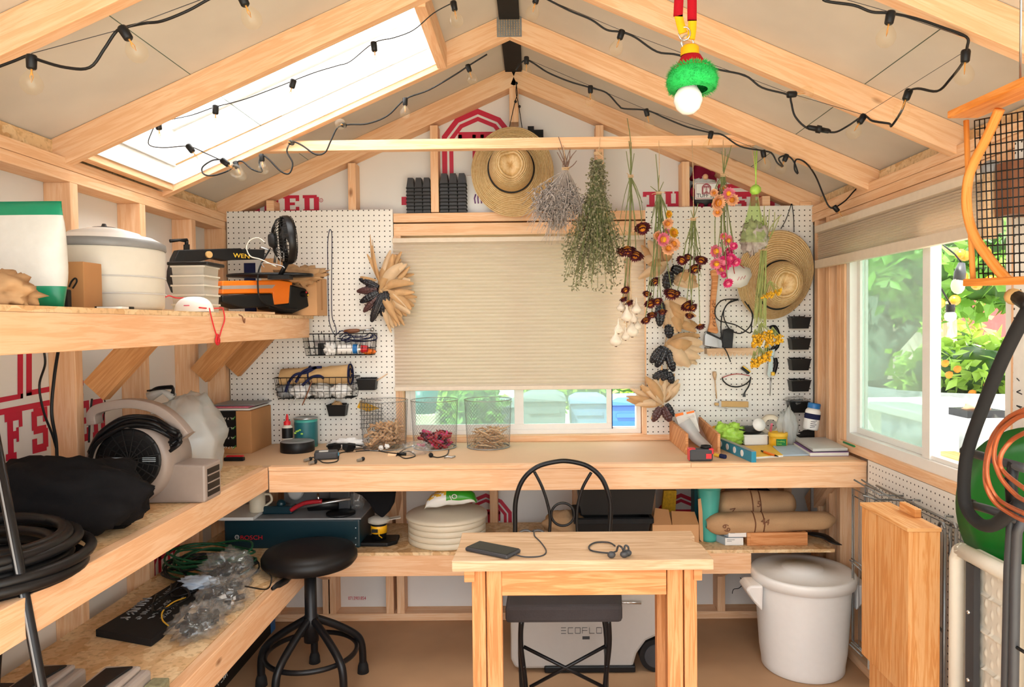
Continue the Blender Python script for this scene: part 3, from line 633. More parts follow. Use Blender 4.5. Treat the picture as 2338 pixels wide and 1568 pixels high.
arch(g, sp(1092, 340), (1, 0, 0), (0, 0, 1), 13.2, bo); a = sp(1092, 340)
g.box(a.x-6.95, a.x-5.75, Yg-.05, Yg-.02, 79.2, a.z-6); g.box(a.x-5.1, a.x-4.3, Yg-.05, Yg-.02, 79.2, a.z-6)
a = sp(1716, 372); arch(g, a+V((-2, 0, 2)), (1, 0, 0), (0, 0, 1), 13, bo)
g.build('printed_logo', 'print_red', wb)
g = G(); arch(g, sp(1110, 1190), (1, 0, 0), (0, 0, 1), 9.5, bo); arch(g, sp(1555, 1190), (1, 0, 0), (0, 0, 1), 9.5, bo)
a = sp(795, 1369); g.text('0713901854', Matrix.Translation(a) @ Matrix.Rotation(pi/2, 4, 'X'), .95, sx=.75)
arch(g, sp(470, 830), (1, 0, 0), (0, 0, 1), 9.5, bo)
g.build('printed_logo', 'print_red', wb)
lo = (1, 0, 0); XW = XL-3.48
def lp(u, v): return atx(u, v, XW)
g = G()
def wq(*P): g.prism([lp(u, v) for u, v in P], (.04, 0, 0))
for tx, u, v in (('F', 13, 1053), ('F', -50, 1070), ('S', 74, 1036), ('H', 120, 1024), ('E', 175, 1012), ('D', 212, 1003)):
    a = lp(u, v); lettering(g, tx, (XW, a.y, a.z), (0, 1, 0), (0, 0, 1), 5.6, 2.8, 1, lo)
for P in (((-60, 918), (52, 898), (52, 909), (-60, 931)), ((60, 892), (190, 868), (190, 880), (60, 904)), ((-60, 946), (190, 898), (190, 910), (-60, 960)), ((40, 650), (52, 650), (52, 909), (40, 911)), ((60, 650), (72, 650), (72, 902), (60, 904))): wq(*P)
g.build('printed_logo', 'print_red', wl)
g = G(); c = lp(392, 1290); arch(g, c, (0, 1, 0), (0, 0, 1), 14, lo); a = lp(320, 1400); g.build('printed_logo', 'print_red', wl)
g = G()
for i in range(4):
    g.scrib(Matrix.Translation(V((XR+3.47, 133.5, 29-i*1.3))) @ Matrix.Rotation(-pi/2, 4, 'Z') @ Matrix.Rotation(pi/2, 4, 'X'), 9+i, .9)
g.build('printed_text', 'print_red', wr)
# ================================================================ things along the left wall
def atp(u, v, P, n):
    d = ray(u, v); P, n = V(P), V(n); return CAM+d*((P-CAM).dot(n)/d.dot(n))
def ribbon_cable(name, pts, r, mat, label, cat='cable', n=6, closed=False, group=None, k=8):
    P = spline(pts, k, closed); c = P[0]
    return single(name, G().tube(P, r, n, closed), mat, label, cat, c, group)
def pouch(w, h, d, pinch=.15, bump=.1, seed=0, nu=20, nv=16, topw=1, bands=None, g=None, O=(0, 0, 0), ex=(1, 0, 0), ey=(0, 1, 0), ez=(0, 0, 1)):
    """stuffed flat bag standing on O: closed shell, pinched to an edge at the top"""
    g = g or G(); O, ex, ey, ez = V(O), V(ex), V(ey), V(ez)
    def fn(a, b):
        th = 2*pi*a; k = abs(cos(th))**.55*(1 if cos(th) > 0 else -1); m = sin(th)
        prof = min(1, (1-b)*2.2+pinch*.2)*min(1, b*5+.55); nn = noise.noise(V((a*5, b*4, seed*7.3)))*bump
        wd = w/2*(1+(topw-1)*b)*(.96+.05*sin(pi*b))+nn*w*.25
        return O+ex*(k*wd)+ey*(m*d/2*prof+nn*d)+ez*(h*b+nn*h*.12*(b > .5))
    g.grid(fn, nu*2, nv, True)
    if bands:
        for i in range(len(g.mi)-(nu*2)*(nv-1), len(g.mi)):
            r = (i-(len(g.mi)-(nu*2)*(nv-1)))//(nu*2)/(nv-1); g.mi[i] = bands(r)
    n0 = len(g.v)-nu*2*nv; g.f.append(list(range(n0, n0+nu*2))[::-1]); g.uv.append([(0, 0)]*nu*2); g.mi.append(bands(0) if bands else 0); g.sm.append(False)
    g.f.append(list(range(n0+nu*2*(nv-1), n0+nu*2*nv))); g.uv.append([(0, 0)]*nu*2); g.mi.append(bands(1) if bands else 0); g.sm.append(False)
    return g
def lump(c, rx, ry, rz, bump=.25, freq=1.6, seed=1, n=40, floor=None, fold=.0):
    g = G(); c = V(c); vs = []; fs = []; m = n//2
    for i in range(m+1):
        th = pi*i/m
        for k in range(n):
            ph = 2*pi*k/n; d = V((sin(th)*cos(ph), sin(th)*sin(ph), cos(th)))
            q = 1+bump*noise.noise(d*freq+V((seed*3.7, seed, 0)))+fold*abs(noise.noise(d*freq*2.7+V((seed, 0, seed*1.3))))
            p = c+V((d.x*rx, d.y*ry, d.z*rz))*q
            if floor is not None and p.z < floor: p.z = floor+.01*abs(p.z-floor)
            vs.append(p)
    for i in range(m):
        for k in range(n): l = (k+1) % n; fs.append((i*n+k, (i+1)*n+k, (i+1)*n+l, i*n+l))
    return g.add(vs, fs, None, True)
US = ZU+.46; MS = ZB-.02; LS = ZLS+.51
# upper shelf
Y = 66; a = at(-62, 600, Y); b = at(150, 600, Y)
g = pouch(b.x-a.x, at(60, 460, Y).z-US, 2.6, bump=.05, seed=2, O=((a.x+b.x)/2, Y, US), bands=lambda r: 1 if r > .8 or r < .2 else 0)
t = thing('storage_bag', 'large white bag with green top and bottom bands on the upper shelf', 'bag', ((a.x+b.x)/2, Y, US)); g.build('pouch_body', ['bag_white', 'bag_green'], t)
c = at(20, 640, 58.5); single('paper_bag', lump((c.x-1.2, 58.5, US+1.2), 2.9, 2.0, 1.7, .5, 2.4, 5, floor=US, fold=.3), 'kraft', 'crumpled brown paper bag at the near end of the upper shelf', 'paper bag', (c.x, 58.5, US))
a, b = at(150, 690, 71), at(193, 690, 71); zt = at(170, 597, 71).z
t = thing('cardboard_box', 'small upright brown carton with a curved black arrow, on the upper shelf', 'box', (a.x, 71, US))
G().box(a.x, b.x, 71, 74, US, zt).build('carton', 'card', t, bevel=.08)
g = G(); g.tube(spline([at(u, v, 70.95) for u, v in ((158, 655), (164, 642), (172, 635), (175, 643), (166, 658))], 6), .09, 5); g.build('printed_arrow', 'black', t)
a = at(147, 675, 69); single('phone_case', G().box(a.x-.6, a.x+.5, 68.6, 69.4, US, US+1.9), 'black', 'small black pouch beside the upright carton on the upper shelf', 'case', (a.x, 69, US), bevel=.15)
c = V((at(240, 600, 81).x, 81, US)); r = 6.25
t = thing('food_dehydrator', 'white round food dehydrator with grey rim on the upper shelf', 'food dehydrator', c)
G().lathe(c, [(0, 0), (r*.9, 0), (r*.97, .4), (r, 6.9), (r*.99, 7)], 48).build('drum', 'offwhite', t)
for k in range(2): G().lathe(c+V((0, 0, 1.8+k*1.9)), [(r+.0, 0), (r+.05, .05), (r+.05, .11), (r, .16)], 48).build('tray_seam', 'pale_grey', t)
G().lathe(c+V((0, 0, 7)), [(r, 0), (r+.14, .1), (r+.08, .75), (r*.95, 1.0)], 48).build('rim_band', 'mid_grey', t)
G().lathe(c+V((0, 0, 8)), [(r*.95, 0), (r*.8, .5), (r*.62, .72), (r*.58, 1.0), (r*.3, 1.5), (0, 1.65)], 48).build('lid', 'white', t)
G().lathe(c+V((0, 0, 9.5)), [(1.2, 0), (1.25, .15), (.3, .3), (.2, .6), (0, .62)], 20).build('knob', 'dark_grey', t)
a = at(245, 686, 73.5); single('tray', G().box(a.x-1.8, a.x+2, 72.6, 75, US, US+.3), 'black', 'flat black tray in front of the food dehydrator', 'tray', (a.x, 73, US), bevel=.06)
single('notepad', G().box(a.x+.3, a.x+2.9, 71.2, 72.4, US, US+.22), 'paper', 'small white notepad in front of the food dehydrator', 'notepad', (a.x+1, 71.5, US))
# clear tubs, stacked
c = V((at(447, 640, 99).x, 99, US)); th = 1.32
def tub(c):
    t = thing('plastic_tub', '', 'tub', c, 'clear plastic tubs stacked beside the scroll saw'); w = 2.25
    g = G(); o = [(-w, -w), (w, -w), (w, w), (-w, w)];
    P = lambda s, z: [c+V((x*s, y*s, z)) for x, y in o]
    vs = P(.96, 0)+P(1, th-.1); g.add(vs, [(0, 3, 2, 1)]+[(i, (i+1) % 4, 4+(i+1) % 4, 4+i) for i in range(4)], None, False); g.build('bowl', 'tub', t)
    g = G();
    for i in range(4): g.beam(P(1.03, th-.12)[i], P(1.03, th-.12)[(i+1) % 4], .22, .22)
    g.build('rim', 'offwhite', t); return t
t0 = tub(c); nm = ['lowest', 'second', 'third', 'fourth', 'topmost']; t0['label'] = 'clear square plastic tub, lowest of the stack beside the scroll saw'
for k in range(1, 5): copy_thing(t0, c+V((0, 0, k*th)), 'clear square plastic tub, %s of the stack beside the scroll saw' % nm[k])
single('tub_lid', G().box(c.x-2.7, c.x+3, 96.3, 101.7, US+5*th+.02, US+5*th+.5), 'black', 'black lid on top of the stacked clear plastic tubs', 'lid', c+V((0, 0, 5*th)), bevel=.15)
# dust mask with red straps, wooden slat
c = atx(443, 690, -45.2); c.z = US
t = thing('dust_mask', 'white moulded dust mask with red straps draped over the upper shelf edge', 'mask', c)
g = G(); g.grid(lambda a, b: c+V((2.5*cos(2*pi*a)*cos(b*pi/2)**.7, 1.9*sin(2*pi*a)*cos(b*pi/2)**.7, 2.0*sin(b*pi/2)+.1)), 28, 9, True); g.build('cup', 'white', t)
G().box(c.x-.4, c.x+.3, c.y-1.98, c.y-1.86, US+.8, US+.95).build('printed_mark', 'petal_pink', t)
X = XU+.15; P = [atx(u, v, X) for u, v in ((478, 703), (484, 730), (492, 758), (499, 772), (506, 752), (513, 728), (509, 704))]
G().tube(spline(P, 6), .09, 6).tube(spline([atx(u, v, X-1) for u, v in ((455, 702), (480, 704), (509, 703))], 4), .1, 6).build('strap', 'red', t)
q = atx(497, 774, X+.1); g = G()
for k in range(4): g.tube([q+V((0, .55*cos(a)*(1-.15*k), .55*sin(a)+.1*k-.2)) for a in [2*pi*i/12 for i in range(12)]], .12, 5, True)
g.build('knot', 'red', t)
G().tube(spline([atx(u, v, -47.5) for u, v in ((370, 683), (385, 675), (402, 680), (425, 681), (430, 690))], 5), .1, 5).tube(spline([atx(u, v, -46) for u, v in ((355, 708), (366, 690), (375, 684), (372, 702))], 5), .08, 5).build('strap', 'red', t)
a, b = atx(355, 686, -49), atx(622, 711, -43.5); a.z = US+.25; b.z = US+.25; single('wooden_stick', G().beam(a, b, .35, .9, (0, 0, 1)), 'plank_pale', 'thin pale wooden stick lying on the upper shelf under the dust mask', 'slat', a)
q = atx(547, 722, XU+.02); ribbon_cable('cup_hook', [q+V((-.4, 0, .3)), q+V((.3, .1, 0)), q+V((.35, .5, -.7)), q+V((.3, .95, -.9)), q+V((.25, 1.2, -.3))], .09, 'dark_wood', 'small dark hook screwed into the front of the upper shelf', 'hook', 6)
# scroll saw, set askew
A, B = V((-56.5, 108.5, US)), V((-43.6, 127, US)); n_ = V(((B-A).y, -(B-A).x, 0)).normalized()
def sw(u, v, off=0): return atp(u, v, A, n_)+n_*off
def plate(g, pts, th=1.0, off=0): return g.prism([sw(u, v, off-th/2) for u, v in pts], n_*th)
t = thing('scroll_saw', 'black and orange scroll saw with long upper arm on the upper shelf', 'scroll saw', A)
plate(G(), [(402, 571), (545, 567), (560, 590), (510, 596), (480, 590), (425, 604), (407, 626), (404, 668), (396, 668), (385, 640), (386, 618), (393, 590)], 1.6).build('arm', 'black', t, bevel=.15)
plate(G(), [(500, 568), (600, 570), (598, 592), (515, 594)], 1.3, .05).build('arm_nose', 'black_matte', t, bevel=.1)
g = G(); a = sw(526, 588, .86); ex = (B-A).normalized(); ex.z = 0; M = Matrix.Translation(a) @ Matrix(((ex.x, 0, n_.x, 0), (ex.y, 0, n_.y, 0), (0, 1, 0, 0), (0, 0, 0, 1))); g.text('WEN', M, 1.05, .02, 1.25)
g.build('printed_name', 'yellow', t)
q = sw(469, 582, .85); G().cyl(q, q+n_*.35, .55, 16).build('knob', 'tan_wood', t)
plate(G(), [(421, 558), (431, 558), (431, 571), (421, 571)], .6).tube([sw(427, 549), sw(410, 548), sw(388, 550)], [.35, .2, .28], 8).tube([sw(426, 548), sw(426, 560)], .3, 8).build('blade_lever', 'black', t)
a = sw(640, 627); G().lathe(sw(605, 633, 1.5), [(0, 0), (7.4, 0), (7.5, .25), (7.4, .5), (0, .5)], 36, sx=1.0, sy=.5).build('work_table', 'black_metal', t)
plate(G(), [(494, 642), (625, 640), (655, 645), (648, 694), (610, 697), (610, 670), (494, 672)], 3.4).build('body', 'orange', t, bevel=.2)
plate(G(), [(494, 653), (615, 651), (608, 659), (494, 661)], 3.5).build('body_stripe', 'case_grey', t)
plate(G(), [(490, 675), (560, 672), (606, 670), (612, 700), (540, 705), (490, 690)], 4.2).build('motor', 'black', t, bevel=.3)
plate(G(), [(648, 650), (686, 660), (692, 700), (655, 716), (600, 706), (600, 697), (645, 692)], 3.6).build('foot', 'black', t, bevel=.25)
q = sw(676, 672, 1.6); G().cyl(q, q+n_*.6+V((.5, 0, 0)), .55, 14).build('dial', 'black', t); G().ball(q+n_*.9+V((.3, 0, .3)), .16).build('lamp_button', 'red', t); G().ball(q+n_*.9+V((.6, 0, -.2)), .16).build('switch', 'yellow', t)
G().tube([sw(590, 565, .6), sw(625, 575, .6), sw(622, 600, .6)], .22, 8).build('blade_holder', 'steel', t)
# clip fan
c = at(646, 548, 118); ax = V((1, .6, .1)).normalized()
t = thing('clip_fan', 'black clip-on fan turned sideways, clamped to the scroll saw', 'fan', (c.x, c.y, at(646, 620, 118).z))
G().lathe(c-ax*.2, [(3.9, .3), (4.05, .4), (4.1, 1.2), (3.95, 1.5), (3.7, 1.55)], 32, ax).build('rim', 'black_metal', t)
g = G(); e1 = ax.orthogonal().normalized(); e2 = ax.cross(e1)
for k in range(36):
    an = 2*pi*k/36; d = e1*cos(an)+e2*sin(an); g.tube([c+ax*.3+d*3.95, c-ax*.7+d*3.5, c-ax*1.4+d*2.3, c-ax*1.6+d*1.1], .05, 4)
    g.tube([c+ax*1.5+d*3.9, c+ax*1.8+d*2.6, c+ax*1.9+d*.9], .045, 4)
for rr, hh in ((3.5, -.72), (2.3, -1.4), (2.6, 1.8)): g.tube([c+ax*hh+(e1*cos(2*pi*i/32)+e2*sin(2*pi*i/32))*rr for i in range(32)], .05, 4, True)
g.build('grille', 'black', t); G().lathe(c-ax*2.3, [(0, 0), (1.0, .05), (1.25, .5), (1.25, 1.2), (0, 1.2)], 20, ax).build('motor_housing', 'black_matte', t); G().lathe(c+ax*1.2, [(0, 0), (.8, .0), (.8, .6), (0, .7)], 18, ax).build('hub', 'black', t)
g = G()
for k in range(5):
    an = 2*pi*k/5; d = e1*cos(an)+e2*sin(an); s = ax.cross(d); g.grid(lambda a, b: c+ax*(.5+.5*(a-.5))+d*(.7+2.7*b)+s*((a-.5)*(1.0+1.3*b)), 4, 5)
g.build('blade', 'dark_grey', t)
a, b = at(655, 600, 118), at(640, 628, 118); G().tube([c-V((0, 0, 3.9)), a, b], .4, 8).cbox(b+V((0, 0, -.4)), 3.6, 2, .7).build('clamp', 'black', t)
G().tube(spline([at(u, v, 117) for u, v in ((604, 553), (590, 543), (572, 548), (563, 565), (572, 585), (595, 592), (630, 608))], 8), .1, 6).build('cord', 'offwhite', t)
g = G()
for u, v in ((632, 600), (640, 588)): g.tube([at(u, v+10, 116.5), at(u, v-10, 116.5), at(u+4, v-14, 116.5), at(u+8, v-10, 116.5), at(u+8, v+8, 116.5)], .09, 5)
G().tube(spline([at(u, v, 115.5) for u, v in ((603, 610), (600, 600), (640, 606), (650, 612))], 5), .08, 5).build('wire_clamp', 'steel', t); g.build('wire_clamp', 'steel', t)
ribbon_cable('saw_cable', [sw(u, v, 3) for u, v in ((592, 573), (578, 595), (567, 620), (565, 655), (570, 682), (590, 697), (625, 706), (655, 706))], .16, 'black', 'black cord curving down in front of the scroll saw', 'cable')
a, b = at(655, 640, 127), at(722, 715, 127); t = thing('cardboard_box', 'brown carton at the far end of the upper shelf behind the saw', 'box', (a.x, 127, US))
G().box(-46, b.x, 127.5, 133.8, US, a.z+.6).build('carton', 'card_light', t, bevel=.06); G().box(-45, b.x+.02, 130, 131, US+1, a.z+.62).build('tape', 'card', t)
c = at(690, 628, 126); single('packing_paper', lump(c, 3.6, 1.6, 1.3, .9, 3.2, 9, fold=.6), 'kraft', 'crumpled brown packing paper on the carton behind the clip fan', 'paper', c)
a = at(598, 605, 129.5); t = thing('cardboard_box', 'brown carton with a dark label standing behind the scroll saw arm', 'box', (a.x, 129.5, US)); G().box(a.x-1.2, a.x+3.6, 129.6, 132.6, US, at(598, 590, 129.5).z).build('carton', 'card_light', t); G().box(a.x-3.4, a.x-1.3, 129.6, 132, US, at(575, 600, 129.5).z).build('label', 'navy', t); G().box(a.x-1.2, a.x-.2, 129.5, 129.6, US+5, at(598, 590, 129.5).z).build('sticker', 'pale_grey', t)
# hanging cables on the stud, near
for i, (P, lab) in enumerate((([(98, 790), (103, 830), (90, 880), (100, 940), (122, 1000), (132, 1050), (122, 1088)], 'thin black cable hanging down the stud behind the hose coil, wavier one'), ([(134, 795), (124, 860), (118, 940), (128, 1005), (130, 1050), (130, 1090)], 'thick black cable hanging down the stud behind the hose coil'), ([(210, 910), (205, 960), (203, 1010)], 'short black cable hanging behind the blower'), ([(232, 890), (240, 920), (236, 960)], 'thin black cable against the wrap above the blower'))):
    ribbon_cable('hanging_cable', [atx(u, v, XL+.5) for u, v in P], (.14, .2, .14, .09)[i], 'black', lab)
# blower
c = at(297, 1050, 88); t = thing('air_blower', 'grey snail-shaped carpet blower with black intake on the middle shelf', 'blower', (c.x, c.y+3, MS))
ro = 5.5; cc = at(288, 1062, 88); cc.z = MS+ro+.06
G().lathe(cc+V((0, 6.4, 0)), [(0, 0), (ro*.9, 0), (ro, .5), (ro, 5.7), (ro*.93, 6.4), (4.2, 6.55), (4.0, 6.4)], 44, (0, -1, 0)).build('housing', 'taupe', t)
G().lathe(c+V((0, .2, 0)), [(4.1, -.3), (4.05, .35), (3.7, .45), (0, .3)], 40, (0, -1, 0)).build('intake_grille', 'black', t)
g = G()
for rr in (1.2, 1.9, 2.6, 3.3): g.tube([c+V((rr*cos(a), -.28, rr*sin(a))) for a in [2*pi*i/28 for i in range(28)]], .07, 4, True)
for k in range(8): a = pi*k/8+.2; g.tube([c+V((4*cos(a), -.3, 4*sin(a))), c-V((4*cos(a), .3, 4*sin(a)))], .09, 4)
g.build('grille_wire', 'black_matte', t)
g = G()
for du, w in ((-42, 1.5), (28, 1.7)):
    for k in range(3): q = at(297+du, 1046+k*4+0, 87.4); g.box(q.x, q.x+w, 87.36, 87.4, q.z, q.z+.09)
g.build('printed_label', 'pale_blue', t)
a = at(372, 1065, 88); b = at(420, 1143, 88); x1 = b.x+2.2
G().prism([(c.x+1, 89.2, MS+.05), (x1, 89.2, MS+.05), (x1, 89.2, MS+4.9), (a.x+.6, 89.2, MS+5.1), (c.x+2, 89.2, c.z+1.5)], (0, 4.6, 0)).build('outlet', 'taupe', t, bevel=.3)
g = G().box(x1-.02, x1+.05, 89.8, 93.2, MS+.7, MS+4.3); g.mat(1)
for k in range(3): g.box(x1+.03, x1+.15, 89.8, 93.2, MS+1.4+k*1.0, MS+1.55+k*1.0)
g.build('outlet_vent', ['black', 'taupe'], t)
P = [at(u, v, 89) for u, v in ((218, 968), (216, 945), (235, 930), (300, 920), (360, 932), (400, 960), (430, 995))]
G().strip(spline(P, 7), [1.7]*(7*6+1), (0, 1, 0), 1.15).build('handle', 'taupe', t, bevel=.2)
g = G()
for k in range(7): P = [at(u+R.uniform(-3, 3), v+k*4-12, 87.6+R.uniform(-.7, .7)) for u, v in ((205, 1040), (225, 1000), (285, 965), (345, 965), (390, 988), (410, 1000), (390, 1018))]; g.tube(spline(P, 6), .23, 6)
g.build('wound_cord', 'black', t)
c = V((-52.3, 104, MS)); t = thing('plastic_bag', 'full white plastic bag tied at the top behind the blower', 'bag', c)
lump(c+V((0, 0, 5.8)), 5.3, 5.4, 6.6, .22, 1.9, 3, floor=MS, fold=.22).build('bag_body', 'bag_film', t); lump(c+V((0, 0, 4.6)), 4.0, 4.2, 4.9, .3, 1.6, 8, floor=MS+.1).build('contents', 'white_soft', t)
q = at(372, 893, 102); G().tube([q+V((-2, 0, -.8)), q, q+V((1.5, 0, -.9))], [.8, .35, .7], 8).build('gathered_neck', 'bag_film', t)
g = G()
for k in range(6): g.tube(spline([q+V((-2.2+R.random(), -.4, .1)), q+V((-.5, -.5+.2*k, .3+R.random()*.4)), q+V((1.6, -.3, .2+R.random()*.6)), q+V((1+R.random()*1.6, -.2, -.6))], 5), .13, 5)
g.build('tie', 'black', t)
c = V((-52.3, 76.5, MS)); g = lump(c+V((0, 0, 3.9)), 9.2, 4.4, 4.3, .32, 1.7, 4, n=56, floor=MS, fold=.2)
single('black_sack', g, 'soft_black', 'soft black cloth sack slumped on the middle shelf before the blower', 'sack', c)
c = V((-51.5, 62.5, MS)); t = thing('hose_coil', 'thick coil of black hose lying on the middle shelf', 'hose', c); g = G(); R.seed(5)
for k in range(8):
    rr = 7.2+R.uniform(-.6, 1.7); ox, oy = R.uniform(-.7, .7), R.uniform(-.5, .5); z = MS+.58+(k//2)*.95+.1*(k % 2); ph = R.uniform(0, 6)
    g = G().tube([c+V((ox+rr*1.05*cos(a), oy+rr*.98*sin(a), z-MS+.25*sin(a+ph))) for a in [2*pi*i/44 for i in range(44)]], .5, 8, True); g.build('hose_loop', 'black', t)
a, b = at(-30, 905, 58.4), at(230, 2345, 58.4)
t = thing('tool_pole', 'slim black metal pole leaning against the shelves at the near corner', 'pole', (b.x, b.y, 0)); d = (b-a).normalized(); a, b = V((a.x, a.y, a.z)), V((b.x, b.y, .02))
G().tube([a, b], .42, 12).build('shaft', 'black_metal', t); G().tube([a+(b-a)*.02+V((.0, -.3, 0)), b+V((0, -.3, .8))], .14, 6).build('highlight_strip', 'mid_grey', t)  # grey strip along the shaft is a painted highlight
# box cutter on the bench corner
c = atz(538, 1052, ZB); t = thing('utility_knife', 'black and red utility knife at the corner of the workbench', 'knife', c); G().box(c.x-1.9, c.x+1.5, c.y-.4, c.y+.4, ZB+.03, ZB+.65).build('handle', 'black', t, bevel=.15); G().box(c.x-1.9, c.x+1.0, c.y+.5, c.y+1.2, ZB+.03, ZB+.8).build('grip', 'red', t, bevel=.15)
# lowest shelf
P = [atz(u, v, LS+.9) for u, v in ((218, 1437), (345, 1460), (372, 1440), (480, 1330), (430, 1310))]
t = thing('parts_carton', 'flat black carton with white print on the lowest shelf', 'box', (P[0].x, P[0].y, LS)); G().prism([V((p.x, p.y, LS+.02)) for p in P], (0, 0, .9)).build('carton', 'black_matte', t, bevel=.08)
g = G(); e = (P[3]-P[2]).normalized(); f = V((-e.y, e.x, 0)); o = P[0]+e*2.5-f*1.2+V((0, 0, .0)); M = Matrix.Translation(V((o.x, o.y, LS+.93))) @ Matrix(((e.x, f.x, 0, 0), (e.y, f.y, 0, 0), (0, 0, 1, 0), (0, 0, 0, 1)))
for i, (nn, s) in enumerate(((7, 1.7), (16, 1.0), (12, .8), (14, .8))): g.scrib(M @ Matrix.Translation(V((0, -1.5-i*1.5, .03))), nn, s)
g.build('printed_text', 'mid_grey', t)
c = V((-51.5, 109, LS)); t = thing('cord_coil', 'coil of dark green garden cord on the lowest shelf', 'cord', c); g = G()
for k in range(11): rr = 4.2+R.uniform(-.9, 1.2); z = .35+k*.28; ph = R.uniform(0, 6); g.tube([c+V((rr*1.35*cos(a), rr*sin(a), z+.5*sin(a*2+ph))) for a in [2*pi*i/30 for i in range(30)]], .17, 6, True)
g.build('cord_loop', 'cord_green', t); g = G()
for k in range(5): rr = 4.2+R.uniform(-.9, 1.2); g.tube([c+V((1+rr*1.35*cos(a), -2+rr*sin(a), .6+k*.3+.5*sin(a*2+k))) for a in [2*pi*i/30 for i in range(30)]], .15, 6, True)
g.build('cord_loop', 'black', t)
def debris(name, base, parent, box, n, mat, s=(.4, 1.4)):
    g = G()
    for k in range(n):
        p = V((R.uniform(box[0], box[1]), R.uniform(box[2], box[3]), R.uniform(box[4], box[5]))); d = V((R.uniform(-1, 1), R.uniform(-1, 1), R.uniform(-.3, .3))).normalized(); g.beam(p-d*R.uniform(*s), p+d*R.uniform(*s), R.uniform(.3, .9), R.uniform(.3, .9))
    return g.build(name, mat, parent, bevel=.06)
for i, (cx, cy, rx, ry, rz, lab) in enumerate(((-42.6, 86.5, 2.7, 3.6, 1.7, 'clear plastic bag of black parts nearest on the lowest shelf'), (-42.8, 94.3, 2.8, 3.5, 2.0, 'clear plastic bag of black parts in the middle of the lowest shelf'), (-45.6, 101.8, 3.2, 3.4, 2.6, 'crinkled clear plastic bag of parts farthest along the lowest shelf'))):
    c = V((cx, cy, LS)); t = thing('parts_bag', lab, 'bag', c); lump(c+V((0, 0, rz*.85)), rx, ry, rz, .5, 3.6, i+11, n=44, floor=LS+.02, fold=.5).build('plastic_film', 'film_clear', t)
    debris('part_inside', c, t, (cx-rx*.5, cx+rx*.5, cy-ry*.6, cy+ry*.6, LS+.6, LS+rz*1.25), 42, 'black', (.3, 1.0)); debris('part_inside', c, t, (cx-rx*.5, cx+rx*.5, cy-ry*.6, cy+ry*.6, LS+.6, LS+rz), 5, 'pale_grey', (.2, .6))
c = atz(455, 1335, LS+2); single('snack_packet', lump(V((c.x, c.y, LS+2.4)), 2.4, 1.5, .7, .5, 2.5, 21, fold=.4), 'sheet_blue', 'crumpled blue and white packet on the lowest shelf', 'packet', (c.x, c.y, LS+1.6))
ribbon_cable('yellow_cable', [atz(u, v, LS+z) for u, v, z in ((424, 1364, 1.2), (395, 1375, 1.6), (372, 1395, 1.4), (371, 1415, 1.1), (385, 1428, 1.05))], .1, 'yellow', 'thin yellow cable looped over the flat black carton')
for k in range(3): ribbon_cable('black_cable', [V((-52+R.uniform(-2, 2), 92+4*k, LS+1.2)), V((-49+R.uniform(-2, 2), 96+4*k, LS+2.2)), V((-47, 93+4*k, LS+2)), V((-50, 90+5*k, LS+1.3)), V((-53, 96+4*k, LS+1.2))], .16, 'black', ('thin black cable tangled nearest on the flat black carton', 'thin black cable tangled on the middle of the flat black carton', 'thin black cable tangled beside the green cord coil')[k], group=None)
P = [(560, 1338), (600, 1345), (615, 1340), (620, 1318), (612, 1308)]
ribbon_cable('switch_cord', [atx(u, v, XLS-.3) for u, v in P], .1, 'black', 'thin black cord with an inline switch at the end of the lowest shelf')
a, b = atx(622, 1343, XLS-.3), atx(665, 1318, XLS-.3); single('inline_switch', G().tube([a, a*.7+b*.3, a*.3+b*.7, b], [.25, .5, .5, .22], 10), 'black', 'black inline cord switch resting at the end of the lowest shelf', 'switch', a)
def tcase(x, y0, y1, lab):
    c = V((x, (y0+y1)/2, LS)); t = thing('tool_case', lab, 'tool case', c, 'grey tool cases on the lowest shelf')
    G().box(x-2.7, x+2.7, y0, y1, LS+.02, LS+2.6).build('body', 'case_grey', t, bevel=.4)
    G().box(x-1.9, x+1.9, y0+.8, y1-.5, LS+2.6, LS+3.2).build('lid', 'case_grey', t, bevel=.3)
    G().prism([(x-1.2, y1-1.6, LS+3.22), (x+1.4, y1-1.2, LS+3.22), (x+1.0, y1-3.6, LS+3.22), (x+.2, y0+2, LS+3.22), (x-1.3, y0+2, LS+3.22)], (0, 0, .25)).build('handle', 'black', t, bevel=.1)
    return t
tcase(-50.3, 58, 72.6, 'grey tool case with black handle on the lowest shelf, nearer the wall'); tcase(-43.2, 58, 72.2, 'grey tool case with black handle on the lowest shelf, nearer the shelf edge')
c = V((-55.5, 69, LS)); t = thing('clamp', 'black metal clamp behind the pole at the near end of the lowest shelf', 'clamp', c); G().box(-57.5, -52, 67, 70, LS+.02, LS+2.4).build('jaw', 'black', t, bevel=.3); G().tube([V((-55, 69, LS+2.3)), V((-54.6, 69, LS+5.6)), V((-57.5, 69, LS+5)), V((-60, 69, LS+3.2))], [.7, .8, .6, .6], 8).build('handle', 'black', t)
c = atz(362, 1556, LS+1.5); single('sponge', G().box(c.x-.9, c.x+.9, c.y-1.4, c.y+.6, LS+.02, LS+1.7), 'thyme', 'small olive green block at the edge of the lowest shelf', 'sponge', (c.x, c.y, LS), bevel=.2)
t = thing('long_carton', 'long black carton with white stripes on the floor under the lowest shelf', 'box', (-52, 100, 0)); X = -50
G().box(X-4, X, 66, 131.4, .02, 14).build('carton', 'black', t, bevel=.05); G().box(X-4, X+.03, 129.2, 131.42, .05, 14.02).build('end_panel', 'blue', t)
g = G()
for z0, z1 in ((6.4, 8.2), (3.8, 5.6)): g.prism([(X+.03, 70, z0), (X+.03, 119, z0), (X+.03, 122, z0+.9), (X+.03, 119, z1), (X+.03, 70, z1)], (.03, 0, 0))
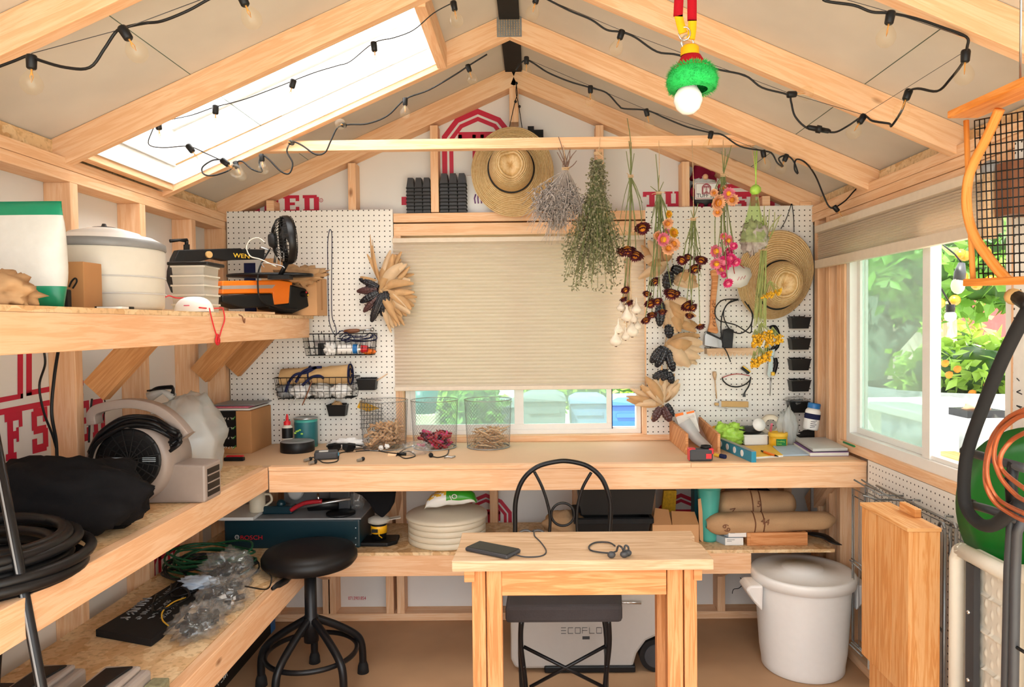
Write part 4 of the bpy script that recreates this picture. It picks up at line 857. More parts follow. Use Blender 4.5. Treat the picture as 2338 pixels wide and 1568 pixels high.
M = Matrix.Translation(V((X+.04, 92, 1.6))) @ Matrix.Rotation(pi/2, 4, 'Z') @ Matrix.Rotation(pi/2, 4, 'X')
g.scrib(M, 20, 1.4); M.translation = V((X+.04, 123, 8)); g.scrib(M, 4, 2.2); g.tube([V((X+.05, 125.3+1.1*cos(a), 6+1.1*sin(a))) for a in [2*pi*i/16 for i in range(16)]], .2, 4, True)
g.build('printed_stripe', 'pale_grey', t)
# ================================================================ on and above the back wall
YP = YB-.27
# seedling trays: every tray of the two stacks
def tray(c, w):
    t = thing('seed_tray', '', 'seed tray', c, 'black seed trays stacked above the window'); g = G(); h = .78; d = 2.6
    # pockets: three tapered cups
    for k in range(3):
        x = c.x+(k-1)*w/3; a = w/6*.97; b = w/6*.62
        vs = [(x-a, c.y, c.z), (x+a, c.y, c.z), (x+a, c.y+d, c.z), (x-a, c.y+d, c.z), (x-b, c.y+.3, c.z+2.1), (x+b, c.y+.3, c.z+2.1), (x+b, c.y+d-.3, c.z+2.1), (x-b, c.y+d-.3, c.z+2.1)]
        g.add(vs, [(0, 1, 5, 4), (1, 2, 6, 5), (2, 3, 7, 6), (3, 0, 4, 7), (4, 5, 6, 7), (3, 2, 1, 0)], None, False)
    g.build('pocket_row', 'dark_grey', t); G().box(c.x-w/2, c.x+w/2, c.y-.12, c.y+d+.1, c.z-.02, c.z+.16).build('rim', 'black_matte', t); return t
for (u0, u1, vt, lab) in ((926, 982, 403, 'shorter tray stack above window'), (1003, 1064, 393, 'taller tray stack beside the hat')):
    a, b = at(u0, 480, YB-.3), at(u1, 480, YB-.3); zt = at(u0, vt, YB-.3).z; zb = 78.92; n = 8 if u0 < 1000 else 9; stp = (zt-2.1-zb)/(n-1); w = b.x-a.x; c0 = V(((a.x+b.x)/2, YB+.5, zb)); t0 = None
    for k in range(n):
        lb = 'black tray, %s of %s' % (('bottom one' if k == 0 else 'top one with open pockets' if k == n-1 else ('second', 'third', 'fourth', 'fifth', 'sixth', 'seventh', 'eighth')[k-1]+' from the bottom'), lab)
        if t0 is None: t0 = tray(c0, w); t0['label'] = lb
        else: copy_thing(t0, c0+V((0, 0, stp*k)), lb)
# white card behind the hat, black speaker clip
a = at(1066, 478, YB+3); single('poster_card', G().box(a.x, a.x+9, YB+2.9, YB+3.1, 79, 86.5), 'white', 'white card with small coloured leaf prints standing behind the hanging hat', 'card', (a.x, YB+3, 79))
g = G(); q = at(1092, 455, YB+2.85)
for i in range(3): g.tube([q+V((-.6+i*.6, 0, -.8)), q+V((-.75+i*.65, 0, .2)), q+V((-.5+i*.5, 0, 1))], .14, 5)
g.build('leaf_print', 'purple', bpy.data.objects['poster_card'])
a = at(1205, 292, YB+2); single('black_bracket', G().box(a.x, a.x+1.2, YB+1.5, YB+3.4, a.z-1, a.z+.2).box(a.x+1.2, a.x+3, YB+1.5, YB+3.4, a.z-1.8, a.z-.5), 'black_matte', 'small black bracket on the wrap behind the big straw hat', 'bracket', a)
# straw hats: brim rings, creased crown, band
def hat(name, label, C0, nv, rx, ry, tilt, crown, cord):
    """C0 centre of the brim on the wall, nv faces the room; crown (offset u, offset w, ru, rw, height)"""
    nv = V(nv).normalized(); t = thing(name, label, 'hat', C0); e1 = V((0, 0, 1)).cross(nv).normalized()*-1; e2 = nv.cross(e1)*-1
    if e2.z < 0: e2 = -e2
    if e1.x < 0: e1 = -e1
    ct, st = cos(tilt), sin(tilt); e1, e2 = e1*ct+e2*st, e2*ct-e1*st; C0 = V(C0)
    cu, cw, ru, rw, hh = crown
    def fn(a, b):
        th = 2*pi*a; k = 1-b
        pu, pw = rx*cos(th), ry*sin(th); qu, qw = cu+ru*cos(th), cw+rw*sin(th)
        x, y = pu*k+qu*b, pw*k+qw*b
        return C0+e1*x+e2*y+nv*(.35+1.0*(b-.3)**2+.22*sin(b*46)*.12+.35*sin(2*th)*k)
    g = G().grid(fn, 72, 26, True)
    g.uv = [[(x*1, y*1) for x, y in f] for f in g.uv]; g.build('brim', 'straw', t)
    def fc(a, b):
        th = 2*pi*a; s = min(1, (1-b)**.42) if b < .999 else 0; s = cos(b*pi/2)**.35 if b < 1 else 0
        h = hh*sin(b*pi/2)**.8; x, y = ru*s*cos(th), rw*s*sin(th)
        cr = .95*max(0, 1-abs(x)/(ru*.38))*(b > .35)*max(0, 1-(y/rw)**2)*min(1, (b-.35)*2.5)
        dn = .3*max(0, 1-abs(abs(x)-ru*.62)/(ru*.3))*max(0, y/rw)*min(1, max(0, b-.35)*2)
        return C0+e1*(cu+x)+e2*(cw+y)+nv*(.8+h-cr*hh*.42-dn*hh*.3)
    G().grid(fc, 56, 20, True).build('crown', 'straw', t)
    G().tube([C0+e1*(cu+(ru+.1)*cos(a))+e2*(cw+(rw+.1)*sin(a))+nv*1.05 for a in [2*pi*i/48 for i in range(48)]], .2, 6, True).build('hat_band', 'black', t)
    if cord: G().tube(cord[0], .08, 5).tube(cord[1], .08, 5).build('hanging_cord', 'black', t)
    return t
Yh = YB-2.5; c = at(1170, 392, Yh); s = Yh/FP
cords = [spline([at(u, v, Yh+y) for u, v, y in P], 5) for P in (((1178, 188, 2.5), (1181, 215, 2.2), (1176, 232, 1.8), (1163, 290, .5)), ((1180, 188, 2.5), (1178, 210, 2.2), (1184, 240, 1.8), (1192, 292, .5)))]
hat('straw_hat', 'wide straw hat with black band hanging from the roof peak above the window', c+V((0, .6, 0)), (0, -1, 0), 94*s, 102*s, .12, (-2*s, 6*s, 50*s, 52*s, 4.6), cords)
for u, v in ((1179, 190), (1177, 232), (1186, 243)): G().ball(at(u, v, Yh+1.4), .28, n=8).build('knot', 'black', bpy.data.objects['straw_hat'])
c = at(1770, 627, Yh); cords = [spline([at(u, v, Yh+y) for u, v, y in P], 4) for P in (((1807, 465, 2.2), (1795, 500, 2), (1783, 522, 1.2)), ((1808, 465, 2.2), (1812, 495, 2), (1813, 527, 1.2)))]
hat('straw_hat', 'straw sun hat hanging on the perforated board beside the corner stud', c+V((0, .6, 0)), (0, -1, 0), 85*s, 103*s, -.35, (14*s, -20*s, 46*s, 54*s, 4.4), cords)
# black cord loop with toggle on the board
ribbon_cable('cord_loop', [at(u, v, YP-.25) for u, v in ((752, 526), (748, 560), (749, 640), (750, 700), (752, 735), (760, 758), (768, 765), (766, 745), (758, 720), (757, 650), (758, 560), (757, 530))], .07, 'navy', 'long thin black cord loop hanging from a hook on the board', 'cord', 5, True)
# wire baskets
def wbasket(label, u0, u1, vt, vb, depth, down):
    a = at(u0, vt, YP-depth); b = at(u1, vt, YP-depth); zb = at(u0, vb, YP-depth).z; x0, x1, z1, z0 = a.x, b.x, a.z, zb; y0, y1 = YP-depth, YP-.15
    t = thing('wire_basket', label, 'basket', ((x0+x1)/2, y0, z0), 'wire baskets on the board'); g = G(); r = .055; ins = .5
    def bx(z, k): i = ins*(1-k); return [V((x0+i, y0+i, z)), V((x1-i, y0+i, z)), V((x1-i, y1, z)), V((x0+i, y1, z))]
    for k in (0, .33, .66, 1):
        P = bx(z0+(z1-z0)*k, k)
        g.tube(P+[P[0]], r if k < 1 else r*1.5, 5)
    nx = 13
    T, Bm = bx(z1, 1), bx(z0, 0)
    for i in range(nx+1):
        s_ = i/nx; g.tube([T[0].lerp(T[1], s_), Bm[0].lerp(Bm[1], s_), Bm[3].lerp(Bm[2], s_), T[3].lerp(T[2], s_)], r*.8, 4)
    for i in range(1, 5):
        s_ = i/5; g.tube([T[0].lerp(T[3], s_), Bm[0].lerp(Bm[3], s_), Bm[1].lerp(Bm[2], s_), T[1].lerp(T[2], s_)], r*.8, 4)
    g.build('wire_frame', 'black', t)
    g = G();
    for s_ in (.2, .8): p = T[3].lerp(T[2], s_); g.tube([p, p+V((0, .15, .5)), p+V((0, .4, .5))], .08, 5)
    g.build('hook', 'black', t)
    return x0, x1, y0, y1, z0, z1
x0, x1, y0, y1, z0, z1 = wbasket('black wire basket on the board, upper one holding a spray can', 690, 853, 763, 812, 3.2, 0)
q = at(800, 792, YP-2); t = thing('spray_can', 'white spray can with red cap lying in the upper wire basket', 'spray can', (q.x, q.y, z0+.1))
cz = z0+1.15; G().cyl((q.x-2.2, q.y, cz), (q.x+1.7, q.y, cz), .92, 20).build('can_body', 'white', t); G().cyl((q.x+.6, q.y, cz), (q.x+1.5, q.y, cz), .935, 20).build('printed_band', 'blue', t); G().cyl((q.x+2.1, q.y, cz), (q.x+3.3, q.y, cz), .75, 18, .6).build('cap', 'red', t); G().cyl((q.x+1.7, q.y, cz), (q.x+2.1, q.y, cz), .92, 18, .75).build('shoulder', 'steel', t)
single('work_glove', lump((q.x-3.7, q.y-.3, z0+1.2), 1.1, .8, 1.1, .5, 3, 4, fold=.4), 'white_soft', 'pale grey crumpled glove in the upper wire basket', 'glove', (q.x-3.7, q.y, z0))
single('screw_box', G().box(q.x-6.0, q.x-4.9, q.y-.6, q.y+.9, z0+.1, z0+2.3), ['black'], 'small black box upright in the upper wire basket', 'box', (q.x-5.5, q.y, z0), bevel=.06)
single('hacksaw_blade', G().box(q.x-7, q.x-4.6, q.y+.6, q.y+.9, z0+1.8, z0+2.8), 'steel', 'flat grey steel blade at the end of the upper wire basket', 'blade', (q.x-6, q.y, z0))
single('foil_packet', lump((q.x+3.2, q.y+1, z0+.6), 1.4, .6, .5, .3, 3, 8), 'orange', 'orange and green packet under the spray can in the basket', 'packet', (q.x+3, q.y, z0))
a, b = at(786, 757, YP-2), at(850, 752, YP-2); t = thing('rasp', 'wooden-handled steel tool lying across the upper wire basket', 'hand tool', a)
G().tube([a, a+(b-a)*.2, a+(b-a)*.45, a+(b-a)*.55], [.35, .45, .38, .25], 10).build('handle', 'dark_wood', t); G().tube([a+(b-a)*.55, b], .18, 8).ball(b, .42, n=10).build('shank', 'steel', t)
for k in range(2): ribbon_cable('tangled_cable', [at(u+k*9, v+k*4, YP-1.6-k) for u, v in ((768, 764), (782, 755), (800, 770), (780, 777), (790, 766), (830, 768), (845, 760), (850, 770), (815, 776), (770, 772))], .09, 'navy', ('black cable tangled over the upper wire basket', 'second black cable tangled in front in the upper basket')[k])
x0, x1, y0, y1, z0, z1 = wbasket('black wire basket on the board, lower one holding a rolled canvas apron', 626, 808, 863, 911, 4.6, 0)
a, b = at(643, 862, YP-2.6), at(800, 852, YP-2.6); L = (b-a).length
t = thing('canvas_roll', 'rolled tan canvas tool apron with navy straps in the lower wire basket', 'apron', (a.x, a.y, z1-.5)); d = (b-a).normalized()
def roll(a_, b_):
    th = 2*pi*a_; p = a+(b-a)*b_; r_ = 1.5+.25*noise.noise(V((cos(th)*1.5, sin(th)*1.5, b_*5)))+.35*b_*(b_ > .7)
    return p+V((0, cos(th), sin(th)))*r_+V((0, 0, .2*sin(b_*5)))
G().grid(roll, 28, 18, True).build('cloth_roll', 'canvas', t)
g = G()
for s_ in (.42, 1.0): g.tube([roll(i/20, s_)+V((0, cos(2*pi*i/20), sin(2*pi*i/20)))*.05 for i in range(20)], .16, 5, True)
g.tube([b+V((.0, cos(x), sin(x)))*.9 for x in [i*.5 for i in range(13)]], .12, 5)
g.build('binding', 'navy', t)
Pq = lambda L_: spline([at(u, v, YP-4.4) for u, v in L_], 6)
g = G()
for S in (((652, 895), (660, 872), (675, 855), (700, 850), (722, 838)), ((675, 873), (690, 850), (712, 840), (735, 838)), ((690, 880), (710, 862), (728, 858), (740, 864))): g.strip(Pq(S), .5, (.5, 0, .8), .06)
g.build('strap', 'navy', t)
R.seed(3)
for k, (u, w, lab) in enumerate(((652, 1.5, 'grey crumpled work glove at the end of the lower wire basket'), (690, 1.9, 'pale crumpled work glove in the middle of the lower basket, longer'), (735, 1.9, 'silver-grey crumpled glove below the canvas roll'), (778, 1.7, 'white crumpled glove at the far end of the lower basket'))):
    q = at(u, 893, YP-2.8); single('work_glove', lump((q.x, q.y, z0+1.3), w, 1.3, 1.2, .45, 2.6, k+30, fold=.45), ('mid_grey', 'white_soft', 'pale_grey', 'white_soft')[k], lab, 'glove', (q.x, q.y, z0))
for (u0, v0, u1, v1, m, lab) in ((658, 930, 676, 908, 'pale_grey', 'pale tag hanging below the lower wire basket'), (690, 925, 712, 870, 'dark_wood', 'thin brown cord hanging below the lower wire basket')):
    ribbon_cable('hanging_tag', [at(u0, v0, YP-4.8), at((u0+u1)/2, (v0+v1)/2+2, YP-4.8), at(u1, v1, YP-4.8)], .12, m, lab, 'tag', 5)
# black parts bins
def bin_(c, w, h, dep):
    t = thing('parts_bin', '', 'bin', c, 'black hanging parts bins'); g = G()
    o = [(-w/2, -dep, 1), (w/2, -dep, 1), (w/2, 0, 1), (-w/2, 0, 1)]; i_ = .12
    def loop(k, z, ins=0): return [c+V((x*k+(-ins if x > 0 else ins), y*(k if y < 0 else 1)+(ins if y < 0 else -ins), z)) for x, y, q in o]
    g.add(loop(.82, 0)+loop(1, h)+loop(1, h, i_)+loop(.82, .12, i_), [(3, 2, 1, 0)]+[(i, (i+1) % 4, 4+(i+1) % 4, 4+i) for i in range(4)]+[(4+i, 4+(i+1) % 4, 8+(i+1) % 4, 8+i) for i in range(4)]+[(8+i, 8+(i+1) % 4, 12+(i+1) % 4, 12+i) for i in range(4)]+[(12, 13, 14, 15)], None, False)
    g.build('shell', 'black', t); g = G()
    for i in range(4): g.beam(loop(1.0, h)[i], loop(1.0, h)[(i+1) % 4], .14, .2)
    g.build('rim', 'black_gloss', t)
    for s_ in (-.6, -.2, .2, .6): pass
    G().box(c.x-w*.4, c.x+w*.4, c.y-.05, c.y+.02, c.z+h-.1, c.z+h+.25).build('hanger', 'black', t); return t
b0 = None; BW = 3.7
for u, v, lab, kind in ((839, 878, 'black hanging bin with a wooden stick, beside the lower wire basket', 'stick'), (771, 937, 'black hanging bin with a tan sponge, low on the board', 'sponge'), (1825, 738, 'topmost of the five black bins beside the corner stud', 'pins'), (1825, 786, 'second from the top of the five black bins beside the corner stud', 'pins'), (1825, 833, 'third from the top of the five black bins beside the corner stud', 'pins'), (1825, 881, 'fourth from the top of the five black bins beside the corner stud', 'pins'), (1822, 929, 'lowest of the five black bins beside the corner stud, holding a plastic bag', 'bag')):
    q = at(u, v+12, YP-1.2); c = V((q.x, YP-.02, q.z))
    if b0 is None: b0 = bin_(c, BW, 2.1, 2.2); b0['label'] = lab
    else: copy_thing(b0, c, lab)
    top = c.z+2.1
    if kind == 'pins':
        def pin(nm, a, b): return ribbon_cable(nm, [a, a*.6+b*.4+V((0, 0, .12)), b], .05, 'chrome', '', 'hook', 4, group='metal hooks in the black bins', k=3)
        for k in range(7):
            x = c.x+R.uniform(-1.2, 1.2); y = c.y-R.uniform(.5, 1.7); a = V((x, y, top-.35)); bq = a+V((R.uniform(-.8, .8), R.uniform(-.3, .3), R.uniform(.15, .5))); bq.x = min(max(bq.x, c.x-1.6), c.x+1.6)
            o = pin('peg_hook', a, bq); o['label'] = 'small silver peg hook poking out of a black bin'
a, b = at(848, 876, YP-1), at(885, 853, YP-1.2); single('wooden_stick', G().tube([a, b], [.16, .1], 6), 'plank_pale', 'slim wooden stick leaning out of a black bin', 'stick', a)
q = at(769, 926, YP-1.1); single('sponge', lump((q.x, q.y, q.z), .95, .8, .8, .5, 4, 3), 'husk', 'round tan sponge in the low black bin', 'sponge', q)
q = at(1818, 915, YP-1.1); single('plastic_bag', lump(q, 1.9, 1.0, .75, .6, 3, 6, fold=.5), 'film_clear', 'crinkled clear plastic bag in the lowest black bin', 'bag', q)
# round-board things on the right board
def pl(pts, Y_, th): return G().prism([at(u, v, Y_) for u, v in pts], (0, th, 0))
t = thing('hatchet', 'hatchet with a pale wooden handle hanging on the board', 'hatchet', at(1630, 790, YP-1))
pl([(1623, 618), (1632, 614), (1640, 617), (1641, 632), (1635, 690), (1634, 730), (1641, 757), (1638, 762), (1616, 757), (1622, 735), (1623, 690), (1627, 640)], YP-1.4, .9).build('handle', 'pine_table', t, bevel=.2)
pl([(1614, 756), (1650, 775), (1652, 797), (1611, 790), (1608, 788), (1610, 765)], YP-1.5, 1.1).build('axe_head', 'steel', t, bevel=.12)
pl([(1614, 756), (1650, 774), (1650, 778), (1613, 761)], YP-1.55, 1.15).build('collar', 'black', t)
pl([(1652, 753), (1665, 749), (1676, 753), (1672, 797), (1648, 793)], YP-1.6, 1.2).build('blade_cover', 'black_metal', t, bevel=.12)
g = G(); g.scrib(Matrix.Translation(at(1634, 745, YP-1.43)) @ Matrix(((0, -1, 0, 0), (0, 0, -1, 0), (1, 0, 0, 0), (0, 0, 0, 1))), 9, .8); g.build('printed_mark', 'dark_wood', t)
t = thing('cable_coil', 'black cable coiled in loose loops hanging over the hatchet', 'cable', at(1685, 685, YP-2.2)); g = G()
for P in (((1685, 683), (1650, 685), (1633, 705), (1640, 730), (1680, 742), (1712, 760), (1716, 740), (1718, 715), (1700, 688)), ((1685, 684), (1660, 695), (1652, 720), (1665, 750), (1690, 761), (1712, 745), (1718, 720), (1708, 695)), ((1688, 684), (1665, 690), (1650, 715), (1646, 750), (1650, 785), (1660, 805), (1668, 826))): g.tube(spline([at(u, v, YP-2.2-.15*P.index((u, v))) for u, v in P], 7), .12, 6)
g.build('cable_loop', 'black', t); a = at(1686, 684, YP-2.3); G().tube([a, V((a.x, YP+.1, a.z-.1))], .08, 5).build('hook', 'steel', t); G().tube([a+V((.0, .3*cos(x), .3*sin(x))) for x in [i*pi/5 for i in range(10)]], .06, 4, True).build('tie', 'steel', t)
a, b = at(1608, 797, YP), at(1722, 812, YP); t = thing('wooden_shelf', 'small wooden rack with notched front edge below the hatchet', 'rack', (a.x, YP-2, b.z)); G().box(a.x, b.x, YP-2.2, YP-.05, b.z+.5, a.z+.2).build('board', 'plank_pale', t)
g = G()
for k in range(12): g.cyl((a.x+.4+k*(b.x-a.x-.8)/11, YP-2.3, b.z+.45), (a.x+.4+k*(b.x-a.x-.8)/11, YP-2.2, b.z+.45), .32, 10)
g.build('notched_edge', 'plank_pale', t)
t = thing('pruning_knife', 'black box cutter with yellow blade guard on the board', 'box cutter', at(1700, 840, YP-.5)); a, b = at(1693, 839, YP-.5), at(1710, 852, YP-.5); G().beam(a, b, .7, .5, (0, 1, 0)).build('handle', 'black', t, bevel=.1); G().beam(a+V((.25, -.05, .25)), b+V((.25, -.05, .25)), .2, .3, (0, 1, 0)).build('guard', 'yellow', t)
t = thing('safety_glasses', 'black-rimmed safety glasses hanging on the board', 'glasses', at(1680, 870, YP-1.2))
G().tube(spline([at(u, v, YP-1.2) for u, v in ((1649, 862), (1652, 870), (1665, 880), (1683, 883), (1700, 878), (1712, 868), (1714, 860))], 6), .13, 6).tube(spline([at(u, v, YP-1.2) for u, v in ((1714, 862), (1710, 880), (1702, 893), (1698, 902))], 5), .14, 6).build('frame', 'black', t)
G().tube(spline([at(u, v, YP-.6) for u, v in ((1649, 862), (1670, 855), (1690, 854), (1712, 858))], 5), .08, 5).build('temple', 'chili', t); q = at(1699, 902, YP-1.2); G().cbox(q, .5, .3, .6).build('ear_tip', 'dark_grey', t)
t = thing('putty_knife', 'thin folding knife with wooden grip hanging on the board', 'knife', at(1633, 880, YP-.4)); a, b = at(1631, 848, YP-.4), at(1636, 910, YP-.4); G().tube([a, a+(b-a)*.12, a+(b-a)*.3], [.35, .42, .2], 8).tube([a+(b-a)*.28, b], .12, 6).build('handle', 'plank_pale', t)
a, b = at(1632, 922, YP-.6), at(1708, 923, YP-.6); t = thing('paint_scraper', 'tan wooden-handled scraper lying on pegs low on the board', 'scraper', a); G().beam(a+V((1.1, 0, 0)), b, 1.1, .7, (0, 0, 1)).build('handle', 'tan_wood', t, bevel=.1); G().beam(a, a+V((1.0, 0, -.1)), .5, .5).build('tip', 'tan_wood', t); G().beam(a+V((.7, 0, 0)), a+V((1.15, 0, 0)), 1.05, .72).build('ferrule', 'steel', t)
g = G()
for u in (1655, 1700): q = at(u, 932, YP); g.tube([q, q+V((0, -1.3, 0)), q+V((0, -1.4, .4))], .06, 5)
single('peg_hook', g, 'chrome', 'pair of small steel pegs under the wooden scraper', 'hook', at(1655, 932, YP))
t = thing('pliers', 'black-handled cutting pliers hanging behind the yellow flowers', 'pliers', at(1768, 780, YP-1))
G().strip(spline([at(u, v, YP-.9) for u, v in ((1757, 748), (1768, 745), (1775, 755), (1778, 770), (1775, 790), (1764, 802))], 5), .55, (1, 0, 0), .4).strip(spline([at(u, v, YP-.8) for u, v in ((1750, 796), (1760, 800), (1768, 790))], 4), .6, (0, 0, 1), .4).build('handle', 'black', t); pl([(1757, 800), (1770, 796), (1768, 812), (1757, 815)], YP-1.2, .5).build('jaw', 'steel', t, bevel=.05)
t = thing('hand_pruner', 'bypass pruner with black and yellow handle hanging on the board', 'pruner', at(1764, 850, YP-1)); pl([(1757, 815), (1765, 814), (1764, 850), (1756, 862), (1752, 855), (1755, 830)], YP-1, .35).build('blade', 'steel', t); G().strip(spline([at(u, v, YP-.9) for u, v in ((1770, 817), (1772, 832), (1768, 848), (1764, 856))], 5), .6, (1, 0, 0), .45).build('handle', 'black', t); q = at(1765, 853, YP-1.2); G().cbox(q, .6, .5, .7).build('handle_tip', 'yellow', t, bevel=.1)
a, b = at(1760, 862, YP-.2), at(1758, 903, YP-.2); single('awl', G().tube([a, a+(b-a)*.4, b], [.18, .12, .05], 6), 'steel', 'thin grey steel awl hanging point down on the board', 'awl', a)
# folded paper face mask
t = thing('face_mask', 'white folded paper mask with red strings hanging over the brim of the hat', 'mask', at(1685, 635, YP-4))
g = G(); Pm = [(1655, 628), (1668, 608), (1690, 606), (1712, 612), (1717, 628), (1706, 650), (1690, 657), (1668, 655)]; cm = at(1688, 632, YP-4.0); vs = [cm]+[at(u, v, YP-3.4) for u, v in Pm]; g.add(vs, [(0, 1+i, 1+(i+1) % 8) for i in range(8)], None, True); g.build('mask_shell', 'white', t, solid=.05); G().tube([at(u, v, YP-4.3) for u, v in ((1684, 640), (1688, 632), (1691, 639), (1695, 631), (1698, 637), (1702, 629))], .06, 4).build('handwriting', 'petal_pink', t)
G().tube(spline([at(u, v, YP-5) for u, v in ((1672, 575), (1675, 600), (1682, 600), (1700, 612))], 5), .07, 5).tube([at(1673, 600, YP-5), at(1677, 625, YP-5)], .08, 5).build('string', 'chili', t)
# gnome with sign
q = at(1607, 470, YB+1.6); c = V((q.x, YB+1.7, 79.15)); t = thing('garden_gnome', 'plush gnome in a maroon knitted hat holding a white sign, on the wall plate', 'gnome', c)
G().ball(c+V((0, 0, 3.4)), 2.3, 1.1, .62, 1.4, 20, .05).build('body', 'dark_grey', t)
G().lathe(c+V((-.2, 0, 5.6)), [(2.5, 0), (2.55, .3), (2.2, .9), (1.9, 2.2), (1.5, 3.4), (.8, 4.4), (0, 4.9)], 24, (.05, 0, 1), sy=.62).tube([c+V((1.2, -.6, 6)), c+V((1.8, -.8, 7.6)), c+V((1.4, -.3, 9.4))], [.5, .7, .5], 8).build('hat', 'gnome_hat', t)
lump(c+V((-.2, -1.0, 4.7)), 2.1, .9, 1.5, .3, 4, 5).build('beard', 'beard', t); G().ball(c+V((-.1, -1.85, 5.9)), .55, n=14).build('nose', 'skin', t)
for s_ in (-1, 1): G().ball(c+V((s_*2.2, -.7, 3.3)), .8, .8, .8, 1.2).build('arm', 'gnome_hat', t); G().ball(c+V((s_*.9+.1, -1.35, .35)), .7, n=12).build('foot', 'gnome_hat', t)
a, b = at(1587, 455, YB-1.3), at(1638, 417, YB-1.3); sb = G().box(a.x, b.x, YB-1.4, YB-1.2, a.z, b.z).build('sign', 'white', t)
g = G().tube([V((x, YB-1.42, z)) for x, z in ((a.x+.15, a.z+.15), (b.x-.15, a.z+.15), (b.x-.15, b.z-.15), (a.x+.15, b.z-.15))], .05, 4, True); arch(g, V(((a.x+b.x)/2, YB-1.42, (a.z+b.z)/2+.45)), (1, 0, 0), (0, 0, 1), 1.6, bo); g.build('printed_emblem', 'print_dark_red', sb)
g = G(); g.text('TUFF S.', Matrix.Translation(V((a.x+.25, YB-1.43, a.z+.35))) @ Matrix.Rotation(pi/2, 4, 'X'), 1.0, .02, 1.0); g.build('printed_name', 'black', sb)
# ================================================================ on the workbench
B = ZB+.01
def bz(u, v): p = atz(u, v, B); p.z = B; return p
# carton with magazines
c0 = bz(575, 1035); x1 = c0.x; z1 = at(575, 938, c0.y).z
t = thing('cardboard_box', 'large brown carton with green-checked black tape at the corner of the workbench', 'box', (x1-5, c0.y, B))
G().box(x1-9.2, x1, c0.y, 133.8, B, z1).build('carton', 'card', t, bevel=.08)
q = at(500, 1000, c0.y); w_ = at(540, 1000, c0.y); G().box(q.x, w_.x, c0.y-.04, c0.y, B+1.2, z1+.02).box(q.x, w_.x, c0.y, 133.7, z1, z1+.03).build('printed_tape', 'black', t)
g = G(); h = G()
for k in range(4):
    z = at(520, 958+k*22, c0.y).z; g.scrib(Matrix.Translation(V((q.x+.45, c0.y-.06, z))) @ Matrix.Rotation(pi/2, 4, 'X'), 6, .55); h.tube([V((w_.x-.75, c0.y-.07, z+.25)), V((w_.x-.55, c0.y-.07, z)), V((w_.x-.15, c0.y-.07, z+.55))], .07, 4)
g.build('printed_word', 'paper', t); h.build('check_mark', 'bright_green', t)
R.seed(11)
for k, (m, lab, dx, dz) in enumerate((('paper', 'bottom white magazine on the brown carton', 0, 0), ('petal_pink', 'pink-edged magazine in the middle of the pile on the carton', -.6, .35), ('mid_grey', 'topmost glossy grey magazine on the brown carton', .4, .62))):
    z = z1+.05+dz; single('magazine', G().box(x1-8.6+dx, x1-.4+dx, c0.y+.5+k*.9, c0.y+10.2, z, z+(.3 if k == 0 else .22)), m, lab, 'magazine', (x1-4, c0.y+5, z), 'magazines on the brown carton', bevel=.04)
# glue bottle, can, tape tin
c = bz(656, 1012); c.y = 128.4; c.x = at(656, 980, 128.4).x; t = thing('glue_bottle', 'black-labelled glue bottle with red nozzle on the workbench', 'bottle', c)
G().lathe(c, [(0, 0), (.9, 0), (.95, .2), (.95, 4.0), (.6, 4.5), (0, 4.5)], 20).build('bottle_body', 'offwhite', t); G().lathe(c+V((0, 0, 2.1)), [(.97, 0), (.97, 1.9)], 20).build('label', 'black', t); G().lathe(c+V((0, 0, 4.5)), [(.62, 0), (.62, .6), (.3, .8), (.22, 1.6), (.1, 2.0), (0, 2.0)], 16).build('nozzle', 'red', t)
c = V((at(698, 985, 131).x, 131.2, B)); t = thing('paint_can', 'teal coffee can with silver rim at the back of the workbench', 'can', c)
G().lathe(c, [(0, 0), (2.1, 0), (2.1, 5.3), (0, 5.3)], 32).build('can_body', 'turquoise', t); G().lathe(c+V((0, 0, .35)), [(2.12, 0), (2.12, 4.4)], 32).build('label', 'teal', t); G().lathe(c+V((0, 0, 5.2)), [(2.0, 0), (2.22, .05), (2.22, .3), (2.0, .35), (1.9, .15), (0, .15)], 32).build('rim', 'steel', t)
g = G()
for k in range(5): q = c+V((-1.5+k*.35, -1.75-.1*k, 2.6+R.random())); g.ball(q, .28, 1, .3, .6, 8)
g.build('printed_shape', 'lime', t)
c = V((at(678, 1015, 126).x, 126.3, B)); t = thing('tape_roll', 'wide round black tin with silver lid on the workbench', 'tin', c)
G().lathe(c, [(0, 0), (2.95, 0), (3.0, .1), (3.0, 1.75), (2.9, 1.85)], 40).build('tin_body', 'black', t); G().lathe(c+V((0, 0, 1.85)), [(2.9, 0), (2.6, .12), (1.2, .12), (1.0, .02), (0, .02)], 40).build('lid', 'mid_grey', t)
single('paper_towel', lump((at(790, 1004, 127.5).x, 127.8, B+.9), 3.0, 1.2, .95, .5, 2.5, 14, floor=B, fold=.4), 'white_soft', 'crumpled white paper towel behind the sunglasses', 'paper towel', (at(790, 1004, 127.5).x, 127.8, B))
c = bz(780, 1033); t = thing('sunglasses', 'dark folded sunglasses on the workbench', 'sunglasses', c); g = G()
for u in (764, 797):
    q = at(u, 1021, c.y); g.prism([q+V((x*1.15, -.15*abs(x), z*.85)) for x, z in ((-1, .7), (0, .95), (1, .8), (1.05, 0), (.6, -.9), (-.5, -.95), (-1.05, -.2))], (0, .15, 0))
g.build('lens', 'black_gloss', t); a, b = at(747, 1018, c.y), at(814, 1016, c.y); G().tube(spline([a+V((0, 2, -.6)), a, at(780, 1013, c.y-.3), b, b+V((.4, 2.4, -.6))], 6), .13, 6).build('frame', 'black', t)
c = bz(745, 1050); t = thing('audio_recorder', 'small grey transmitter box with a white label on the workbench', 'recorder', c); M = Matrix.Translation(c) @ Matrix.Rotation(.25, 4, 'Z')
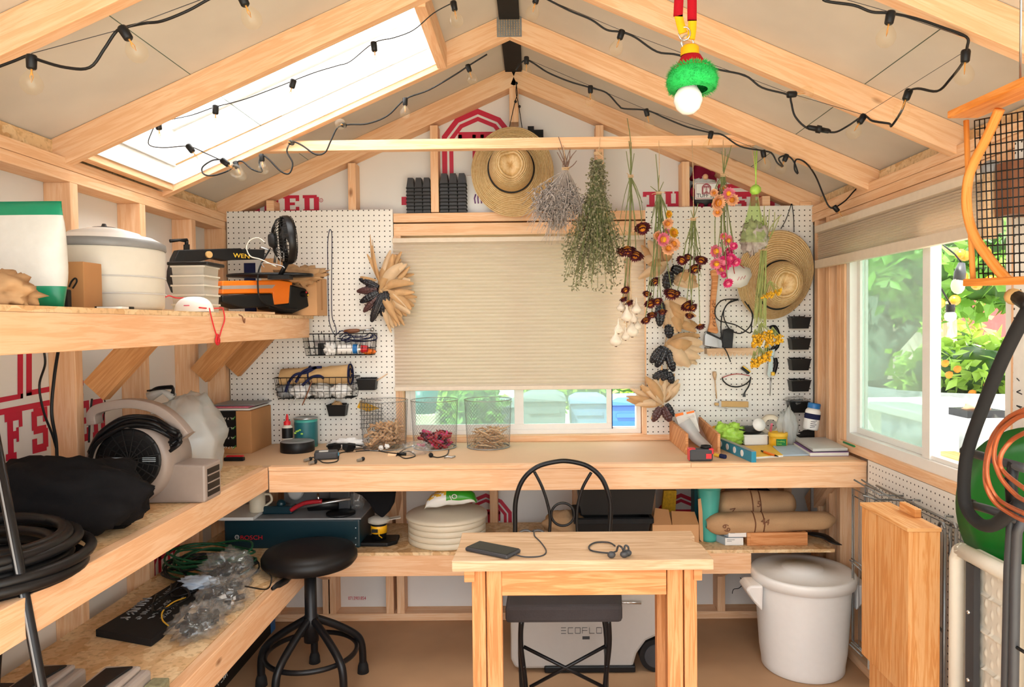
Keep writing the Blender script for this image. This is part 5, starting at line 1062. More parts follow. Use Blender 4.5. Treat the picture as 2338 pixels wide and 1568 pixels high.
G(M).box(-2, 1.9, 0, 2.6, .02, 1.35).build('body', 'dark_grey', t, bevel=.3); G(M).box(-1.2, .3, .3, 1.6, 1.35, 1.38).build('label', 'paper', t); G(M).box(1.9, 2.1, .6, 1.5, .5, 1.0).build('button', 'level_blue', t)
for u, v, lab in ((695, 1048, 'small silver earpiece on the workbench, farthest from the baskets'), (706, 1055, 'small silver earpiece on the workbench, nearest the edge'), (816, 1048, 'small silver earpiece with a black foam tip near the sunglasses')):
    c = bz(u, v+7); t = thing('earpiece', lab, 'earphone', c); d = V((.55, .9, 0)).normalized(); G().cyl(c+V((0, 0, .3)), c+d*.9+V((0, 0, .35)), .24, 10).build('barrel', 'steel', t); G().ball(c+d*1.15+V((.1, 0, .38)), .34, n=10).build('tip', 'black_matte', t)
for P, lab in ((((705, 1046), (720, 1044), (740, 1056), (770, 1052), (775, 1035), (800, 1030)), 'thin dark earphone cable in front of the grey transmitter'), (((812, 1030), (855, 1028), (885, 1033), (905, 1035)), 'thin dark cable running behind the clear bag'), (((905, 1035), (925, 1046), (948, 1040), (935, 1030), (915, 1034), (905, 1040), (925, 1024), (955, 1016), (1000, 1012)), 'thin dark earphone cable curled beside the clear bag'), (((985, 1040), (1000, 1044), (1020, 1038), (1025, 1026)), 'thin wire with a black bead in front of the middle basket')):
    ribbon_cable('earphone_cable', [atz(u, v, B+.12) for u, v in P], .09, 'black', lab, n=5)
c = bz(917, 1040); single('inline_remote', G().tube([c+V((-.8, 0, .3)), c+V((.8, -.1, .3))], .26, 8), 'black', 'black inline remote on the curled earphone cable', 'remote', c)
c = bz(984, 1044); single('foam_bead', G().ball(c+V((0, 0, .4)), .42, n=10), 'black_matte', 'black foam bead on the wire in front of the middle basket', 'bead', c)
c = bz(1027, 1046); single('wire_clip', G().tube([c+V((-.9, -.3, .2)), c+V((-.3, 0, .3)), c+V((.3, -.1, .2)), c+V((.9, .2, .3))], .17, 6), 'steel', 'small steel clip on the workbench in front of the baskets', 'clip', c)
c = bz(945, 1040); single('plastic_bag', lump(c+V((0, 2.0, .8)), 2.6, 1.9, 1.1, .5, 2.6, 4, floor=B, fold=.5), 'film_clear', 'crumpled clear plastic bag between the wire mesh baskets', 'bag', c)
# mesh baskets
def mbasket(u, label, R0=3.9, R1=4.35, Hh=8.8, Yc=129.0):
    c = V((at(u, 1000, Yc).x, Yc, B)); t = thing('mesh_basket', label, 'basket', c, 'round wire mesh baskets on the workbench'); g = G(); n = 38
    rr = lambda z: R0+(R1-R0)*z/Hh
    for sg in (-1, 1):
        for k in range(n):
            g.tube([c+V((rr(z)*cos(a), rr(z)*sin(a), z)) for z, a in [(Hh*i/14+.05, 2*pi*k/n+sg*i*.15) for i in range(15)]], .019, 3, caps=False)
    g.build('wire_mesh', 'wire_grey', t)
    for z, r, nm in ((.1, .1, 'bottom_ring'), (Hh, .07, 'rim')): G().tube([c+V((rr(z)*cos(a), rr(z)*sin(a), z)) for a in [2*pi*i/36 for i in range(36)]], r, 6, True).build(nm, 'galv', t)
    g = G()
    for k in range(-4, 5): g.tube([c+V((k*.85, -sqrt(R0*R0-.72*k*k), .06)), c+V((k*.85, sqrt(R0*R0-.72*k*k), .06))], .03, 4)
    g.build('base_wire', 'wire_grey', t); return c
ca = mbasket(878, 'wire mesh basket on the workbench filled with driftwood pieces'); cb = mbasket(993, 'wire mesh basket on the workbench with red dried chillies'); cc_ = mbasket(1115, 'wire mesh basket on the workbench with pale dried pods')
def fill(name, cat, label, grp, c, mk, n, mats, rad, zf, tilt=.5):
    """one of each kind, then copies dropped in the basket in layers"""
    pr = []
    for i, m in enumerate(mats):
        g = mk(i); o = single(name, g, m, label, cat, (0, 0, 0), grp); pr.append(o)
    for k in range(n):
        o = pr[k] if k < len(pr) else pr[k % len(pr)].copy()
        if k >= len(pr): C.objects.link(o)
        a = R.uniform(0, 2*pi); r_ = rad*sqrt(R.random()); z = zf(k/n, r_)
        o.location = (c+V((r_*cos(a), r_*sin(a), z)))*IN; o.rotation_euler = (R.uniform(-tilt, tilt), R.uniform(-tilt, tilt), R.uniform(0, 2*pi)); s = R.uniform(.8, 1.15); o.scale = (s, s, s)
        o['label'] = label
R.seed(21)
def stick(i):
    L = 2.0; P = [V((-L+4*k/5*1.0, .35*sin(k*1.3+i), .3*cos(k*1.7+i))) for k in range(6)]
    return G().tube(spline(P, 3), [(.28+.14*sin(j*1.9+i))*(1 if 0 < j < 15 else .55) for j in range(16)], 6, flat=.75)
fill('driftwood', 'wood piece', 'pale driftwood piece heaped in the wire mesh basket nearest the sunglasses', 'driftwood pieces in the mesh basket', ca, stick, 64, ['driftwood']*4, 2.15, lambda f, r: .7+f*4.3*(1-r*.1), .55)
fill('dried_chilli', 'chilli', 'small dried red chilli in the middle wire mesh basket', 'dried chillies in the mesh basket', cb, lambda i: G().tube([(-.9, 0, .1), (-.4, .1, 0), (.3, .08, .05), (.95, -.1, .2)], [.14, .3, .24, .05], 6), 95, ['chili', 'chili', 'maroon', 'petal_hot'], 3.1, lambda f, r: .4+f*2.3, .6)
fill('dried_pod', 'pod', 'slim pale dried pod in the wire mesh basket farthest from the carton', 'dried pods in the mesh basket', cc_, lambda i: G().tube([(-1.5, 0, 0), (-.6, .16, .1), (.5, .1, 0), (1.5, -.12, .1)], [.08, .17, .16, .05], 5), 98, ['driftwood', 'husk_pale', 'twine'], 2.6, lambda f, r: .35+f*3.1, .35)
for i, (u, v) in enumerate(((870, 1022), (884, 1019))): single('cotton_ball', lump(at(u, v, 124.9), .42, .38, .4, .5, 3, i), 'white_soft', ('white cotton puff before the driftwood basket, nearer the towel', 'white cotton puff before the driftwood basket, nearer the clear bag')[i], 'cotton ball', at(u, v, 124.9))
g = G(); P = at(822, 920, 132)
for i in range(8): g.tube([V((P.x+i*.55, 132.4, B+3)), V((P.x+.3+i*.5, 132.2+.15*i, B+9-.2*i))], .05, 4); g.tube([V((P.x-.2, 132.3, B+3.2+i*.8)), V((P.x+4, 132.6, B+3.5+i*.7))], .05, 4)
single('mesh_sheet', g, 'black_metal', 'dark scrap of wire mesh standing behind the driftwood basket', 'wire mesh', P)
single('seed_packet', G().prism([at(u, v, 132.8) for u, v in ((815, 930), (822, 915), (850, 925), (866, 932), (840, 940))], (0, .2, 0)), 'petal_yellow', 'yellow and orange scrap behind the driftwood basket', 'packet', P)
# --- right end of the bench
t = thing('desk_organizer', 'open wooden box with sloping sides holding packets on the workbench', 'box', bz(1570, 1036))
a, b = bz(1530, 1001), bz(1572, 1038); d = (b-a); top0, top1 = 4.9, 3.4
def side(a, b, h0, h1, name):
    d = (b-a).normalized(); n = V((d.y, -d.x, 0))*.5
    G().prism([a, b, b+V((0, 0, h1)), a+V((0, 0, h0))], n).build(name, 'pine_table', t, bevel=.06)
side(a, b, 4.0, 3.6, 'side_panel'); e = V((5.6, .6, 0)); side(a+e, b+e, 4.6, 3.4, 'side_panel'); side(a+(b-a)*.05+V((.3, .4, 0)), a+(b-a)*.05+e, 3.4, 3.4, 'back_panel'); G().prism([a+V((.3, 0, .05)), b+V((.3, 0, .05)), b+e, a+e], (0, 0, .3)).build('bottom_panel', 'pine_table', t)
def card(name, lab, cat, P, m, th=.08, extra=None):
    o = single(name, G().prism([at(u, v, y) for u, v, y in P], (0, th, .02)), m, lab, cat, at(*P[0]))
    return o
o = card('seed_packet', 'white seed packet with an orange corner in the wooden box', 'packet', ((1541, 945, 131), (1585, 935, 131), (1598, 985, 127), (1560, 1000, 127)), 'paper', .15)
g = G().prism([at(u, v, 130.5) for u, v in ((1541, 945), (1560, 941), (1561, 950), (1543, 954))], (0, .05, 0)).prism([at(u, v, 130.5) for u, v in ((1567, 941), (1585, 937), (1586, 946), (1569, 949))], (0, .05, 0)); g.build('printed_mark', 'orange', o)
G().prism([at(u, v, 130.3) for u, v in ((1547, 957), (1587, 950), (1588, 952), (1548, 959))], (0, .05, 0)).build('printed_line', 'teal', o)
single('foil_strip', G().strip([at(1562, 962, 128.5), at(1590, 1000, 126), at(1618, 1024, 123)], [2.4, 2.0, 1.6], (1, 0, .5), .15), 'pale_grey', 'grey plastic sleeve leaning nearest in the wooden box', 'sleeve', at(1562, 962, 128.5))
single('foil_strip', G().strip([at(1575, 950, 130), at(1600, 990, 127.5), at(1617, 1018, 125)], [1.4, 1.1, .9], (1, 0, .3), .12), 'film_clear', 'clear plastic sleeve leaning at the back of the wooden box', 'sleeve', at(1575, 950, 130))
c = bz(1602, 1054); t = thing('tape_measure', 'dark grey and red tape measure on the workbench', 'tape measure', c); G().box(c.x-1.95, c.x+1.9, c.y, c.y+1.6, B+.02, B+2.1).build('case', 'dark_grey', t, bevel=.35); G().box(c.x-2.02, c.x-.9, c.y+.1, c.y+1.5, B+1.8, B+2.15).build('trim_band', 'red', t, bevel=.1); G().box(c.x-2.0, c.x-1.9, c.y+.1, c.y+1.5, B+.2, B+1.9).build('trim_band', 'red', t); G().box(c.x+1.2, c.x+1.98, c.y+.05, c.y+1.5, B+1.2, B+2.15).build('trim_band', 'red', t, bevel=.1); G().box(c.x+.7, c.x+1.6, c.y-.1, c.y, B+.5, B+1.3).build('logo_plate', 'red', t); G().lathe((c.x+.9, c.y+.9, B+2.15), [(0, 0), (.9, 0), (.8, .4), (0, .5)], 14).build('lock_button', 'black', t)
a, b = bz(1632, 1042), bz(1656, 1047); t = thing('marker_pen', 'yellow marker with dark blue cap on the workbench', 'marker', a); G().cyl(a+V((0, 0, .3)), a.lerp(b, .6)+V((0, 0, .3)), .28, 10).build('barrel', 'yellow', t); G().cyl(a.lerp(b, .55)+V((0, 0, .32)), b+V((0, 0, .32)), .38, 12).build('cap', 'navy', t)
a, b = bz(1640, 1022), bz(1716, 1056); t = thing('spirit_level', 'short blue spirit level lying on edge on the workbench', 'level', a); d = (b-a).normalized(); n = V((d.y, -d.x, 0)); G().prism([a, b, b+V((0, 0, 1.75)), a+V((0, 0, 1.75))], -n*.8).build('beam', 'level_blue', t, bevel=.05)
for s_ in (.08, .3, .52, .74):
    q = a.lerp(b, s_)+V((0, 0, .9))+n*.01; G().cyl(q-n*.02, q+n*.06, .55, 14).build('vial', 'white_gloss', t);
G().prism([a+V((0, 0, 1.76)), b+V((0, 0, 1.76)), b+V((0, 0, 1.8)), a+V((0, 0, 1.8))], -n*.78).build('top_edge', 'galv', t)
c = bz(1668, 1018); single('gift_filler', lump(c+V((0, 2.2, 1.6)), 3.1, 1.9, 1.75, .45, 3.4, 5, n=48, floor=B, fold=.6), 'lime', 'ball of crinkled lime green tissue on the workbench', 'tissue', c)
t = card('candy_wrapper', 'yellow wrapper lying behind the lime green tissue', 'wrapper', ((1618, 978, 131.5), (1630, 972, 133), (1690, 976, 132), (1650, 985, 130)), 'petal_yellow')
a, b = bz(1700, 1017), bz(1755, 1017); t = thing('plastic_tub', 'low white rectangular tub under the black dish on the workbench', 'tub', a); G().box(a.x, b.x, a.y, a.y+5, B+.02, B+1.75).build('bowl', 'white', t, bevel=.25); G().box(a.x-.1, b.x+.1, a.y-.1, a.y+5.1, B+1.7, B+1.95).build('rim', 'white_gloss', t)
c = V(((a.x+b.x)/2-.7, a.y+2.5, B+2)); t = thing('dish', 'round black dish on top of the white tub', 'dish', c); G().lathe(c, [(0, 0), (2.2, 0), (2.7, .9), (2.55, .9), (2.1, .2), (0, .2)], 30).build('bowl', 'black', t)
c = at(1732, 970, 126.5); t = thing('round_lid', 'round white lid leaning on the black dish', 'lid', c); G().lathe(c, [(0, 0), (1.05, 0), (1.15, .1), (1.15, .35), (0, .4)], 28, (.1, -1, .35)).build('disc', 'white', t)
a, b = at(1686, 982, 130.5), at(1718, 956, 130.5); t = thing('plastic_tub', 'clear empty tub behind the round white lid', 'tub', a); G().box(a.x, b.x, 129.5, 132.5, B+.02, b.z).build('bowl', 'film_clear', t, bevel=.1)
c = at(1757, 962, 130); t = thing('masking_tape', 'beige roll of tape standing at the back of the workbench', 'tape', (c.x, c.y, B)); G().lathe((c.x, c.y-.9, B+1.85+1.6), [(1.1, 0), (1.85, 0), (1.85, 1.8), (1.1, 1.8), (1.1, 0)], 32, (.25, 1, 0)).build('tape_ring', 'cream', t); single('tin', G().box(c.x-1.4, c.x+1.4, c.y-1, c.y+1.2, B+.02, B+1.58), 'pale_grey', 'small pale box under the beige tape roll', 'box', (c.x, c.y, B), bevel=.1)
a, b = bz(1755, 1010), at(1762, 968, 127); single('felt_pen', G().cyl(a+V((0, 0, .02)), b, .22, 8), 'petal_pink', 'pink felt pen standing behind the yellow tin', 'pen', a)
c = bz(1783, 1021); c.y += 1.5; t = thing('yellow_tin', 'round yellow tin with a green label on the workbench', 'tin', c); G().lathe(c, [(0, 0), (1.55, 0), (1.6, .1), (1.6, 1.75), (1.5, 1.8)], 32).build('tin_body', 'dewalt', t); G().lathe(c+V((0, 0, 1.8)), [(1.68, 0), (1.7, .1), (1.7, .65), (1.5, .72), (1.45, .5), (0, .5)], 32).build('lid', 'yellow', t); G().box(c.x-.85, c.x+.9, c.y-1.64, c.y-1.5, B+.3, B+1.5).build('label', 'green', t)
g = G(); g.text('Drafting', Matrix.Translation((c.x-.75, c.y-1.66, B+.95)) @ Matrix.Rotation(pi/2, 4, 'X'), .42, .01); g.text('Dots', Matrix.Translation((c.x-.75, c.y-1.66, B+.5)) @ Matrix.Rotation(pi/2, 4, 'X'), .42, .01); g.build('printed_text', 'lime', t)
c = bz(1805, 1018); single('plastic_bag', lump(c+V((.1, 1.6, 2.9)), 1.5, 1.1, 3.3, .4, 1.7, 13, floor=B, fold=.5), 'bag_film', 'tall crumpled clear plastic bag standing beside the yellow tin', 'bag', c)
t = thing('notepad', 'yellow legal pad lying on the workbench', 'notepad', bz(1725, 1046)); P = [bz(u, v) for u, v in ((1690, 1024), (1757, 1019), (1788, 1043), (1714, 1048))]; G().prism(P, (0, 0, .3)).build('page_block', 'paper', t); G().prism([p+V((0, 0, .3)) for p in P], (0, 0, .04)).build('cover_sheet', 'yellow', t)
a, b = atz(1738, 1029, B+.55), atz(1777, 1042, B+.55); t = thing('ballpoint_pen', 'orange pen with black tip lying on the yellow pad', 'pen', a); G().cyl(a.lerp(b, .18), a.lerp(b, .82), .2, 10).build('barrel', 'orange', t); G().cyl(a.lerp(b, .8), b, .17, 8, .06).build('tip', 'black', t); G().cyl(a, a.lerp(b, .2), .12, 8, .19).build('clicker', 'black', t)
P = [bz(u, v) for u, v in ((1765, 1020), (1815, 1018), (1852, 1040), (1785, 1042))]; t = thing('zip_pouch', 'pale blue clear zip pouch lying beside the yellow pad', 'pouch', P[0]); G().prism(P, (0, 0, .25)).build('pouch_film', 'sheet_blue', t, bevel=.08)
P = [bz(u, v) for u, v in ((1812, 1018), (1890, 1016), (1938, 1041), (1850, 1042))]; t = thing('book', 'purple-edged book under the grey folder on the workbench', 'book', P[0]); G().prism(P, (0, 0, .08)).prism([p+V((0, 0, .62)) for p in P], (0, 0, .08)).build('cover', 'purple', t); G().prism([p+V((0, .05, .08)) for p in P], (0, 0, .54)).build('page_block', 'paper', t)
P = [atz(u, v, B+.72) for u, v in ((1815, 1006), (1885, 1004), (1936, 1030), (1856, 1032))]; t = thing('folder', 'pale grey closed folder on top of the purple-edged book', 'folder', P[0]); G().prism(P, (0, 0, .06)).build('back_cover', 'dark_grey', t); G().prism([p+V((0, 0, .06)) for p in P], (0, 0, .5)).build('body', 'pale_grey', t, bevel=.1)
c = bz(1855, 1003); single('black_bag', lump(c+V((.6, 3, 1.1)), 4.6, 3.2, 1.5, .3, 1.8, 9, floor=B, fold=.2), 'black_matte', 'flat black bag lying in the corner of the workbench', 'bag', c)
a, b = at(1850, 980, 128), at(1860, 918, 128); d = (b-a).normalized(); t = thing('pill_bottle', 'white supplement bottle with blue cap leaning in the corner', 'bottle', a); r_ = 1.35; L = (b-a).length*.78
G().lathe(a, [(0, 0), (r_*.9, 0), (r_, .25), (r_, L*.86), (r_*.75, L), (0, L)], 28, d).build('bottle_body', 'white', t); G().lathe(a+d*L, [(r_*.82, 0), (r_*.82, L*.2), (r_*.75, L*.24), (0, L*.24)], 28, d).build('cap', 'blue', t); G().lathe(a+d*L*.5, [(r_+.02, 0), (r_+.02, L*.25)], 28, d).build('label', 'navy', t)
g = G()
for k in range(4): q = a+d*(L*(.42-.09*k))+V((-.7, -r_-.03, 0)); g.beam(q, q+V((1.1-.2*(k % 2), .0, .1)), .1, .05)
g.build('printed_text', 'dark_grey', t)
a = atz(1926, 1011, 36.9); b = atz(1951, 1021, 36.9); single('pencil', G().cyl(V((a.x, a.y, 37.05)), V((b.x, b.y, 37.05)), .17, 6), 'green', 'short green pencil on the sill of the side window', 'pencil', a)
# ================================================================ bundles hung to dry, corn and garlic
YH = YT-1.35
def path(P, Y): return [at(u, v, Y+(w[0] if w else 0)) for u, v, *w in P]
def twig(g, a, b, r0, r1, n=5, bend=.1):
    a, b = V(a), V(b); L = (b-a).length; o = V((R.uniform(-1, 1), R.uniform(-1, 1), R.uniform(-1, 1)))*L*bend; return g.tube([a.lerp(b, i/(n-1))+o*sin(pi*i/(n-1)) for i in range(n)], [r0+(r1-r0)*i/(n-1) for i in range(n)], 5, caps=False)
def leaf(g, p, d, w, L, curl=.2):
    d = V(d).normalized(); s = d.cross(V((R.uniform(-1, 1), R.uniform(-1, 1), R.uniform(-1, 1)))).normalized(); n = d.cross(s)
    return g.add([p, p+d*L*.45+s*w/2+n*curl*L*.3, p+d*L, p+d*L*.45-s*w/2+n*curl*L*.3], [(0, 1, 2, 3)], None, False)
def tie(parent, c, r, tails=2, up=None):
    g = G()
    for k in range(3): g.tube([c+V((r*cos(a), r*sin(a), (k-1)*.16+.1*sin(a))) for a in [2*pi*i/10 for i in range(10)]], .07, 5, True)
    for k in range(tails): twig(g, c+V((0, -r, 0)), c+V((R.uniform(-2, 1), -r-.3, R.uniform(-.9, .6))), .07, .05)
    if up: g.tube([c+V((0, 0, 0)), (c+up)/2+V((.1, 0, 0)), up], .06, 5)
    return g.build('twine', 'twine', parent)
R.seed(31)
# sage bunch
c = at(1291, 385, YH); t = thing('sage_bunch', 'fluffy grey dried sage bunch hanging nearest the big straw hat', 'dried herbs', c)
g = G();
for k in range(9): twig(g, c+V((R.uniform(-.4, .4), R.uniform(-.4, .4), 0)), at(1292+R.uniform(-22, 26), 345+R.uniform(-8, 22), YH), .09, .06)
twig(g, c, at(1275, 312, YH), .1, .06); g.build('stem', 'stem_brown', t); tie(t, c, .55, 2, V((c.x-.3, YH, ZRAIL-.6)))
g = G(); h = G()
for k in range(150):
    a = R.uniform(0, 2*pi); q = R.random()**.7; e = at(1262+cos(a)*82*q+R.uniform(-9, 9), 490+abs(sin(a))*68*(1-q*.25)-q*12+R.uniform(-30, 18), YH+sin(a)*3.0*q)
    twig(h, c+V((R.uniform(-.3, .3), R.uniform(-.3, .3), -.3)), e, .06, .025, 5, .07)
    d = (e-c).normalized()
    for j in range(14):
        p = c.lerp(e, .36+.68*j/21)+V((R.uniform(-.6, .6), R.uniform(-.5, .5), R.uniform(-.5, .5))); o = V((R.uniform(-1, 1), R.uniform(-1, 1), R.uniform(-1.5, .1))).normalized()*R.uniform(.4, .85); m = p+o*.5+V((R.uniform(-.2, .2), 0, .12)); g.tube([p, m, p+o], [.13, .16, .06], 4, caps=False, flat=.5)
h.build('branch', 'sage', t); g.build('foliage', 'sage', t)
# thyme bunch
c = at(1362, 370, YH); t = thing('thyme_bunch', 'long green dried thyme bunch hanging beside the grey sage', 'dried herbs', c); g = G(); h = G()
tie(t, at(1365, 350, YH), .6, 2, V((c.x+.6, YH, ZRAIL+.6)))
for k in range(190):
    a = R.uniform(0, 2*pi); q = R.random()**.55; ln = R.uniform(.62, 1) if k % 3 else R.uniform(.25, .65); wd = 12+70*max(0, ln-.35)/.4 if ln < .75 else 82-60*(ln-.75)
    e = at(1362-14*ln+cos(a)*wd*q, 372+ln*272+R.uniform(-25, 22), YH+sin(a)*3.2*q*ln); m = at(1362+cos(a)*14*q, 380+ln*70, YH+sin(a)*.8)
    P = spline([c+V((R.uniform(-.4, .4), R.uniform(-.4, .4), .2)), m, e], 5); h.tube(P, .04, 4, caps=False)
    for j in range(24):
        f = R.uniform(.45, 1)**.8 if ln > .6 else R.uniform(.1, 1); p = P[min(len(P)-1, int(f*(len(P)-.01)))]+V((R.uniform(-.8, .8), R.uniform(-.6, .6), R.uniform(-.6, .6))); leaf(g, p, (R.uniform(-1, 1), R.uniform(-1, 1), R.uniform(-1, .6)), R.uniform(.28, .5), R.uniform(.35, .65))
h.build('stem', 'stem_green', t); g.build('foliage', 'thyme', t)
# daisy-like strawflower heads
def flower(p, r, d, mats, parent, nm='flower_head', rows=3, n=13):
    d = V(d).normalized(); a = d.orthogonal().normalized(); b = d.cross(a); g = G(); ph = R.random()*6
    for row in range(rows):
        for k in range(n):
            an = 2*pi*(k+.5*row)/n+ph; o = a*cos(an)+b*sin(an); s = d.cross(o); L = r*(1-.22*row); up = .12+.28*row; w = L*.3
            vs = [p+o*r*.2, p+o*L*.65+s*w+d*r*up*.7, p+o*L*R.uniform(.92, 1.08)+d*r*(up+.15), p+o*L*.65-s*w+d*r*up*.7]
            g.add(vs, [(0, 1, 2, 3)], None, True)
    f = g.build(nm, mats[0], parent); G().ball(p+d*r*.2, r*.42, n=10).build('flower_center', mats[1], f); return f
MA, OR_ = ('maroon', 'petal_orange'), None
PK, PC, HP, YE = ('petal_pink', 'petal_yellow'), ('petal_peach', 'petal_orange'), ('petal_hot', 'petal_pink'), ('petal_yellow', 'petal_orange')
def bundle(name, label, cu, cv, heads, Y=YH, stems_up=(), up=None, extra=4):
    c = at(cu, cv, Y); t = thing(name, label, 'dried flowers', c); g = G()
    for u, v, r, m in heads:
        y = Y+R.uniform(-1.3, 1.0); p = at(u, v, y); P = spline([c+V((R.uniform(-.4, .4), R.uniform(-.3, .3), 0)), c.lerp(p, .5)+V((R.uniform(-.5, .5), R.uniform(-.3, .3), R.uniform(-.3, .3))), p], 5); g.tube(P, .075, 5, caps=False)
        flower(p, r*(Y/FP), V((R.uniform(-.6, .6), R.uniform(-1, -.15), -1)) if m is MA else V((R.uniform(-.7, .7), -1, R.uniform(-.8, .3))), m, t)
    for u, v in stems_up: twig(g, c, at(u, v, Y+R.uniform(-.4, .4)), .08, .06, 5, .04)
    for k in range(extra): twig(g, c, at(cu+R.uniform(-30, 30), cv+R.uniform(60, 150), Y+R.uniform(-.8, .8)), .07, .04)
    g.build('stem', 'stem_green', t); tie(t, c, .42, 2, up); return t
rail = lambda u, v: V((at(u, v, YH+.4).x, YT-.7, ZRAIL+.2))
R.seed(41)
bundle('flower_bunch', 'dried bunch on long green stems with dark maroon blooms, hanging beside the thyme', 1440, 402, ((1466, 517, 21, MA), (1432, 566, 23, MA), (1452, 578, 22, MA), (1421, 572, 16, MA), (1427, 660, 12, MA), (1422, 680, 12, MA), (1435, 688, 13, MA)), stems_up=((1432, 270), (1436, 322), (1441, 325), (1448, 350), (1430, 345)), up=rail(1438, 340), extra=7)
bundle('flower_bunch', 'dried bunch of mixed yellow, pink and maroon blooms on a long string', 1504, 440, ((1526, 489, 10, YE), (1523, 509, 15, PC), (1520, 530, 11, PK), (1537, 532, 13, YE), (1512, 546, 18, PK), (1500, 537, 12, PC), (1536, 558, 18, PC), (1525, 568, 17, PC), (1492, 640, 16, MA), (1534, 665, 22, MA), (1484, 690, 16, MA), (1500, 685, 14, MA), (1478, 668, 12, MA), (1488, 715, 14, MA), (1473, 728, 14, MA), (1512, 708, 13, MA)), stems_up=((1497, 352), (1515, 415), (1485, 425), (1505, 400)), up=rail(1505, 345), extra=8)
bundle('flower_bunch', 'dried bunch of small maroon blooms hanging from a long string before the gnome', 1583, 500, ((1558, 592, 15, MA), (1572, 585, 12, MA), (1602, 590, 17, MA), (1585, 610, 18, MA), (1567, 695, 18, MA), (1580, 700, 13, MA), (1575, 718, 12, MA), (1598, 742, 14, MA), (1545, 668, 10, MA)), Y=YH, stems_up=((1585, 470), (1594, 464), (1577, 480)), up=rail(1581, 345), extra=6)
bundle('flower_bunch', 'dried bunch of peach and pink blooms tied over hot pink ones', 1651, 400, ((1637, 462, 21, PC), (1672, 455, 16, PC), (1664, 442, 15, PK), (1630, 440, 10, PC), (1652, 430, 8, PC), (1638, 485, 12, PC), (1662, 548, 14, PK), (1652, 538, 10, PK), (1633, 574, 17, PK), (1660, 575, 16, HP), (1676, 562, 10, HP), (1655, 600, 19, HP), (1635, 600, 16, PK), (1679, 597, 13, HP), (1668, 588, 14, HP), (1645, 612, 17, PK), (1653, 627, 8, HP), (1661, 645, 13, HP)), stems_up=((1670, 332), (1648, 345), (1656, 340), (1662, 352)), up=rail(1652, 345), extra=5)
R.seed(51)
# yarrow
c = at(1745, 565, YH+3); t = thing('yarrow_bunch', 'tall pale green yarrow bunch with flat yellow heads over the second hat', 'dried flowers', c); g = G()
for k in range(22): twig(g, at(1745+R.uniform(-6, 6), 480+R.uniform(0, 60), YH+3), at(1735+R.uniform(-14, 14), 740+R.uniform(-30, 10), YH+3+R.uniform(-1, 1)), .09, .07, 6, .02)
for k in range(4): twig(g, c, at(1745+k*12, 470+k*7, YH+3), .1, .06)
twig(g, c, at(1784, 490, YH+3), .1, .07); twig(g, c, at(1752, 655, YH+3), .1, .05); g.build('stem', 'yarrow_stem', t)
for u, v, w, hgt, n in ((1762, 672, 24, 6, 60), (1742, 768, 24, 9, 90), (1768, 778, 20, 10, 90), (1728, 783, 12, 8, 40), (1737, 822, 22, 8, 80), (1752, 812, 10, 8, 40), (1725, 832, 10, 6, 30)):
    f = G(); h = G(); a = -.35 if v < 700 else -.3
    for k in range(n):
        x = R.uniform(-1, 1); p = at(u+x*w, v+x*w*a+R.uniform(-hgt, hgt), YH+2.2+R.uniform(-1.2, 1.2)); f.ball(p, R.uniform(.14, .26), n=6)
        if k % 3 == 0: twig(h, at(u-4, v-32, YH+3), p+V((0, .2, 0)), .05, .03, 3)
    o = f.build('flower_head', 'petal_yellow', t); h.build('flower_stalk', 'yarrow_stem', o)
tie(t, at(1744, 568, YH+2.6), .5, 1, V((at(1705, 330, YH+3).x, YT-.7, ZRAIL-.2)))
# netted seed head
c = at(1722, 435, YH+1); t = thing('net_bag', 'pale green net bag holding dry brown seed heads', 'net bag', c)
G().grid(lambda a, b: at(1722+cos(2*pi*a)*(6+30*b**1.3)*(1-.15*(b > .9)), 435+b*118, YH+1+sin(2*pi*a)*(.4+1.8*b)), 20, 10, True).build('net', 'net_green', t)
lump(at(1722, 540, YH+1), 1.7, 1.5, 2.1, .6, 3, 7, fold=.6).build('seed_head', 'sage', t); G().ball(at(1725, 433, YH+.6), .85, n=10, bump=.4).tube([at(1725, 433, YH+.6), at(1728, 340, YH+.8)], .1, 5).tube([at(1727, 433, YH+.6), at(1722, 345, YH+.8)], .07, 5).build('neck_tie', 'lime', t)
# garlic braid
c = at(1432, 610, YH+1); t = thing('garlic_braid', 'braid of white garlic bulbs hanging below the maroon blooms', 'garlic', at(1430, 690, YH+1)); R.seed(5)
g = G()
for k in range(7): twig(g, at(1425+k*3, 590, YH+1), at(1420+k*5, 720+R.uniform(-20, 30), YH+1), .14, .1)
g.build('stalk', 'husk_pale', t)
for u, v, r in ((1453, 706, 12), (1432, 722, 14), (1418, 702, 10), (1443, 756, 15), (1406, 778, 14), (1455, 745, 10), (1412, 752, 11), (1428, 768, 10), (1446, 728, 10)):
    p = at(u, v, YH+R.uniform(-.6, 1)); q = r*YH/FP; o = G().lathe(p, [(0, -q*.85), (q*.6, -q*.8), (q, -q*.25), (q*.95, q*.15), (q*.5, q*.75), (q*.2, q*1.2), (q*.15, q*2.2), (0, q*2.3)], 14).build('garlic_bulb', 'garlic', t); G().tube([p+V((.2*cos(x)*q, .2*sin(x)*q, -q*.9)) for x in (0, 2, 4)], .08, 4).build('root', 'stem_brown', o)
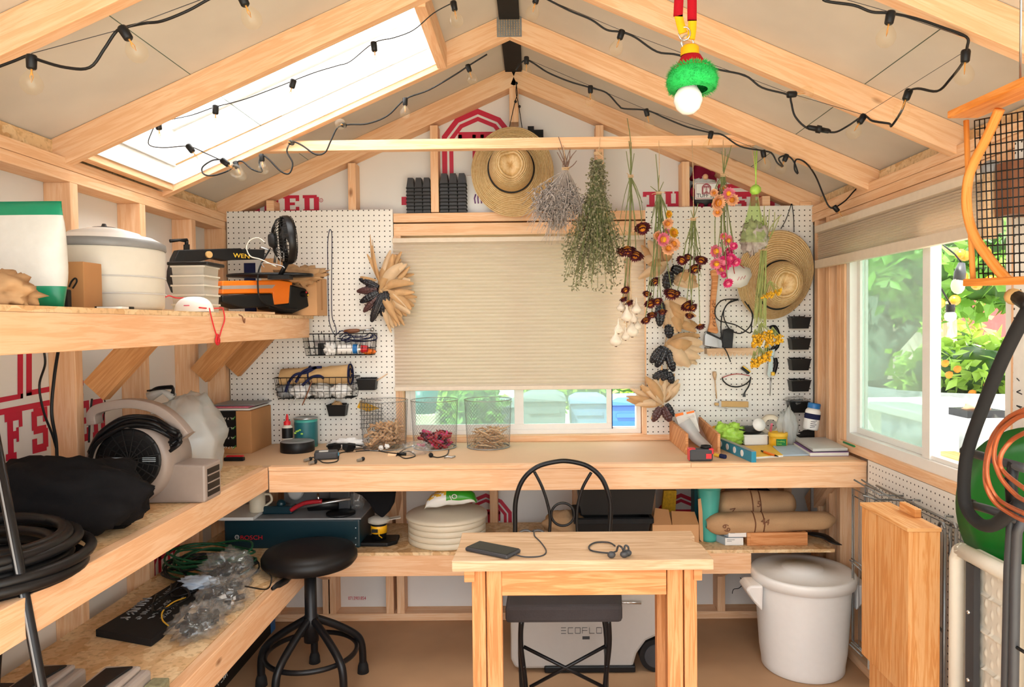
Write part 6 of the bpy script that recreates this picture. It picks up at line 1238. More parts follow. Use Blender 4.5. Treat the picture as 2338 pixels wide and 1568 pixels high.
# corn bunches: cobs and husks
def cornb(name, label, cobs, husks, Y, base):
    t = thing(name, label, 'corn', base)
    for (u0, v0, u1, v1, r, m) in cobs:
        a, b = at(u0, v0, Y-.9+R.uniform(-.5, .1)), at(u1, v1, Y-.9+R.uniform(-.5, .3)); n = 12; q = r*Y/FP; g = G(); ax = (b-a); L = ax.length; ax.normalize(); e1 = ax.orthogonal().normalized(); e2 = ax.cross(e1)
        def fn(x, y):
            th = 2*pi*x; rr = q*(sin(pi*min(1, .12+y*.86))**.5)*(1+.13*cos(th*10))*(1+.07*cos(y*L*11)); return a+ax*L*y+(e1*cos(th)+e2*sin(th))*rr
        g.grid(fn, 44, 26, True).build('cob', m, t)
    for (u0, v0, u1, v1, w) in husks:
        a, b = at(u0, v0, Y+R.uniform(-.8, .4)), at(u1, v1, Y+R.uniform(-1.6, .5)); m = a.lerp(b, .5)+V((R.uniform(-.5, .5), -R.uniform(.2, 1), R.uniform(-.4, .6))); P = spline([a, m, b], 6); n = len(P); w_ = w*Y/FP
        G().strip(P, [w_*(.15+.95*sin(pi*min(.97, .05+i/(n-1)*.95)))*1 for i in range(n)], (b-a).cross(V((R.uniform(-.3, .3), 1, R.uniform(-.3, .3)))), .03).build('husk', ('husk', 'husk_pale')[R.random() > .5], t)
    return t
R.seed(61); YC = YB-2.6
hs = [(868, 665, 900+R.uniform(-14, 46)*1, 590+R.uniform(0, 180), R.uniform(14, 26)) for k in range(0)]
for k in range(26):
    a = -1.25+2.5*k/25; rr = R.uniform(60, 82); hs.append((868+R.uniform(-4, 4), 662+R.uniform(-8, 8), 868+cos(a)*rr*1.05, 662+sin(a)*rr*1.35, R.uniform(12, 24)))
hs += [(868, 650, 850, 560, 8), (868, 650, 845, 535, 5), (870, 650, 838, 580, 10), (860, 640, 822, 632, 9)]
cornb('corn_bunch', 'dried corn bunch with dark cobs and fanned husks beside the window shade', ((864, 655, 820, 637, 7, 'kernel'), (862, 660, 815, 665, 8, 'kernel_red'), (864, 668, 822, 690, 8, 'kernel'), (868, 672, 830, 712, 8, 'kernel_red'), (872, 672, 848, 735, 9, 'kernel'), (862, 664, 834, 655, 8, 'kernel'), (866, 670, 845, 700, 9, 'kernel'), (876, 668, 874, 722, 10, 'kernel'), (880, 665, 884, 700, 8, 'kernel')), hs, YC, at(868, 665, YC))
q = at(850, 545, YP+.1); ribbon_cable('twine', [q, at(856, 600, YP-1), at(866, 650, YC)], .06, 'twine', 'thin twine holding the corn bunch beside the shade', 'twine', 5)
Yc2 = YB-3.2
def fan(cx, cy, a0, a1, n, r0, r1, asp=1, w=(14, 26)): return [(cx+R.uniform(-4, 4), cy+R.uniform(-4, 4), cx+cos(a)*r*asp, cy+sin(a)*r, R.uniform(*w)) for a, r in [(a0+(a1-a0)*k/(n-1)+R.uniform(-.08, .08), R.uniform(r0, r1)) for k in range(n)]]
cornb('corn_braid', 'top cluster of the hanging corn braid, husks over two dark cobs', ((1530, 620, 1520, 660, 12, 'kernel'), (1535, 612, 1562, 622, 10, 'kernel')), fan(1520, 600, pi*.75, pi*1.6, 9, 40, 75)+fan(1540, 640, -.5, .4, 8, 30, 58), Yc2, at(1525, 610, Yc2))
cornb('corn_braid', 'second cluster down the hanging corn braid, beside maroon blooms', ((1508, 690, 1506, 745, 11, 'kernel'), (1527, 740, 1528, 772, 10, 'kernel'), (1490, 680, 1485, 690, 8, 'kernel_red')), fan(1522, 690, .1, 1.5, 10, 50, 78, 1, (16, 28))+[(1530, 735, 1595, 745, 22), (1530, 735, 1590, 758, 18), (1525, 690, 1516, 750, 20)], Yc2, at(1515, 720, Yc2))
cornb('corn_braid', 'third cluster of the hanging corn braid with three dark cobs', ((1514, 792, 1485, 828, 10, 'kernel'), (1520, 792, 1498, 838, 11, 'kernel'), (1524, 800, 1538, 848, 10, 'kernel')), fan(1520, 790, -.25, .85, 12, 58, 88, 1, (14, 30)), Yc2, at(1520, 800, Yc2))
cornb('corn_braid', 'fourth cluster of the hanging corn braid, husks spread toward the window', ((1525, 848, 1490, 862, 9, 'kernel'), (1528, 850, 1535, 876, 8, 'kernel'), (1524, 850, 1510, 868, 8, 'kernel')), fan(1512, 920, pi*.96, pi*1.7, 14, 55, 88, 1, (10, 22)), Yc2, at(1515, 870, Yc2))
cornb('corn_braid', 'bottom cluster of the hanging corn braid above the wooden box', ((1508, 930, 1490, 962, 9, 'kernel_red'), (1516, 928, 1530, 962, 11, 'kernel_red'), (1522, 922, 1538, 950, 7, 'kernel')), [(1516, 925, 1486, 956, 8), (1518, 918, 1530, 885, 16), (1518, 918, 1552, 875, 14)], Yc2, at(1512, 940, Yc2))
ribbon_cable('twine', [at(1535, 600, Yc2+1), at(1530, 520, Yc2+1), at(1532, 480, YP+.1)], .08, 'twine', 'twine from which the long corn braid hangs', 'twine', 5)
ribbon_cable('twine', [at(u, v, Yc2+.6) for u, v in ((1532, 610), (1520, 680), (1528, 740), (1518, 790), (1524, 850), (1514, 920))], .1, 'twine', 'braided twine running down the middle of the corn braid', 'twine', 5)
# ================================================================ below the workbench
U = ZLS+.52
def uy(u, v): p = atz(u, v, U); p.z = U; return p
a = at(512, 1230, 119.5); b = at(822, 1230, 119.5); zt = at(660, 1187, 119.5).z
t = thing('table_saw', 'dark teal bench saw with grey tray top under the workbench', 'table saw', (a.x, 119.5, U))
G().box(a.x, b.x, 119.5, 131, U, zt).build('body', 'bosch_teal', t, bevel=.3)
G().box(a.x-.3, b.x+.3, 119.2, 131.3, zt+.02, zt+.35).build('table_top', 'mid_grey', t, bevel=.08)
q = at(548, 1232, 119.4); e = G(); e.text('BOSCH', Matrix.Translation(q) @ Matrix.Rotation(pi/2, 4, 'X'), 1.05, .02, 1.15); e.build('printed_name', 'red', t)
q = at(541, 1226, 119.45); G().tube([q+V((.35*cos(x), 0, .35*sin(x))) for x in [2*pi*i/14 for i in range(14)]], .06, 4, True).tube([q+V((-.15, 0, -.2)), q+V((-.15, 0, .2)), q+V((.15, 0, .2)), q+V((.15, 0, -.2))], .05, 4).build('printed_ring', 'pale_grey', t)
q = at(820, 1200, 119.4)
for v in (1205, 1228, 1243): p = at(812, v, 119.45); G().ball(p, .12, n=8).build('screw', 'pale_blue', t)
zs = zt+.37
single('shelf_sheet', G().box(at(498, 1185, 118.2).x, at(578, 1185, 118.2).x, 118.2, 127, zs, zs+.5), 'white', 'white sheet edge sticking out over the teal bench saw', 'board', (a.x, 118.2, zs))
c = V((at(588, 1168, 122).x, 122, zs+.55)); t = thing('mug', 'cream mug with handle standing on the bench saw', 'mug', c); G().lathe(c, [(0, 0), (1.25, 0), (1.35, .15), (1.4, 3.5), (1.28, 3.5), (1.2, .3), (0, .3)], 28).build('cup', 'cream', t); G().tube(spline([c+V((1.3, 0, 3.0)), c+V((2.3, 0, 2.9)), c+V((2.5, 0, 1.8)), c+V((1.3, 0, .9))], 5), .2, 7).build('handle', 'cream', t)
single('steel_plate', G().box(at(640, 1150, 126).x, at(800, 1150, 126).x, 128, 128.5, zs, zs+4.6), 'mid_grey', 'grey metal plate standing behind the tools on the bench saw', 'plate', (at(640, 1150, 126).x, 128, zs))
c = V((at(668, 1150, 124).x, 126, zs+3)); single('glass_dial', G().lathe(c, [(0, 0), (1.4, 0), (1.5, .3), (1.1, .6), (0, .6)], 24, (0, -1, .2)), 'pale_grey', 'round grey dial behind the red clamp under the workbench', 'dial', c)
t = thing('bar_clamp', 'red and silver bar clamp lying over the tools on the bench saw', 'clamp', at(700, 1150, 121)); a1, b1 = at(670, 1160, 121), at(800, 1138, 121); G().tube([a1, b1], .28, 8).build('bar', 'steel', t); G().tube(spline([at(664, 1165, 120.7), at(680, 1155, 120.7), at(700, 1147, 120.7), at(735, 1144, 120.7)], 5), .38, 8).build('grip', 'chili', t); G().tube([at(726, 1126, 121), at(728, 1150, 121)], .2, 8).build('screw', 'chrome', t)
q = at(625, 1170, 123); t = thing('hand_plane', 'dark green hand tool on the bench saw beside the mug', 'hand tool', q); G().box(q.x-1.5, q.x+3.8, 121.5, 124, zs+.05, zs+1.5).build('body', 'bosch_teal', t, bevel=.3); G().ball((q.x+1.5, 122.6, zs+1.7), .8).build('knob', 'bosch_teal', t)
q = at(745, 1165, 123); t = thing('angle_grinder', 'dark grey power tool with black disc on the bench saw', 'power tool', q); G().tube([V((q.x-3.3, 123.5, zs+1.0)), V((q.x-1, 123.5, zs+1.3)), V((q.x+2, 123.5, zs+1.3))], [.9, 1.1, .9], 10).build('body', 'black', t); G().box(q.x+.2, q.x+4, 124, 126.5, zs+.05, zs+4.2).build('motor', 'dark_grey', t, bevel=.3); G().lathe((q.x+3, 121.5, zs+.1), [(0, 0), (2.5, 0), (2.5, .3), (0, .35)], 28).build('disc', 'black', t)
c = at(808, 1162, 124); single('plastic_bag', lump((c.x, 125, zs+1.6), 1.5, 1.0, 1.5, .5, 3, 3, floor=zs, fold=.5), 'film_clear', 'small crumpled clear bag at the end of the bench saw', 'bag', (c.x, 125, zs))
a1 = at(860, 1125, 117); g = G(); P = [at(u, v, 121.5) for u, v in ((800, 1122), (902, 1122), (898, 1150), (888, 1168), (872, 1184), (855, 1172), (842, 1150), (825, 1132))]; g.prism(P, (0, 1.6, 0)); single('hanging_bag', g, 'soft_black', 'black cloth bag hanging pointed from under the workbench', 'bag', at(860, 1150, 121.5), bevel=.5)
# router
c = V((at(862, 1250, 122).x, 122.5, U)); t = thing('tool_tray', 'flat black tray under the yellow and black router', 'tray', c); G().prism([c+V(p) for p in ((-3.4, -2.4, .02), (2.2, -2.6, .02), (3.6, -1.2, .02), (3.4, 2.4, .02), (-3.2, 2.2, .02))], (0, 0, .7)).build('base', 'black', t, bevel=.2)
t = thing('trim_router', 'yellow and black trim router with clear dome under the workbench', 'router', c+V((0, 0, .75))); c2 = c+V((.2, 0, .75)); G().lathe(c2, [(0, 0), (1.25, 0), (1.35, 2.4), (1.15, 2.7), (0, 2.7)], 26).build('motor_body', 'black', t); G().lathe(c2+V((0, 0, 1.1)), [(1.34, 0), (1.4, 0), (1.42, 1.2), (1.36, 1.3)], 26).build('band', 'dewalt', t)
g = G().box(c2.x-1.0, c2.x+.1, c2.y-1.45, c2.y-1.38, c2.z+1.4, c2.z+2.0); g.build('name_plate', 'black', t); G().tube([c2+V((.3, -1.42, 2)), c2+V((.3, -1.4, .9)), c2+V((.8, -1.2, .4))], .1, 5).build('printed_line', 'dewalt', t)
G().lathe(c2+V((0, 0, 2.75)), [(1.4, 0), (1.9, .25), (1.85, .8), (1.2, 1.1), (0, 1.15)], 28).build('clear_dome', 'tub', t); G().prism([c2+V(p) for p in ((1.2, -1, 3.3), (4.0, -.6, 3.7), (3.6, .8, 3.7), (1.2, .8, 3.3))], (0, 0, .12)).build('base_plate', 'tub', t)
# round tray stack
c = V((at(1021, 1230, 124.3).x, 124.5, U)); r = 6.9; hh = 1.02; t0 = thing('dehydrator_tray', 'round cream dehydrator tray, lowest of the stack under the workbench', 'tray', c, 'round cream trays stacked under the workbench'); G().lathe(c, [(0, 0), (r*.985, 0), (r, .06), (r, hh-.1), (r*.985, hh-.04), (0, hh-.04)], 56).build('tray_ring', 'cream', t0)
for k, w_ in enumerate(('second from the bottom', 'middle one', 'second from the top')): copy_thing(t0, c+V((0, 0, hh*(k+1))), 'round cream dehydrator tray, %s of the stack under the workbench' % w_)
zt2 = U+4*hh; t = thing('round_lid', 'round cream lid with raised rim topping the tray stack under the workbench', 'lid', (c.x, c.y, zt2)); G().lathe((c.x, c.y, zt2), [(0, 0), (r, 0), (r*1.05, .12), (r*1.05, .5), (r*.99, .8), (r*.75, 1.25), (r*.35, 1.35), (0, 1.35)], 56).build('lid_shell', 'cream', t)
c3 = V((at(1030, 1150, 123).x, 122.8, zt2+1.4)); t = thing('snack_bag', 'green and white snack bag lying on the round cream lid', 'snack bag', c3)
def sb_(a_, b_):
    th = 2*pi*a_; k = (sin(pi*min(1, max(0, b_)))**.35); return c3+V((-4.6+9.2*b_, 1.6*cos(th)*(.6+.4*k), .2+1.5*k+1.5*k*sin(th)+.25*noise.noise(V((b_*6, cos(th)*2, sin(th)*2)))+b_*1.0+.3))
g = G().grid(sb_, 26, 22, True)
for i in range(len(g.mi)):
    j, k = i//26, i % 26; an = k/26; g.mi[i] = 1 if (j > 8 and .05 < an < .52) or an > .93 and j > 12 else (2 if j < 9 and .1 < an < .42 and (i % 3) else 0)
g.build('bag_film', ['white_gloss', 'bright_green', 'yellow'], t)
q = at(1035, 1136, 121); g = G(); g.text('IO', Matrix.Translation(q+V((-.4, -.7, -.2))) @ Matrix.Rotation(1.9, 4, 'X') @ Matrix.Rotation(.3, 4, 'Z'), 1.3, .05); g.build('printed_name', 'white', t)
# shoes behind the table
for u, m, lab in ((1200, 'mid_grey', 'grey rubber sandal behind the small table, nearer the tray stack'), (1228, 'dark_grey', 'dark grey rubber sandal behind the small table, nearer the chair hoop')):
    c = V((at(u, 1210, 123).x, 123, U)); t = thing('sandal', lab, 'sandal', c, 'grey rubber sandals under the workbench'); G().ball(c+V((0, 0, .55)), 1, 1.6, 3.2, .5, 14).build('sole', m, t); G().tube(arc(c+V((0, -.8, .6)), 1.5, .1, pi-.1, 8), .4, 8, flat=.4).build('strap', 'mid_grey', t)
c = V((at(1288, 1205, 126).x, 127, U)); single('cloth_bag', lump(c+V((0, 0, 1.9)), 3.6, 2.4, 2.1, .3, 1.9, 6, floor=U, fold=.2), 'burlap', 'small tan cloth bag behind the chair hoop', 'bag', c)
# black bins
for k, lab in ((0, 'lower black storage bin under the workbench'), (1, 'upper black storage bin with tools, stacked under the workbench')):
    a1, b1 = at(1316+k*2, 1200, 120.5), at((1487, 1500)[k], 1200, 120.5); z0 = U+k*5.0; h_ = (4.6, 5.6)[k]; c = V(((a1.x+b1.x)/2, 125, z0)); w = (b1.x-a1.x)/2; t = thing('storage_bin', lab, 'bin', c, 'black storage bins'); g = G()
    def rg(s, z): return [c+V((x*w*s, y*4.6*s, z)) for x, y in ((-1, -1), (1, -1), (1, 1), (-1, 1))]
    L = [rg(.88, .02), rg(1, h_), rg(.96, h_), rg(.85, .3)]; vs = sum(L, []); fs = [(3, 2, 1, 0), (12, 13, 14, 15)]
    for q_ in range(3): fs += [(q_*4+i, q_*4+(i+1) % 4, q_*4+4+(i+1) % 4, q_*4+4+i) for i in range(4)]
    g.add(vs, fs, None, False); g.build('tub', 'black', t)
    R4 = rg(1.03, h_-.55); g = G()
    for i in range(4): g.beam(R4[i], R4[(i+1) % 4], .9, .5)
    g.build('rim', 'black_matte', t, bevel=.1)
for k, (u, m) in enumerate(((1345, 'black'), (1385, 'chili'), (1410, 'dark_grey'), (1440, 'black'), (1470, 'red'))):
    p = at(u, 1128, 122); a1 = V((p.x-1, 121+k, U+8)); single('hand_tool', G().tube([a1, V((p.x+1.5, 122+k*.6, U+10.6))], .3, 8), m, ('black tool handle nearest the chair hoop in the upper bin', 'dark red tool handle in the upper black bin', 'dark grey tool handle in the upper black bin', 'black tool handle in the middle of the upper black bin', 'red tool handle at the far end of the upper black bin')[k], 'tool', a1, 'tools in the black bin')
# open carton
a1 = at(1490, 1216, 121); b1 = at(1596, 1225, 121); t = thing('cardboard_box', 'open brown carton with flaps behind the small table', 'box', (a1.x, 121, U)); x0, x1 = a1.x, b1.x; zt3 = at(1540, 1198, 121).z; xm_ = at(1534, 1200, 121).x
G().box(x0, x1, 121, 121.15, U, zt3).box(x0, x0+.15, 121.15, 129, U, zt3).box(x1-.15, x1, 121.15, 129, U, zt3).box(x0, x1, 129, 129.15, U, zt3).box(x0+.1, x1-.1, 121.1, 129, U, U+.15).build('carton', 'card_light', t)
G().prism([(x0, 121, zt3), (xm_, 121, zt3), (xm_-.3, 122.4, zt3+2.3), (x0+.7, 122.4, zt3+2.6)], (0, .12, 0)).build('flap', 'card_dark', t); G().prism([(xm_+.1, 121.1, zt3), (x1, 121.1, zt3), (x1-.3, 123, zt3+1.7), (xm_+.3, 123, zt3+1.9)], (0, .12, 0)).build('flap', 'card', t)
single('orange_folder', G().prism([at(u, v, 131) for u, v in ((1516, 1120), (1545, 1120), (1540, 1200), (1508, 1200))], (0, 1, 0)), 'petal_yellow', 'orange board standing behind the open carton', 'board', at(1520, 1200, 131))
single('teal_box', G().box(at(1583, 1130, 131).x, at(1600, 1130, 131).x, 130, 133, U, U+9.6), 'teal', 'slim dark teal box behind the turquoise tube', 'box', (at(1583, 1130, 131).x, 130, U))
c = V((at(1620, 1240, 122).x, 122.3, U)); t = thing('garden_tube', 'weathered turquoise plastic tube with a flared rim under the workbench', 'tube', c); G().lathe(c, [(0, 0), (1.25, 0), (1.3, .4), (1.45, 2.5), (1.6, 5), (1.9, 8), (1.95, 9.2)], 24).build('tube_body', 'turquoise', t); G().lathe(c+V((0, 0, 9.1)), [(1.95, 0), (2.15, .1), (2.2, 1.3), (2.0, 1.4), (1.9, 1.1), (0, .9)], 24).build('rim', 'turquoise', t)
single('cardboard_flap', G().prism([at(u, v, 121.4) for u, v in ((1594, 1140), (1603, 1136), (1606, 1240), (1598, 1232))], (0, .3, 0)), 'card_light', 'narrow brown card flap standing beside the turquoise tube', 'card', at(1600, 1240, 121.4))
# burlap sacks
def sack(name, lab, P0, P1, r0, r1, sy, seed, marks, tailr=1):
    a, b = V(P0), V(P1); t = thing(name, lab, 'sack', a); ax = b-a; L = ax.length; ax.normalize(); s = V((0, 1, 0)); u_ = V((0, 0, 1))
    def fn(x, y):
        th = 2*pi*x; r_ = (r0+(r1-r0)*y)*(1+.12*noise.noise(V((cos(th)*1.4+seed, sin(th)*1.4, y*4))))*(.35+.65*min(1, sin(pi*min(1, max(0, y)))*4)**.6); return a+ax*L*y+s*(cos(th)*r_*sy)+u_*sin(th)*r_
    G().grid(fn, 40, 30, True).build('cloth', 'burlap', t); g = G()
    for y in marks[0]: g.tube([fn(x/24, y)+(fn(x/24, y)-(a+ax*L*y)).normalized()*.03 for x in range(5, 16)], .11, 4)
    for tx, y, w in marks[1]:
        p = fn(.47, y); M = Matrix.Translation(p+V((0, -.15, 0))) @ Matrix.Rotation(w, 4, 'Y') @ Matrix.Rotation(pi/2, 4, 'X'); g.text(tx, M, 1.5, .03)
    g.build('printed_mark', 'dark_wood', t); return t
zb2 = U+3.4
sack('burlap_sack', 'rolled burlap coffee sack lying across the small boxes', at(1612, 1196, 120.6)+V((0, 0, 0)), at(1905, 1186, 120.6), 1.9, 1.55, 1.1, 3, ((.36, .43), (('44', .395, .2), ('69', .1, 1.2))))
sack('burlap_sack', 'folded burlap coffee sack with printed lettering, behind the rolled one', at(1635, 1160, 125), at(1815, 1150, 125), 3.1, 2.4, .8, 7, ((.42, .52), (('5', .46, .1), ('NEY', .12, 1.4))))
for k, (dx, z, lab) in enumerate(((0, 0, 'lower white and blue small box under the rolled sack'), (.9, 1.4, 'upper white and blue small box under the rolled sack'))):
    a1 = at(1622+8*k, 1260, 119.3); b1 = at(1697+7*k, 1260, 119.3); t = thing('small_box', lab, 'box', (a1.x, 119.3, U+z), 'small white and blue boxes'); xs_ = a1.x+(b1.x-a1.x)*.45; G().prism([(xs_, 119.3, U+z+.02), (b1.x, 119.3, U+z+.02), (b1.x, 125, U+z+.02), (a1.x-.3, 126, U+z+.02)], (0, 0, 1.3)).build('carton', 'pale_blue', t); G().box(xs_, b1.x, 119.25, 119.3, U+z+.05, U+z+1.28).build('end_panel', 'white', t)
    g = G()
    for j in range(2): g.box(xs_+.3, xs_+1.6-.5*j, 119.2, 119.25, U+z+.95-.25*j, U+z+1.03-.25*j)
    g.build('printed_text', 'mid_grey', t)
a1, b1 = at(1706, 1260, 119), at(1844, 1255, 119); t = thing('wooden_box', 'plain wooden box under the rolled burlap sack', 'box', (a1.x, 119, U)); zz = at(1770, 1216, 119).z; G().box(a1.x+.6, b1.x, 119, 119.6, U+.02, zz).build('front_panel', 'pine_table', t); G().box(a1.x, a1.x+.58, 119, 125, U+.02, zz).build('side_panel', 'pine_table', t); G().box(b1.x-.6, b1.x-.02, 119.62, 125, U+.02, zz).build('side_panel', 'pine_table', t); G().box(a1.x+.6, b1.x-.6, 119.65, 125, U+.1, U+.5).build('bottom_panel', 'pine_table', t)
a1 = at(1846, 1236, 121); b1 = at(1924, 1272, 117.6); t = thing('garden_trowel', 'black pointed trowel lying at the end of the low shelf', 'trowel', a1); z_ = U+.3
G().tube(spline([V((a1.x, 122, z_+.9)), V((a1.x+2.4, 120.5, z_+.8)), V((b1.x-1, 118.6, z_+.3)), V((b1.x, 117.8, z_+.1))], 5), [.4, .6, .8, .95, 1, 1.0, .95, .9, .85, .8, .7, .6, .5, .35, .2, .1], 10, flat=.35).build('blade', 'black', t); G().tube([V((a1.x-2, 123, z_+1)), V((a1.x+.1, 122, z_+.9))], .4, 8).build('handle', 'black', t)
single('dark_carton', G().prism([at(u, v, 129) for u, v in ((1715, 1120), (1760, 1120), (1784, 1140), (1784, 1152), (1740, 1152))], (0, 3, 0)), 'navy', 'dark blue carton behind the folded burlap sack', 'box', at(1750, 1150, 129), bevel=.1)
g = G(); p = at(1852, 1180, 131); g.box(p.x, p.x+.25, 130, 132.5, U, ZB-4.3); g.mat(1)
g = G().box(p.x, p.x+1.9, 131, 131.3, U, ZB-4.3); g.mat(1)
for k in range(4): g.lathe((p.x+.9+.2*(k % 2), 130.99, U+1.5+k*2.7), [(0, 0), (.42, 0)], 12, (0, -1, 0))
single('metal_strip', g, ['galv', 'black'], 'dark perforated metal strip upright by the corner post', 'strip', (p.x, 131, U))
ribbon_cable('thin_cable', [at(u, v, YB-2) for u, v in ((1690, 1318), (1696, 1330), (1688, 1342), (1675, 1345), (1672, 1355))], .07, 'black', 'thin black cable dangling below the low shelf by the white bin')
# ---------------------------------------------------------------- stool
c = V((-36.1, 110, 0)); t = thing('stool', 'black round swivel stool with five curved legs and foot ring', 'stool', c); ZS = 22.5; rs = 7.35
G().lathe(c+V((0, 0, ZS-3.0)), [(0, 0), (rs*.55, 0), (rs*.93, .35), (rs, 1.0), (rs, 1.8), (rs*.93, 2.6), (rs*.7, 2.95), (0, 3.0)], 52).build('seat', 'black', t)
G().lathe(c+V((0, 0, 7.4)), [(0, 0), (1.15, 0), (1.15, 4.0), (.95, 4.3), (.92, 12.1), (0, 12.1)], 24).build('column', 'black_metal', t)
for k in range(5):
    a = radians(33+72*k); d = V((cos(a), sin(a), 0)); l = G().tube(spline([c+d*.6+V((0, 0, 11.0)), c+d*4.2+V((0, 0, 8.9)), c+d*7.2+V((0, 0, 6.6)), c+d*8.2+V((0, 0, 4.6)), c+d*8.35+V((0, 0, 1))], 6), .62, 10).build('leg', 'black_metal', t); G().lathe(c+d*8.35, [(0, 0), (.95, 0), (.85, 1.1), (.62, 1.8)], 16).build('rubber_foot', 'black_matte', l)
G().tube([c+V((7.0*cos(x), 7.0*sin(x), 5.7)) for x in [2*pi*i/56 for i in range(56)]], .36, 8, True, flat=1.2).build('foot_ring', 'black_metal', t)
# ---------------------------------------------------------------- small table
YA, YZ = 80.0, 91.2; ZT = 30.2; a1, b1 = at(1031, 1285, YA), at(1630, 1285, YA); c1, d1 = at(1055, 1219, YZ), at(1580, 1216, YZ)
t = thing('small_table', 'small narrow wooden table with a worn pale plank top', 'table', ((a1.x+b1.x)/2, 85, 0))
e1_ = [(a1.x, YA), (b1.x, YA), (b1.x-.1, YA+5.4), (b1.x-.3, YA+6.2), (b1.x-.9, YA+7.0), (b1.x-.8, YA+8.2), (d1.x-.2, YZ-2.4), (d1.x-.1, YZ), (c1.x, YZ), (a1.x+.2, YA+6)]
G().prism([V((x, y, ZT-1.25)) for x, y in e1_], (0, 0, 1.25)).build('table_top', 'plank_pale', t, bevel=.12)
g = G(); n0 = len(g.v)
xl, xr = at(1094, 1450, YA+1.6).x, at(1560, 1450, YA+1.6).x
def tl(x, y, w, z1=ZT-1.28): return G().box(x, x+w, y, y+1.6, 0, z1).build('leg', 'pine_table', t, bevel=.1)
u2x = lambda u, y: at(u, 1420, y).x
for (u0, u1) in ((1078, 1109), (1112, 1147), (1524, 1560), (1563, 1592)):
    x0, x1 = u2x(u0, YA+1.2), u2x(u1, YA+1.2); G().box(x0, x1, YA+1.2, YA+2.8, .01, ZT-1.28).build('leg', 'pine_table', t, bevel=.1)
for (u0, u1) in ((1085, 1118), (1500, 1535)):
    x0, x1 = u2x(u0, YA+8), u2x(u1, YA+8); G().box(x0, x1, YA+8, YA+9.6, .01, ZT-1.28).build('leg', 'pine_table', t, bevel=.1)
zA, zB_ = at(1300, 1303, YA+1).z, at(1300, 1359, YA+1).z; n_u = [at(u, 1330, YA+1).x for u in (1145, 1522, 1060, 1078, 1590, 1603)]
G().box(n_u[0]+.02, n_u[1]-.02, YA+1.0, YA+1.9, zB_, ZT-1.3).build('apron', 'pine_table', t, bevel=.08)
G().box(n_u[2], n_u[3]+.3, YA+.9, YA+9, ZT-2.8, ZT-1.3).build('side_rail', 'pine_table', t, bevel=.05); G().box(n_u[4]-.3, n_u[5], YA+.9, YA+9, ZT-2.8, ZT-1.3).build('side_rail', 'pine_table', t, bevel=.05)
def tz(u, v, h=0): return atz(u, v, ZT+.02+h)
P = [tz(u, v) for u, v in ((1064, 1256), (1168, 1279), (1188, 1262), (1085, 1243))]; t = thing('smartphone', 'black phone in a thick case lying on the small table', 'phone', P[0]); c_ = sum(P, V())/4
ex = ((P[1]-P[0])+(P[2]-P[3])).normalized(); ey = V((-ex.y, ex.x, 0)); M = Matrix.Translation(c_) @ Matrix(((ex.x, ey.x, 0, 0), (ex.y, ey.y, 0, 0), (0, 0, 1, 0), (0, 0, 0, 1)))
G(M).box(-3.1, 3.1, -1.5, 1.5, 0, .5).build('case', 'dark_grey', t, bevel=.22); G(M).box(-2.9, 2.9, -1.32, 1.32, .5, .53).build('screen', 'black', t); pe = M @ V((3.1, 0, .2))
ribbon_cable('charging_cable', [pe, tz(1200, 1271, .1), tz(1235, 1269, .05), tz(1247, 1258, .05), tz(1235, 1238, .05), tz(1221, 1224, .05), V((at(1216, 1219, YZ).x, YZ+.3, ZT-.2)), V((at(1200, 1219, YZ).x, YZ+.5, 24))], .085, 'dark_grey', 'thin dark charging cable running from the phone over the table edge', 'cable', 6)
t = thing('headphones', 'dark grey bone-conduction headphones lying on the small table', 'headphones', tz(1390, 1260)); G().tube(spline([tz(u, v, h) for u, v, h in ((1404, 1246, .25), (1390, 1238, .12), (1360, 1238, .12), (1345, 1247, .12), (1352, 1257, .12), (1390, 1262, .2), (1408, 1258, .4))], 7), .1, 7).build('neckband', 'dark_grey', t)
for u, v in ((1396, 1266), (1425, 1265), (1433, 1262)):
    p = tz(u, v, .4); G().ball(p, .45, 1.1, .7, .9, 12).build('ear_pad', 'dark_grey', t)
G().tube(spline([tz(1408, 1258, .5), tz(1412, 1246, 1.2), tz(1420, 1250, 1.4), tz(1424, 1262, .5)], 6), .12, 6).tube(spline([tz(1425, 1262, .5), tz(1427, 1246, 1.3), tz(1434, 1248, 1.2), tz(1436, 1260, .5)], 6), .12, 6).build('ear_hook', 'dark_grey', t)
# ---------------------------------------------------------------- chair
YK = 106; c = V((at(1287, 1200, YK).x, 100, 0)); t = thing('folding_chair', 'wrought iron chair with a hooped back and dark grey seat behind the table', 'chair', c)
hp = [at(u, v, YK) for u, v in ((1184, 1400), (1178, 1300), (1176, 1200), (1178, 1140), (1194, 1095), (1226, 1066), (1268, 1054), (1300, 1053), (1342, 1064), (1374, 1092), (1391, 1135), (1394, 1170), (1389, 1240), (1384, 1310), (1380, 1400))]
G().tube(spline(hp, 5), .36, 8).build('back_hoop', 'black_metal', t)
G().tube(spline([at(u, v, YK) for u, v in ((1220, 1077), (1237, 1110), (1250, 1150), (1256, 1190), (1250, 1260), (1240, 1400))], 5), .24, 7).build('back_bar', 'black_metal', t); G().tube(spline([at(u, v, YK) for u, v in ((1350, 1078), (1331, 1112), (1320, 1150), (1317, 1190), (1322, 1260), (1332, 1400))], 5), .24, 7).build('back_bar', 'black_metal', t)
cc = at(1285, 1174, YK); G().tube([cc+V((1.75*cos(x), 0, 1.75*sin(x))) for x in [2*pi*i/32 for i in range(32)]], .2, 7, True).build('back_ring', 'black_metal', t)
z1 = 18.2; P = [(at(1153, 1395, 96).x, 96.5), (at(1422, 1395, 96).x, 96.5), (at(1418, 1375, 108).x, 108.5), (at(1165, 1375, 108).x, 108.5)]
